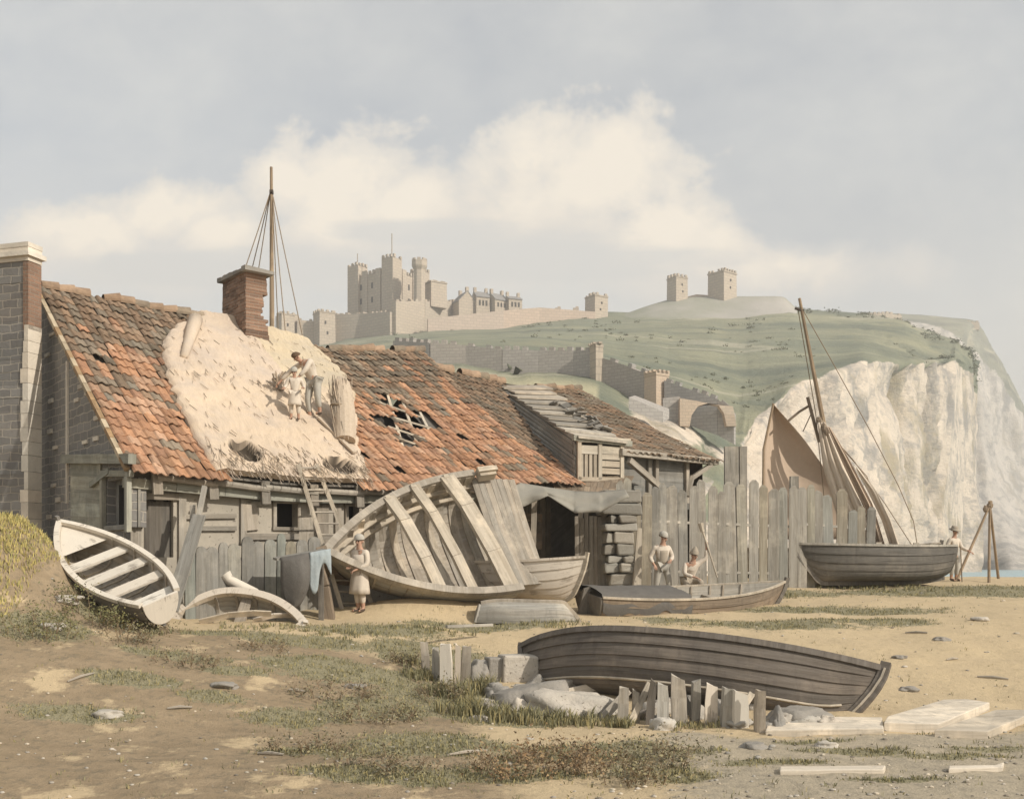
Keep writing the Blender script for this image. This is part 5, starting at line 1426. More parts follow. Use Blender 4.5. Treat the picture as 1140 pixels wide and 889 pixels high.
foldsail([(950, 518), (965, 545), (982, 580), (992, 611)], [(956, 522), (976, 547), (992, 580), (1002, 610)], 'headsail', M['sail_pale'], y=35.4, folds=1.3, amp=.05, seed=5)
m = MB(); m.tube([L8(899, 442, 36.3), L8(912, 492, 36.2)], .06, 7); m.tube([L8(878, 468, 36.4), L8(890, 458, 36.4), L8(900, 452, 36.3)], .045, 6); m.tube([L8(905, 456, 36.3), L8(894, 480, 36.3)], .02, 5); m.build('yard', M['wood_brown'], root)
m = MB(); m.tube([L8(861, 449, 36.5), L8(850, 500, 36.6), L8(849, 600, 36.6)], .045, 7); m.build('sail_spar', M['spar'], root)
m = MB()
for k in range(5): a = L8(912+k*2, 468+k*3, 36-.05*k); m.blob(a, .11, .09, .13, .3, k, 7, 5)
m.build('block', M['wood_brown'], root)

# mast with stays behind the chimney
p = P(304, 372, 36); p.z = -.6
root = thing('standing_mast', 'tall bare mast with many stays standing behind the brick chimney', 'mast', tuple(p))
top = P(302, 186, 36)
m = MB(); m.tube([p, p.lerp(top, .6), top], [.11, .09, .05], 8); m.build('mast', M['spar'], root)
for x, y0, dy in ((272, 300, 0), (280, 300, .5), (286, 310, 1.), (316, 350, -.6), (309, 350, 1.4), (333, 355, .3)):
    m = MB(); a = P(301 if x < 302 else 303, 214, 36); b = P(x, y0, 36+dy); e = a+(b-a)*((a.z+.6)/(a.z-b.z)); m.tube([a+(P(302, 200, 36)-a)*.3, a, a.lerp(b, .5)+UP*-.05, e], .018, 5); m.build('stay', M['rope'], root)
m = MB(); m.tube([P(300.5, 214, 36), P(304, 214, 36)], .1, 7); m.build('mast_band', M['iron'], root)

# ------------------------------------------------------------------ fences, ladder, props
f0, f1 = P(684, 640, 28.2), P(884, 640, 30.6); f2 = P(966, 620, 32.6)
root = thing('paling_fence', 'tall weathered paling fence of uneven grey boards behind the two workers', 'fence', (f0.x, f0.y, gz(f0.x, f0.y)))
m = MB(); rnd = random.Random(31)
TOPS = [(684, 556), (690, 541), (700, 538), (712, 541), (722, 545), (735, 540), (748, 544), (760, 541), (775, 538), (790, 540), (802, 545), (815, 542), (828, 539), (840, 532), (850, 537), (856, 545), (868, 552), (878, 540), (886, 548), (893, 541), (905, 548), (915, 552), (926, 552), (937, 551), (945, 560), (955, 566), (966, 562)]
px = 686
while px < 966:
    w = rnd.uniform(9, 13.5); y = lerp(f0.y, f1.y, (px-684)/200) if px < 884 else lerp(f1.y, f2.y, (px-884)/82)
    ty = pl(TOPS, px+w/2)+rnd.uniform(-6, 6)+(18 if rnd.random() < .08 else 0); a = P(px+w/2, 640, y); a.z = gz(a.x, a.y)-.3; b = P(px+w/2+rnd.gauss(0, 1.9), ty, y); wd = w*y/F*.94
    off = V((0, rnd.uniform(-.02, .02), 0)); a += off; b += off; th_ = .045
    s_ = V((wd/2, 0, 0)); d_ = V((0, th_/2, 0)); z1 = b.z
    cl = sc(rnd.choice([(1, 1, 1), (1.1, 1.05, .95), (.8, .82, .84), (.95, 1.0, 1.02), (1.2, 1.12, 1.)]), rnd.uniform(.85, 1.12))
    m.hexa([a-s_-d_, a+s_-d_, a+s_+d_, a-s_+d_], [b-s_-d_-UP*.07, b+s_-d_-UP*.07, b+s_+d_-UP*.07, b-s_+d_-UP*.07], cl)
    m.hexa([b-s_-d_-UP*.07, b+s_-d_-UP*.07, b+s_+d_-UP*.07, b-s_+d_-UP*.07], [b-s_*.45-d_+UP*.05*rnd.random(), b+s_*.4-d_+UP*.05*rnd.random(), b+s_*.4+d_, b-s_*.45+d_], cl)
    px += w
m.build('palings', M['wood_grey'], root)
for (a, b) in ((f0, f1), (f1, f2)):
    for z in (-.2, 1.2):
        m = MB(); m.beam(V((a.x, a.y+.06, z)), V((b.x, b.y+.06, z-.1)), .07, .12); m.build('rail', M['wood_grey'], root)
for x, w, ty, y in ((814, 15, 497, 30.0), (827, 8, 497, 30.05), (884, 9, 530, 30.85)):
    m = MB(); a = P(x, 640, y); a.z = -1.3; b = P(x, ty, y); m.beam(a, b, w*y/F, .16, (1, 0, 0), (.8, .8, .8)); m.build('post', M['wood_grey'], root)
root2 = None
# low palings before the cottage
a0_, a1_ = P(204, 690, 20.7), P(345, 690, 22.6)
root = thing('low_palings', 'low screen of rounded dark boards against the cottage wall, left of the ladder', 'fence', (a0_.x, a0_.y, gz(a0_.x, a0_.y)))
m = MB(); rnd = random.Random(41); px = 206
while px < 345:
    w = rnd.uniform(9, 15); y = lerp(a0_.y, a1_.y, (px-204)/141); ty = 601+rnd.uniform(-5, 6)+(8 if px < 235 else 0)-(3 if px > 300 else 0)
    a = P(px+w/2, 690, y); a.z = gz(a.x, a.y)-.3; b = P(px+w/2+rnd.uniform(-1, 1), ty, y); s_ = A*(w*y/F*.52); d_ = D*.025
    n_ = 6; cl = sc(rnd.choice([(1, 1, 1), (.85, .85, .85), (1.2, 1.1, .95), (.9, .98, .98)]), rnd.uniform(.8, 1.1)); off = D*rnd.uniform(-.02, .02)
    m.hexa([a-s_+d_+off, a+s_+d_+off, a+s_-d_+off, a-s_-d_+off], [b-s_+d_-UP*.12+off, b+s_+d_-UP*.12+off, b+s_-d_-UP*.12+off, b-s_-d_-UP*.12+off], cl)
    arc = [b+s_*math.cos(q)+UP*(-.12+.13*math.sin(q)) for q in [math.pi*k/n_ for k in range(n_+1)]]
    m.face([q+d_+off for q in arc], None, cl); m.face([q-d_+off for q in arc][::-1], None, cl)
    for q, r_ in zip(arc, arc[1:]): m.face([q+d_+off, q-d_+off, r_-d_+off, r_+d_+off], None, cl)
    px += w
m.build('palings', M['wood_bluegrey'], root)
m = MB(); m.beam(V((a0_.x, a0_.y, .1))-D*.06, V((a1_.x, a1_.y, .1))-D*.06, .06, .1); m.build('rail', M['wood_grey'], root)
# leaning plank and props left
def prop(name, a, b, w, th, mat, label, cat, group=None, side=None):
    m = MB(); m.beam(a, b, w, th, side if side is not None else V((1, 0, 0)), (1, 1, 1), w*.9); o = m.build(name, M[mat], origin=a, bevel=.006); tag(o, label, cat, group); return o
prop('leaning_plank', P(190, 680, 19.9), P(222, 573, 20.9), .30, .05, 'wood_bluegrey', 'broad dark plank leaning on the cottage wall just right of the white-trimmed boat', 'plank')
prop('leaning_pole', P(208, 640, 20.6), P(228, 541, 21.1), .10, .1, 'wood_grey', 'thin grey pole leaning up to the eaves above the dark leaning plank', 'pole')
prop('short_board', P(214, 628, 20.9), P(214.5, 562, 21.1), .12, .04, 'wood_grey', 'short grey board leaning beside the thin pole on the cottage wall', 'board')
# ladder
a, b = P(364, 622, 22.75), P(332, 517, 23.2); a2, b2 = P(394, 622, 23.15), P(352, 517, 23.6)
a = b+(a-b)*1.0; root = thing('ladder', 'wooden ladder leaning against the cottage eaves below the thatch', 'ladder', tuple(a))
foot = lambda q, r: r+(q-r)*((r.z-gz(q.x, q.y)+.02)/(r.z-q.z))
fa, fb = foot(a, b), foot(a2, b2)
for q, r_ in ((fa, b), (fb, b2)):
    m = MB(); m.beam(q, r_, .09, .06, V((1, 0, 0))); m.build('rail', M['wood_pale'], root)
for k in range(13):
    f = (k+.7)/13; m = MB(); m.tube([fa.lerp(b, f), fb.lerp(b2, f)], .022, 6); m.build('rung', M['wood_mid'], root)
# white timber before the hulk
p = gp(372, 680)-V((0, .55, 0)); p.z = gz(p.x, p.y); q = P(349, 618, p.y+.1); m = MB(); m.poly([p-UP*.1, p.lerp(q, .5)+V((.04, 0, 0)), q], .26, .2, V((1, 0, 0))); tag(m.build('old_post', M['wood_brown'], origin=p, bevel=.02), 'dark brown leaning post at the stem of the wrecked hulk', 'post')
# plank table with dark cloth and blue cloth
c0 = P(306, 622, 21.1); c1 = P(362, 612, 21.5)
root = thing('drying_rack', 'rough plank rack hung with a dark cover and blue cloth beside the ladder foot', 'rack', (c0.x, c0.y, gz(c0.x, c0.y)))
m = MB(); m.beam(c0, c1, .45, .05, D); m.build('plank', M['wood_bluegrey'], root)
for q in (c0.lerp(c1, .18), c0.lerp(c1, .92)):
    m = MB(); m.beam(V((q.x, q.y, gz(q.x, q.y)-.1)), q, .1, .1); m.build('leg', M['wood_dark'], root)
def hang(pts_top, drop, name, mat, bulge=.1, r=6):
    m = MB(); rows = []
    for j in range(11):
        g = j/10; row = []
        for i in range(15):
            f = i/14; q = pts_top[0].lerp(pts_top[1], f); w = 1-.75*g**3*abs(2*f-1); fl = pts_top[0].lerp(pts_top[1], .5)
            q = fl+(q-fl)*(1-.35*g**4 if name == 'dark_cover' else 1)
            row.append(q+D*(bulge*math.sin(math.pi*f)*math.sin(math.pi*min(1, g*.9+.1))+.04*nz(f*r, g*1.5, 5))-UP*drop(f)*g)
        rows.append(row)
    m.grid(rows); o = m.build(name, mat, root, smooth=True); s_ = o.modifiers.new('t', 'SOLIDIFY'); s_.thickness = .015
hang((c0+D*.25+UP*.03, c0.lerp(c1, .58)+D*.25+UP*.03), lambda f: 1.0+.15*math.sin(math.pi*f)-.25*abs(f-.4), 'dark_cover', M['dark_cloth'], .28)
hang((c0.lerp(c1, .56)+D*.27+UP*.03, c0.lerp(c1, .98)+D*.27+UP*.03), lambda f: .45+.18*math.sin(f*7)+.25*(f < .4), 'blue_cloth', M['blue_cloth'], .06)
# bundle of reed on the thatch and the figures' footing
t0_, w0_ = roof_tw(382, 497); base = th_at(t0_, w0_)
m = MB(); tp1 = P(378, 421, (base.y+.9)); pts = [base.lerp(tp1, f)+V((.05*math.sin(f*3), 0, 0)) for f in (0, .2, .45, .7, .9, 1)]
m.tube(pts, [.26, .27, .27, .26, .23, .10], 14); rnd = random.Random(3)
for k in range(170):
    an = rnd.uniform(0, 6.28); f = rnd.uniform(0, .8); q = pts[0].lerp(pts[-1], f)+V((math.cos(an)*.27, math.sin(an)*.27, 0)); m.beam(q, q+(tp1-base).normalized()*.5+V((rnd.uniform(-.05, .05), rnd.uniform(-.05, .05), 0)), .018, .012, None, tone(.55, 1.2))
root = thing('reed_bundle', 'pale upright bundle of thatching reed standing on the roof behind the thatchers', 'reed bundle', tuple(base))
m.build('reeds', M['straw'], root)
for f in (.55,):
    m = MB(); q = base.lerp(tp1, f); m.tube([q+V((math.cos(a_)*.285, math.sin(a_)*.285, .02*math.sin(a_*2))) for a_ in [2*math.pi*k/16 for k in range(17)]], .025, 6); m.build('binding', M['rope'], root)
t1_, w1_ = roof_tw(352, 472); pA = th_at(t1_, w1_)+nrm*.05; t2_, w2_ = roof_tw(392, 512); pB = th_at(t2_, w2_)+nrm*.06
m = MB(); m.beam(pA, pB, .12, .05, A); tag(m.build('roof_board', M['straw'], origin=pA), 'thin pale board lying on the thatch below the reed bundle', 'board')

# sheerlegs on the crest
root = thing('sheerlegs', 'slender wooden sheer-legs tripod on the bank at the right edge above the sea', 'tripod', tuple(P(1090, 645, 34)))
apex = P(1102, 562, 34)
for (x, y, yy) in ((1063, 645, 33.4), (1101, 648, 33.2), (1112, 641, 35.2)):
    q = P(x, y, yy); q.z = gz(q.x, q.y)-.1; m = MB(); m.tube([q, apex+(apex-q).normalized()*.15], [.05, .04], 7); m.build('leg', M['spar'], root)
m = MB(); m.blob(apex, .10, .09, .11, .3, 2, 8, 6); m.build('lashing', M['rope'], root)
m = MB(); m.blob(P(1097, 566, 33.9), .08, .06, .12, .2, 5, 8, 6); m.build('pulley_block', M['wood_brown'], root)

# ------------------------------------------------------------------ foreground stakes, rocks, planks
STK = [(474, 750, 712, 7, -2, 'wood_mid', 'lone short grey stake, leftmost of the broken row'), (485, 757, 720, 6, 0, 'wood_grey', 'thin dark stub between the two leftmost stakes'), (497, 763, 716, 10, -1, 'white_paint', 'broad white-faced broken stake left of the dark foreground hull'),
       (508, 766, 716, 5, 2, 'cream_paint', 'narrow pale stake leaning beside the broad white-faced one'), (517, 762, 718, 8, 3, 'wood_mid', 'grey stake nearest the dark triangular stone, right end of the left row'),
       (692, 803, 765, 9, 3, 'wood_grey', 'first grey stake right of the big white boulder'), (707, 804, 766, 6, 1, 'wood_mid', 'thin stake second right of the big white boulder'), (722, 806, 757, 7, 7, 'wood_dark', 'dark stake leaning right before the middle of the hull'),
       (737, 806, 759, 10, 1, 'wood_grey', 'broad grey stake just right of the dark leaning one'), (757, 806, 752, 13, -2, 'wood_mid', 'tallest and widest weathered stake before the hull'), (772, 805, 756, 7, 3, 'wood_grey', 'grey stake immediately right of the widest one'),
       (791, 807, 760, 11, 2, 'cream_paint', 'pale cream broad stake before the hull'), (806, 808, 766, 8, 4, 'wood_grey', 'grey stake tilting right of the pale cream one'), (824, 810, 768, 12, 0, 'white_paint', 'white stake near the right end of the row'), (846, 814, 766, 7, 1, 'wood_mid', 'last thin grey stake beside the grey boulder under the bow')]
rnd = random.Random(77)
for (x, yb, yt, w, lean, mat, lab) in STK:
    p = gp(x, yb); q = P(x+lean, yt, p.y); wd = 1.35*w*p.y/F; m = MB(); dz = (q.z-p.z)
    a = p-UP*.25; sx_ = V((wd/2, rnd.uniform(-.02, .02), 0)); dy_ = V((rnd.uniform(-.01, .01), rnd.uniform(.035, .06), 0)); cl = tone(.85, 1.15)
    mid = p.lerp(q, .55)+V((rnd.uniform(-.015, .015), 0, 0)); e1_, e2_ = rnd.uniform(-.06, .02), rnd.uniform(-.06, .02)
    m.hexa([a-sx_-dy_, a+sx_-dy_, a+sx_+dy_, a-sx_+dy_], [mid-sx_-dy_, mid+sx_*.96-dy_, mid+sx_*.96+dy_, mid-sx_+dy_], cl)
    m.hexa([mid-sx_-dy_, mid+sx_*.96-dy_, mid+sx_*.96+dy_, mid-sx_+dy_], [q-sx_*.85-dy_+UP*e1_, q+sx_*.8-dy_+UP*e2_, q+sx_*.8+dy_+UP*(e2_-.02), q-sx_*.85+dy_+UP*(e1_+.02)], cl)
    tag(m.build('stake', M[mat], origin=p), lab, 'stake', 'broken stakes in the foreground')
prop('lying_rail', gp(497, 722)+UP*.42, gp(548, 712)+UP*.30, .06, .06, 'wood_grey', 'thin grey rail running from the left stakes towards the dark hull', 'rail', side=UP)
def rock(px, py, rx, ry, rz, mat, label, rot=0, seed=1., rough=.3, name='boulder', dz=.0, tilt=0., flat=.75):
    p = gp(px, py); m = MB(); Rm = Matrix.Rotation(R(rot), 3, 'Z') @ Matrix.Rotation(R(tilt), 3, 'Y')
    m.blob(p+UP*dz, rx, ry, rz, rough, seed, 36, 22, Rm, flat)
    for i_ in range(len(m.v)):
        q = m.v[i_]-p; k_ = 1+.10*nz(q.x*5/rx*.4+seed, q.y*6, q.z*7)+.05*nz(q.x*14+seed, q.y*14, q.z*14); m.v[i_] = p+q*k_
    tag(m.build(name, M[mat], smooth=True, origin=p), label, 'rock'); return p
def block(px0, px1, pb, pt, dep, mat, label, name='stone_block', yaw=12):
    p = gp((px0+px1)/2, pb); m = MB(); w = (px1-px0)*p.y/F; hh = (pb-pt)*p.y/F; Rm = Matrix.Rotation(R(yaw), 3, 'Z') @ Matrix.Rotation(R(3), 3, 'Y')
    rnd_ = random.Random(px0)
    def q(a, b, z): return p+Rm @ V((a*w/2*(1-.05*z), b*dep/2, 0))+UP*(z*hh-.1+rnd_.uniform(-.03, .03))
    m.hexa([q(-1, -1, 0), q(1, -1, 0), q(1, 1, 0), q(-1, 1, 0)], [q(-1, -1, 1), q(1, -1, 1), q(1, 1, 1), q(-1, 1, 1)])
    o = m.build(name, M[mat], origin=p, bevel=.03); tag(o, label, 'rock'); return o
block(556, 597, 754, 722, .6, 'rock_pale', 'squarish pale stone block by the left end of the dark hull')
block(541, 558, 754, 724, .5, 'rock_grey', 'narrow grey stone block against the left side of the pale one')
rock(533, 757, .22, .3, .36, 'rock_grey', 'dark triangular stone between the stakes and the stone blocks', 10, 3.3, .3, flat=.95)
rock(585, 782, .75, .5, .34, 'rock_grey', 'grey sloping boulder in front of the pale stone block', -12, 9.1, .25, tilt=-14)
rock(638, 790, .85, .48, .36, 'rock_pale', 'big white flat-topped boulder left of the stakes', 8, 5.7, .25, tilt=6)
rock(655, 765, .42, .3, .22, 'rock_pale', 'low pale rock behind the big white boulder', 0, 2.7, .25)
rock(537, 802, .16, .12, .10, 'rock_pale', 'small pale stone in the grass below the left stakes', 0, 12.7)
rock(890, 803, .46, .34, .26, 'rock_grey', 'rounded grey boulder under the bow of the dark hull', 5, 15.2, .22)
rock(862, 810, .24, .2, .12, 'rock_pale', 'small pale rock at the left foot of the grey rounded boulder', 0, 18.2)
for (x, y, r_, lab) in ((1010, 768, .13, 'small stone alone on the sand right of the dark bow'), (1002, 732, .10, 'small stone on the sand beyond the dark bow'), (1092, 690, .16, 'little pale stone near the right edge on the sand'), (920, 808+22, .12, 'small stone on the grey ground below the pale plank'),
                      (840, 832, .14, 'flat stone on the edge of the grey ground below the stakes'), (1048, 712, .13, 'small flat stone on the open sand at right'), (250, 764, .14, 'small stone on the brown earth at left'), (122, 796, .16, 'small pale stone in the lower left earth'), (395, 765, .12, 'little stone among dark tufts left of centre'), (75, 668, .2, 'pale stone on the flank of the grassy mound'), (58, 698, .16, 'pale stone at the lower edge of the mound')):
    rock(x, y, r_*1.3, r_, r_*.6, 'rock_pale' if 'pale' in lab else 'rock_grey', lab, 0, x*.37, .3, 'stone')
rr_ = random.Random(55)
RUB = []
for (x0, x1, y0, y1, n_) in ((528, 600, 760, 796, 9), (590, 690, 752, 800, 12), (694, 850, 770, 812, 26), (850, 930, 800, 814, 6)):
    for _ in range(n_): RUB.append((rr_.uniform(x0, x1), rr_.uniform(y0, y1)))
for k, (x, y) in enumerate(RUB):
    p = gp(x, y); m = MB(); a_, b_, c_ = rr_.uniform(.11, .30), rr_.uniform(.09, .2), rr_.uniform(.10, .2); Rm = Matrix.Rotation(rr_.uniform(0, 6), 3, 'Z') @ Matrix.Rotation(rr_.gauss(0, .4), 3, 'Y')
    m.blob(p+UP*.03, a_, b_, c_, .32, k*2.7, 28, 18, Rm, rr_.uniform(.6, .9), tone(.85, 1.15))
    for i_ in range(len(m.v)):
        q = m.v[i_]-p; m.v[i_] = p+q*(1+.16*nz(q.x*9+k, q.y*9, q.z*9)+.06*nz(q.x*25+k, q.y*25, q.z*25))
    pale = k % 3 != 0
    tag(m.build('rubble_stone', M['rock_pale' if pale else 'rock_grey'], smooth=True, origin=p), 'rough pale stone in the rubble before the dark foreground hull' if pale else 'rough grey stone in the rubble before the dark foreground hull', 'rock', 'pale rubble before the dark hull' if pale else 'grey rubble before the dark hull')
for k, (x, yb, dx, dy, w_, mt_, lab) in enumerate(((668, 800, 34, -30, .13, 'wood_mid', 'grey board leaning left to right just right of the white boulder'), (700, 806, 26, -44, .10, 'wood_pale', 'pale narrow board tilted between the first two stakes before the hull'), (744, 806, 30, -18, .12, 'wood_grey', 'low slanting board at the foot of the widest stake'), (778, 806, -24, -46, .12, 'wood_dark', 'dark board leaning back behind the pale cream stake'), (812, 808, 30, -34, .11, 'wood_pale', 'bleached board leaning across the white stake'), (604, 776, 60, -10, .16, 'wood_white', 'pale broken plank lying behind the white boulder under the hull'))):
    p = gp(x, yb); q = V((p.x+dx*p.y/F, p.y+.25, p.z-dy*p.y/F)); prop('leaning_board', p-UP*.03, q, w_, .035, mt_, lab, 'board', 'loose boards before the dark hull', V((.2, -1, .2)) if 0 else V((0, .3, 1)))
for k, (x, y, an) in enumerate(((1060, 735, 20), (1020, 705, -35), (960, 812, 8), (200, 790, 30), (300, 840, -15), (90, 755, 60), (330, 770, 10), (640, 712, 5), (1105, 755, -20), (520, 840, 25))):
    p = gp(x, y); m = MB(); d_ = V((math.cos(R(an)), math.sin(R(an)), 0))*rr_.uniform(.12, .28); a_, b_ = p-d_, p+d_; a_.z = gz(a_.x, a_.y)+.02; b_.z = gz(b_.x, b_.y)+.02
    m.tube([a_, a_.lerp(b_, .5)+UP*.015, b_], [.012, .022, .014], 6); tag(m.build('driftwood', M['wood_mid'], origin=p), 'short thin grey driftwood stick lying on the open ground', 'driftwood', 'driftwood sticks on the beach')
# white plank ledge and slabs at the lower right
def slab(name, pts, th, mat, label, cat='plank', lift=.02, group=None):
    g = [gp(*q) for q in pts]; m = MB(); n_ = len(g); b = [q+UP*(lift-.12) for q in g]; t_ = [q+UP*(lift+th) for q in g]
    m.face(b[::-1]); m.face(t_)
    for k in range(n_): m.face([b[k], b[(k+1) % n_], t_[(k+1) % n_], t_[k]])
    o = m.build(name, M[mat], origin=g[0]); wd = o.modifiers.new('w', 'WELD'); bv = o.modifiers.new('b', 'BEVEL'); bv.width = .015; bv.segments = 2; bv.limit_method = 'ANGLE'; tag(o, label, cat, group); return o
slab('pale_plank', [(852, 818), (984, 816), (982, 803), (925, 802), (856, 808)], .05, 'wood_white', 'narrow pale plank lying on the ground below the grey boulder and bow', group='pale planks at the lower right')
slab('pale_plank', [(984, 813), (1045, 815), (1102, 790), (1076, 786), (1050, 787), (988, 806)], .10, 'wood_white', 'wide white slab-like plank with raised edge at the lower right', group='pale planks at the lower right')
slab('pale_plank', [(1040, 820), (1100, 822), (1142, 804), (1142, 797), (1108, 797)], .08, 'wood_pale', 'pale plank at the right edge in front of the wide white slab', group='pale planks at the lower right')
slab('pale_plank', [(868, 862), (984, 861), (986, 856), (868, 857)], .03, 'wood_white', 'thin white strip lying on the grey ground, left of the two', group='pale planks at the lower right')  # thin white strip raised slightly from the ground
slab('pale_plank', [(1056, 860), (1116, 859), (1118, 852), (1108, 855), (1056, 856)], .03, 'wood_white', 'short thin white strip on the grey ground at the right edge', group='pale planks at the lower right')

# ------------------------------------------------------------------ people
def skin_mesh(name, nodes, edges, mat, parent, root_i=0, sub_=1, smooth=True):
    me = bpy.data.meshes.new(name); me.from_pydata([tuple(n[0]) for n in nodes], edges, [])
    o = bpy.data.objects.new(name, me); C.objects.link(o); o.parent = parent
    s = o.modifiers.new('Skin', 'SKIN'); s.use_smooth_shade = True; s.branch_smoothing = .3
    for i, n in enumerate(nodes):
        v = me.skin_vertices[0].data[i]; r = n[1]; v.radius = (r, r) if not isinstance(r, tuple) else r
        v.use_root = (i == root_i)
    b = o.modifiers.new('Sub', 'SUBSURF'); b.levels = b.render_levels = sub_
    me.materials.append(mat); return o
def person(label, loc, yaw, J, shirt, trousers, hat=None, apron=None, scale=1., group=None, smock=None, vest=None):
    """J: joint positions in metres, x to the person's left, y towards the back, z up; feet at z=0"""
    root = thing('person', label, 'person', group=group, M=Matrix.Translation(loc) @ Matrix.Rotation(yaw, 4, 'Z') @ Matrix.Scale(scale, 4))
    j = {k: V(v) for k, v in J.items()}
    nodes = []; edges = []; idx = {}
    def add(k, p, r, par=None):
        idx[k] = len(nodes); nodes.append((V(p), r))
        if par is not None: edges.append((idx[par], idx[k]))
    add('pel', j['pel'], .125); add('sp', j['pel'].lerp(j['chest'], .5), .115, 'pel'); add('ch', j['chest'], .135, 'sp')
    add('nk', j['chest'].lerp(j['head'], .50), .058, 'ch'); hd = (j['head']-j['chest']).normalized()
    face = V(j.get('face', (0, -1, 0))).normalized()
    add('jaw', j['head']-hd*.055+face*.02, .066, 'nk'); add('cr', j['head']+hd*.035-face*.008, .090, 'jaw'); add('top', j['head']+hd*.10-face*.01, .055, 'cr')
    for s in ('L', 'R'):
        sg = 1 if s == 'L' else -1
        add('sh'+s, j['sh'+s], .062, 'ch'); add('el'+s, j['el'+s], .046, 'sh'+s); add('wr'+s, j['wr'+s], .031, 'el'+s)
        d = (j['wr'+s]-j['el'+s]).normalized(); side = d.cross(UP); side = side.normalized() if side.length > .1 else V((1, 0, 0)); nrm_ = side.cross(d)
        add('pa'+s, j['wr'+s]+d*.06, (.042, .02), 'wr'+s)
        for q in range(4):
            o_ = side*(q-1.5)*.024; ln = (.075, .09, .085, .065)[q]
            add(f'f{s}{q}a', j['wr'+s]+d*.10+o_, .011, 'pa'+s); add(f'f{s}{q}b', j['wr'+s]+d*(.10+ln*.55)+o_*1.1-nrm_*.012, .010, f'f{s}{q}a'); add(f'f{s}{q}c', j['wr'+s]+d*(.10+ln*.85)+o_*1.1-nrm_*.04, .008, f'f{s}{q}b')
        add(f't{s}a', j['wr'+s]+d*.045+side*.05*sg-nrm_*.012, .013, 'pa'+s); add(f't{s}b', j['wr'+s]+d*.085+side*.062*sg-nrm_*.03, .010, f't{s}a')
        add('hp'+s, j['hp'+s], .10, 'pel'); add('kn'+s, j['kn'+s], .068, 'hp'+s); add('an'+s, j['an'+s], .045, 'kn'+s); add('to'+s, j['to'+s], .036, 'an'+s)
    skin_mesh('body', nodes, edges, M['skin'], root)
    # clothes follow the same joints, a little larger
    n2 = [(j['pel']+(j['chest']-j['pel'])*-.22, .165), (j['pel'].lerp(j['chest'], .5), .155), (j['chest'], .17), (j['chest'].lerp(j['head'], .34), .085)]
    e2 = [(0, 1), (1, 2), (2, 3)]
    for s in 'LR':
        b = len(n2); n2 += [(j['sh'+s], .085), (j['el'+s], .068), (j['el'+s].lerp(j['wr'+s], .85), .050)]; e2 += [(2, b), (b, b+1), (b+1, b+2)]
    skin_mesh('shirt', n2, e2, M[shirt], root, 1)
    n3 = [(j['pel'], .150)]; e3 = []
    for s in 'LR':
        b = len(n3); n3 += [(j['hp'+s], .120), (j['kn'+s], .090), (j['kn'+s].lerp(j['an'+s], .75), .066)]; e3 += [(0, b), (b, b+1), (b+1, b+2)]
    skin_mesh('trousers', n3, e3, M[trousers], root)
    for s in 'LR':
        m = [(j['an'+s]+UP*.03, .056), (j['an'+s]-UP*.02, .055), (j['to'+s], .044)]; skin_mesh('shoe', m, [(0, 1), (1, 2)], M['leather'], root)
    # face, ears and hair
    sd = face.cross(hd).normalized()
    for sg in (1, -1):
        m = MB(); m.blob(j['head']+hd*.005+face*.082+sd*.032*sg, .013, .013, .011, 0, 0, 7, 5); m.build('eye', M['eye'], root)
        m = MB(); m.blob(j['head']-hd*.01+sd*.088*sg-face*.005, .016, .022, .032, .1, 1, 7, 5); m.build('ear', M['skin'], root)
    m = MB(); m.tube([j['head']+hd*.01+face*.085, j['head']-hd*.03+face*.105, j['head']-hd*.038+face*.08], [.010, .017, .010], 6); m.build('nose', M['skin'], root)
    m = MB(); m.blob(j['head']-hd*.068+face*.076, .024, .012, .007, 0, 1, 7, 5); m.build('mouth', M['leather'], root)
    m = MB(); Rm = Matrix((sd, -face, hd)).transposed(); c = j['head']+hd*.055-face*.022
    rows = []
    for a in range(7):
        th = math.pi*.62*a/6; rows.append([c+Rm @ V((math.sin(th)*math.cos(p_)*.104, math.sin(th)*math.sin(p_)*.112+.012*(a > 4), math.cos(th)*.10))*(1+.06*nz(p_*2, a)) for p_ in [2*math.pi*k/14 for k in range(14)]])
    m.grid(rows, closed=True); m.build('hair', M['hair'], root, smooth=True)
    if hat:
        m = MB(); c = j['head']+hd*.05-face*.008; rows = []
        prof = {'cap': [(.118, -.01), (.122, .03), (.10, .085), (.05, .12), (.005, .125)], 'brim': [(.19, .0), (.195, .012), (.118, .02), (.112, .08), (.09, .13), (.005, .14)], 'cone': [(.12, -.01), (.115, .04), (.075, .11), (.035, .17), (.004, .20)]}[hat]
        for r_, z_ in prof: rows.append([c+Rm @ V((math.cos(p_)*r_, math.sin(p_)*r_, z_)) for p_ in [2*math.pi*k/16 for k in range(16)]])
        m.grid(rows, closed=True); m.build('hat', M['linen_grey' if hat == 'cap' else 'drab'], root, smooth=True)
    if apron:
        m = MB(); rows = []
        for a in range(6):
            g = a/5; c = j['pel'].lerp(j['knL'].lerp(j['knR'], .5), g*1.0); rows.append([c+V((math.sin(p_)*(.17+.05*g), -math.cos(p_)*(.165+.03*g), 0)) for p_ in [-2.2+4.4*k/12 for k in range(13)]])
        m.grid(rows); o = m.build('apron', M['linen'], root, smooth=True); s_ = o.modifiers.new('t', 'SOLIDIFY'); s_.thickness = .012
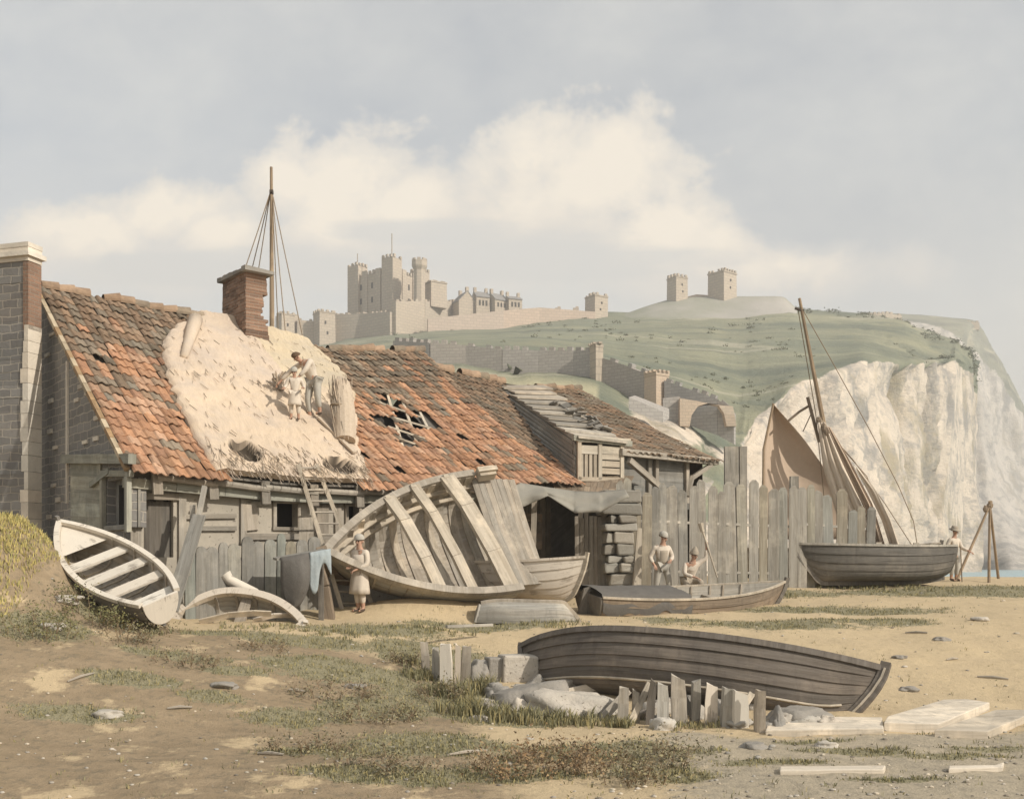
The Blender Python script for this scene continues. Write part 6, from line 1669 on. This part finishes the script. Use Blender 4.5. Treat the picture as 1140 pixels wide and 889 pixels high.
    if smock:
        m = MB(); rows = []
        for a in range(9):
            g = a/8; c = j['chest'].lerp(j['knL'].lerp(j['knR'], .5)-UP*.06, g); w_ = .19+.05*g-.03*math.exp(-((g-.45)/.15)**2)
            rows.append([c+V((math.sin(p_)*w_*(1+.07*math.sin(p_*7+a*.4)*g), -math.cos(p_)*w_*.78*(1+.07*math.sin(p_*7+a*.4)*g), 0)) for p_ in [2*math.pi*k/28 for k in range(28)]])
        m.grid(rows, closed=True); o = m.build('smock', M['linen'], root, smooth=True); s_ = o.modifiers.new('t', 'SOLIDIFY'); s_.thickness = .012
    if vest:
        n4 = [(j['pel'].lerp(j['chest'], .05), .168), (j['pel'].lerp(j['chest'], .5), .166), (j['chest'], .180)]
        skin_mesh('waistcoat', n4, [(0, 1), (1, 2)], M[vest], root, 1)
    return root
def stand(**kw):
    J = dict(pel=(0, 0, .93), chest=(0, 0, 1.30), head=(0, -.03, 1.60), shL=(.19, 0, 1.38), shR=(-.19, 0, 1.38), elL=(.25, .02, 1.08), elR=(-.25, .02, 1.08), wrL=(.24, -.12, .84), wrR=(-.24, -.12, .84),
             hpL=(.10, 0, .88), hpR=(-.10, 0, .88), knL=(.12, -.03, .48), knR=(-.12, -.03, .48), anL=(.12, .02, .08), anR=(-.12, .02, .08), toL=(.14, -.15, .035), toR=(-.14, -.15, .035))
    J.update(kw); return J
# thatchers on the roof (y- of the figure faces the viewer)
ta_, wa_ = roof_tw(346, 469); pr = th_at(ta_, wa_)
person('taller person in pale shirt bending forward over the thatch with arms spread down', pr-UP*.03, R(-30),
       stand(pel=(.0, .05, .95), chest=(-.08, -.20, 1.30), head=(-.20, -.36, 1.46), face=(-.35, -.7, -.6), shL=(.12, -.22, 1.38), shR=(-.24, -.14, 1.36), elL=(.12, -.40, 1.12), elR=(-.52, -.26, 1.16), wrL=(-.02, -.52, .92), wrR=(-.74, -.38, .90),
             hpL=(.10, .05, .90), hpR=(-.10, .05, .90), anL=(.16, .10, .12), anR=(-.10, .02, .0), knL=(.16, .0, .50), knR=(-.10, -.07, .46), toL=(.18, -.08, .08), toR=(-.12, -.15, -.06)), 'linen', 'linen_grey', None, scale=1.0, group='people at work')
tb_, wb_ = roof_tw(326, 473); pr = th_at(tb_, wb_)
person('shorter person in pale apron and cap standing beside the bending thatcher on the roof', pr-UP*.02, R(10),
       stand(wrR=(-.34, -.28, 1.02), elR=(-.30, -.02, 1.10), wrL=(.28, -.25, 1.05), elL=(.30, .03, 1.10), head=(-.02, -.07, 1.58), face=(-.2, -1, -.4)), 'linen', 'linen', 'cap', apron=True, scale=.74, group='people at work')
# bundle of straw held near the left hand
ts_, ws_ = roof_tw(308, 440); pr = th_at(ts_, ws_)
m = MB()
for k in range(26): m.beam(pr+V((random.uniform(-.14, .14), random.uniform(-.1, .1), 0)), pr+V((random.uniform(-.22, .22), random.uniform(-.15, .1), random.uniform(.25, .48))), .03, .02, None, tone(.6, 1.2))
tag(m.build('straw_bunch', M['straw'], origin=pr), 'small loose bunch of straw at the bending thatcher\'s left hand on the roof', 'straw bunch')
# workers by the boat
def groundp(px, y): x = (px-570)*y/F; return V((x, y, gz(x, y)))
person('person in white shirt and cap standing by the paling fence with hands at waist', groundp(737, 27.6), R(18),
       stand(head=(.02, -.06, 1.62), face=(.5, -.8, -.3), elL=(.30, .0, 1.10), wrL=(.12, -.24, 1.02), elR=(-.32, .06, 1.10), wrR=(-.30, -.14, .92), knL=(.17, -.06, .48), anL=(.20, .02, .08), toL=(.24, -.14, .035), anR=(-.20, .06, .08), knR=(-.15, 0, .48), toR=(-.24, -.1, .035)), 'linen', 'linen_grey', 'cap', scale=1.03, group='people at work', vest='drab')
g2 = groundp(768, 27.4)
person('person in white crouching by the brown open boat and raising a long mallet', g2, R(20),
       stand(pel=(0, .10, .52), chest=(.02, -.08, .90), head=(.04, -.16, 1.20), face=(.3, -.9, -.25), shL=(.20, -.06, .98), shR=(-.17, -.06, .96), elL=(.40, -.16, 1.12), wrL=(.40, -.18, 1.40), elR=(-.26, -.16, .70), wrR=(-.05, -.34, .62),
             hpL=(.11, .08, .50), hpR=(-.11, .08, .50), knL=(.20, -.28, .52), knR=(-.18, -.26, .34), anL=(.17, -.04, .09), anR=(-.14, .12, .10), toL=(.19, -.20, .04), toR=(-.15, -.02, .04)), 'linen', 'drab', 'cone', group='people at work')
hp_ = g2+Matrix.Rotation(R(20), 3, 'Z') @ V((.41, -.22, 1.46)); m = MB()
root = thing('mallet', 'long wooden mallet held up by the crouching worker against the fence', 'mallet', tuple(hp_))
m.tube([hp_+V((.26, 0, -.85)), hp_+V((-.14, 0, .42))], [.022, .03], 7); m.build('handle', M['wood_pale'], root)
m = MB(); m.tube([hp_+V((-.13, 0, .36)), hp_+V((-.19, 0, .60))], [.055, .075], 8); m.build('mallet_head', M['wood_pale'], root)
person('person in pale jacket and brimmed hat standing beyond the end of the beached boat', groundp(1062, 33.4), R(30),
       stand(head=(-.03, -.06, 1.62), face=(.6, -.7, -.2), elL=(.26, -.08, 1.10), wrL=(.30, -.34, .98), elR=(-.30, .05, 1.10), wrR=(-.22, -.16, .92)), 'linen', 'linen_grey', 'brim', scale=1.0, group='people at work')
pw = gp(401, 680)
person('person in a long pale smock standing upright before the bow of the wrecked hulk', pw-UP*.03, R(-35),
       stand(elL=(.24, -.02, 1.08), wrL=(.12, -.22, .98), elR=(-.25, .0, 1.08), wrR=(-.10, -.24, 1.04), face=(.2, -1, -.1), hpL=(.07, 0, .88), hpR=(-.07, 0, .88), knL=(.075, -.02, .48), knR=(-.075, -.02, .48), anL=(.075, .02, .08), anR=(-.075, .02, .08), toL=(.10, -.15, .035), toR=(-.10, -.15, .035)),
       'linen', 'linen', 'cap', smock=True, scale=.96, group='people at work')
p = groundp(1071, 33.2); m = MB(); m.tube([p, p+V((-.05, 0, 1.15))], .02, 6); tag(m.build('walking_stick', M['wood_brown'], origin=p), 'thin upright stick in front of the man beyond the grey beached boat', 'stick')

# ------------------------------------------------------------------ vegetation
rnd = random.Random(99)
def blades(mb, p, n, h, spread, w=.012, cols=((.9, .9, .9), (1.25, 1.15, .95), (.7, .72, .7))):
    for _ in range(n):
        a = rnd.uniform(0, 6.283); r_ = spread*rnd.random()**.6; b = p+V((math.cos(a)*r_, math.sin(a)*r_, 0)); b.z = gz(b.x, b.y)-.01
        hh = h*rnd.uniform(.5, 1.2); ln = V((math.cos(a), math.sin(a), 0))*hh*rnd.uniform(.1, .6); s_ = V((-math.sin(a+1), math.cos(a+1), 0))*w*rnd.uniform(.6, 1.4)
        mid = b+ln*.35+UP*hh*.6; tip = b+ln+UP*hh*rnd.uniform(.75, 1)
        c = rnd.choice(cols); i = len(mb.v); mb.v += [b-s_, b+s_, mid+s_*.8, mid-s_*.8, tip]
        mb.f += [[i, i+1, i+2, i+3], [i+3, i+2, i+4]]; mb.uv += [[(0, 0)]*4, [(0, 0)]*3]; mb.c += [c, c]
gm = MB(); wm_ = MB(); cnt = 0
while cnt < 9000:
    y = 10.3+22*rnd.random()**1.5; u = rnd.uniform(-600, 600)/F; x = u*y; t_ = turf(x, y)
    if rnd.random() > sstep(.2, .6, t_)*.95+.012: continue
    blades(gm, V((x, y, 0)), rnd.randint(3, 6), rnd.uniform(.03, .09)*(1 if y > 14 else .9), .10, .007); cnt += 1
for (px, py, n, h, sp) in [(530, 795, 60, .3, .5), (560, 800, 50, .25, .5), (600, 802, 60, .22, .6), (500, 775, 50, .28, .4), (640, 806, 40, .16, .5), (470, 755, 40, .2, .3), (540, 770, 40, .3, .3), (690, 808, 30, .15, .3), (780, 810, 40, .12, .7),
                           (455, 738, 20, .2, .2), (1000, 655, 60, .12, 2.0), (940, 654, 60, .14, 1.6), (860, 664, 40, .12, 1.0), (480, 700, 40, .1, .9), (380, 706, 40, .1, .9), (300, 698, 30, .1, .8), (150, 700, 40, .14, .7), (620, 695, 40, .12, .9)]:
    c = gp(px, py)
    for _ in range(n):
        q = c+V((rnd.gauss(0, sp*.5), rnd.gauss(0, sp*.25), 0)); blades(gm, q, 8, h, .06, .009)
o = gm.build('grass', M['grass']); tag(o, 'short dry olive grass growing in patches over the sandy ground', 'grass', kind='stuff')
# mound grass
mm = MB()
for _ in range(900):
    x = rnd.gauss(-9.3, .8); y = rnd.gauss(18.3, .8)
    if abs(x+9.3) > 2.4 or gz(x, y) < -.9 or x > -8.35: continue
    blades(mm, V((x, y, 0)), 6, rnd.uniform(.06, .16), .09, .009, ((1.9, 1.7, 1.1), (1.6, 1.45, .95), (1.15, 1.15, .8)))
o = mm.build('mound_grass', M['grass']); tag(o, 'tufted yellow-green grass on the mound beneath the stone gable', 'grass', kind='stuff')
pm = MB()
for _ in range(2600):
    y = 9.8+22*rnd.random()**1.7; u_ = rnd.uniform(-600, 600)/F; x = u_*y
    if rnd.random() > .35+.65*grey(x, y): continue
    r_ = rnd.uniform(.008, .028)*(1+.6*(rnd.random() < .08)); c_ = rnd.choice(((1, 1, 1), (.7, .7, .7), (.5, .48, .45), (1.2, 1.15, 1.05)))
    pm.blob(V((x, y, gz(x, y)+r_*.2)), r_*rnd.uniform(1, 1.6), r_, r_*.6, .25, rnd.random()*40, 6, 4, None, None, c_)
tag(pm.build('pebbles', M['rock_pale'], smooth=True), 'small pebbles strewn over the sand and the grey ground', 'pebbles', kind='stuff')
def bush(px, py, w, h, mat, label, n=900, leaf=.03, group='low bushes in the foreground', name='bush'):
    """low plant: stems and many small leaves in uneven clumps"""
    p = gp(px, py); root = thing(name, label, 'bush', tuple(p), group); st = MB(); lf = MB()
    cl = []
    for _ in range(16):
        a = rnd.uniform(0, 6.283); r_ = rnd.random()**.5; b = p+V((math.cos(a)*r_*w, math.sin(a)*r_*w*.6, 0)); b.z = gz(b.x, b.y)
        tp2 = b+V((math.cos(a)*.15*w, math.sin(a)*.1, h*rnd.uniform(.45, 1.)*(1-.45*r_))); cl.append((tp2, rnd.uniform(.06, .16)))
        st.tube([b-UP*.03, b.lerp(tp2, .5)+V((rnd.uniform(-.03, .03), 0, 0)), tp2], [.008, .006, .003], 4)
        for _ in range(5):
            t0 = b.lerp(tp2, rnd.uniform(.3, .95)); st.tube([t0, t0+V((rnd.uniform(-.12, .12), rnd.uniform(-.1, .1), rnd.uniform(.02, .14)))], [.004, .002], 4)
    for _ in range(n):
        c, r_ = rnd.choice(cl); d = V((rnd.gauss(0, r_), rnd.gauss(0, r_), rnd.gauss(0, r_*.8))); q = c+d-UP*rnd.random()*.1
        if q.z < gz(q.x, q.y)+.01: continue
        a = V((rnd.gauss(0, 1), rnd.gauss(0, 1), rnd.gauss(0, .6)+.3)).normalized(); b = a.cross(V((rnd.gauss(0, 1), rnd.gauss(0, 1), rnd.gauss(0, 1)))).normalized(); k = leaf*rnd.uniform(.5, 1.3)
        c_ = rnd.choice(((1, 1, 1), (.75, .75, .75), (1.35, 1.3, 1.1), (1.1, .95, .8)))
        i = len(lf.v); lf.v += [q-b*k*.4, q+a*k, q+b*k*.4, q-a*k*.6]; lf.f.append([i, i+1, i+2, i+3]); lf.uv.append([(0, 0)]*4); lf.c.append(c_)
    st.build('stems', M['brush'], root); lf.build('leaves', M[mat], root)
for a in [(100, 690, .7, .55, 'shrub', 'olive bush spilling over the foot of the grassy mound beside the tilted rowing boat', 1500), (45, 705, .55, .45, 'shrub', 'olive bush at the left edge below the mound', 1100), (140, 712, .4, .3, 'weed', 'small dark bush just in front of the tilted rowing boat', 600),
          (170, 697, .3, .28, 'weed', 'small round dark bush under the white transom', 400), (205, 738, .5, .2, 'weed', 'flat dark weed patch on the brown earth at left', 500), (370, 775, .55, .25, 'weed', 'dark low bush left of centre on the brown earth', 700), (415, 802, .6, .28, 'weed', 'dark low bush in the middle of the brown slope', 800), (345, 836, .5, .22, 'weed', 'dark low bush near the lower left centre', 700), (430, 858, .6, .25, 'weed', 'dark bush at the bottom edge left of centre', 800),
          (565, 862, .45, .32, 'brush', 'brown twiggy bush at the bottom edge below the white boulder', 800), (620, 848, .5, .34, 'brush', 'brown twiggy bush in the middle of the bottom foreground', 900), (660, 858, .35, .3, 'brush', 'small brown bush right of the twiggy middle one', 600), (735, 850, .5, .30, 'weed', 'dark green-grey bush below the broken stakes', 900), (700, 872, .4, .3, 'weed', 'dark bush at the bottom edge below the stakes', 700), (460, 742, .35, .3, 'weed', 'dark tufty bush at the left of the broken stakes', 500), (295, 722, .4, .15, 'weed', 'low weed patch before the half-buried dinghy', 400), (490, 778, .45, .3, 'weed', 'dense weed clump below the left row of stakes', 700)]:
    bush(*a[:6], n=a[6])

# ------------------------------------------------------------------ camera, sky, sun
cam = bpy.data.cameras.new('camera'); co = bpy.data.objects.new('camera', cam); C.objects.link(co)
co.location = (0, 0, 0); co.rotation_euler = (R(90), 0, 0)
cam.sensor_width = 36; cam.lens = 36; cam.shift_y = (627-444.5)/1140; cam.clip_start = .1; cam.clip_end = 60000
bpy.context.scene.camera = co
SUN = V((.72, -.46, .56)).normalized()
sl = bpy.data.lights.new('sun', 'SUN'); so = bpy.data.objects.new('sun', sl); C.objects.link(so)
sl.energy = 3.6; sl.angle = R(.6); sl.color = (1., .93, .82); so.rotation_euler = SUN.to_track_quat('Z', 'Y').to_euler(); so.location = (30, -20, 40)
w = bpy.data.worlds.new('World'); bpy.context.scene.world = w; w.use_nodes = True
nt = w.node_tree; bg = nt.nodes['Background']
class WN(NT):
    def __init__(s): s.t = nt
s = WN(); STR = .10
sky = s.n('ShaderNodeTexSky'); sky.sky_type = 'NISHITA'; sky.sun_disc = False; sky.sun_elevation = math.asin(SUN.z); sky.sun_rotation = math.atan2(SUN.x, SUN.y)
sky.altitude = 10; sky.air_density = 1.0; sky.dust_density = 2.5; sky.ozone_density = 1.0
tc = s.n('ShaderNodeTexCoord'); sp = s.n('ShaderNodeSeparateXYZ'); s.l(tc.outputs['Generated'], sp.inputs[0])
ay = s.math('MAXIMUM', s.math('ABSOLUTE', sp.outputs[1]), .08)
u = s.math('DIVIDE', sp.outputs[0], ay); v = s.math('DIVIDE', sp.outputs[2], ay)
cmb = s.n('ShaderNodeCombineXYZ'); s.l(u, cmb.inputs[0]); s.l(v, cmb.inputs[1])
uv = cmb.outputs[0]
def mp(scale):
    m_ = s.n('ShaderNodeMapping'); m_.inputs['Scale'].default_value = scale; s.l(uv, m_.inputs['Vector']); return m_.outputs['Vector']
nA = s.noise(mp((1, 1.25, 1)), 9., 9, .58, .3); nB = s.noise(mp((1, 1.6, 1)), 3.2, 7, .55); nC = s.noise(mp((1, 1, 1)), 24., 6, .6)
def blob(px, py, rx, ry):
    """soft cloud mass: 1 inside, 0 outside, in sky-direction coordinates"""
    a = s.math('DIVIDE', s.math('SUBTRACT', u, (px-570)/F), rx/F); b = s.math('DIVIDE', s.math('SUBTRACT', v, (627-py)/F), ry/F)
    return s.math('SUBTRACT', 1., s.math('SQRT', s.math('ADD', s.math('MULTIPLY', a, a), s.math('MULTIPLY', b, b))))
def union(bs):
    x = bs[0]
    for y in bs[1:]: x = s.math('MAXIMUM', x, y)
    return x
cum = union([blob(*b) for b in [(645, 205, 150, 110), (580, 215, 100, 75), (395, 205, 125, 85), (450, 222, 90, 60), (735, 255, 110, 55), (805, 270, 85, 40), (320, 205, 65, 50), (690, 165, 85, 65), (870, 295, 85, 32), (185, 235, 125, 45), (100, 255, 95, 40), (240, 255, 70, 40)]])
nS = s.math('ADD', s.math('SUBTRACT', nA, .5), s.math('MULTIPLY', s.math('SUBTRACT', nC, .5), .45))
cf = s.math('ADD', s.math('MULTIPLY', cum, 1.1), s.math('MULTIPLY', nS, 2.1))
cmask = s.ramp(cf, [(.02, (0, 0, 0)), (.30, (.62, .62, .62)), (.75, (1, 1, 1))])
thin = s.ramp(s.math('ADD', nB, s.math('MULTIPLY', s.math('SUBTRACT', nA, .5), .5)), [(.20, (0, 0, 0)), (.85, (1, 1, 1))])
def k_(c): return tuple(x/STR for x in c)
lit = rgb(238, 228, 212); shd = rgb(210, 205, 198); veil = rgb(224, 222, 214); hor = rgb(228, 221, 208)
shadev = s.ramp(s.math('ADD', s.math('SUBTRACT', nB, s.math('MULTIPLY', cf, .22)), s.math('MULTIPLY', s.math('SUBTRACT', .36, v), .9)), [(.30, (0, 0, 0)), (.58, (1, 1, 1))])
ccol = s.mix(shadev, k_(lit), k_(shd))
# clear blue of the Nishita sky veiled by thin high cloud
base = s.mix(s.math('MULTIPLY', s.math('ADD', .42, s.math('MULTIPLY', thin, .36)), 1.), sky.outputs[0], k_(veil))
hz = s.ramp(v, [(.02, (.85, .85, .85)), (.42, (0, 0, 0))])
base = s.mix(hz, base, k_(hor))
streak = s.noise(mp((1, 7, 1)), 4., 6, .55)
gsm = s.math('MULTIPLY', s.ramp(s.math('ADD', union([blob(560, 285, 260, 30), blob(300, 300, 240, 30), blob(480, 265, 120, 22)]), s.math('MULTIPLY', s.math('SUBTRACT', streak, .5), 1.8)), [(.0, (0, 0, 0)), (.4, (1, 1, 1))]), .75)
low = s.ramp(s.math('ADD', union([blob(500, 275, 420, 60), blob(190, 285, 260, 60), blob(820, 300, 260, 45)]), s.math('MULTIPLY', nS, 1.2)), [(.0, (0, 0, 0)), (.5, (.75, .75, .75))])
base = s.mix(low, base, k_(rgb(216, 211, 203)))
fin = s.mix(s.math('MULTIPLY', cmask, .9), base, ccol)
fin = s.mix(gsm, fin, k_(rgb(204, 203, 199)))
s.l(fin, bg.inputs['Color']); bg.inputs['Strength'].default_value = STR
sc_ = bpy.context.scene
sc_.view_settings.view_transform = 'Standard'; sc_.view_settings.look = 'None'; sc_.view_settings.gamma = 1; sc_.view_settings.exposure = .27
sc_.cycles.max_bounces = 6; sc_.cycles.transparent_max_bounces = 6

# air: one box of thin even haze round everything
mb = MB(); X0, X1, Y0, Y1, Z0, Z1 = -900, 1100, -340, 980, -8, 140
mb.hexa([V((X0, Y0, Z0)), V((X1, Y0, Z0)), V((X1, Y1, Z0)), V((X0, Y1, Z0))], [V((X0, Y0, Z1)), V((X1, Y0, Z1)), V((X1, Y1, Z1)), V((X0, Y1, Z1))])
hm = bpy.data.materials.new('haze_air'); hm.use_nodes = True; ht = hm.node_tree; ht.nodes.remove(ht.nodes['Principled BSDF'])
pv = ht.nodes.new('ShaderNodeVolumePrincipled'); pv.inputs['Color'].default_value = (.95, .93, .90, 1); pv.inputs['Density'].default_value = .0007; pv.inputs['Anisotropy'].default_value = .0
ht.links.new(pv.outputs[0], ht.nodes['Material Output'].inputs['Volume'])
o = mb.build('haze', hm); tag(o, 'thin pale sea haze softening the far castle hill and cliffs', 'haze', kind='stuff')
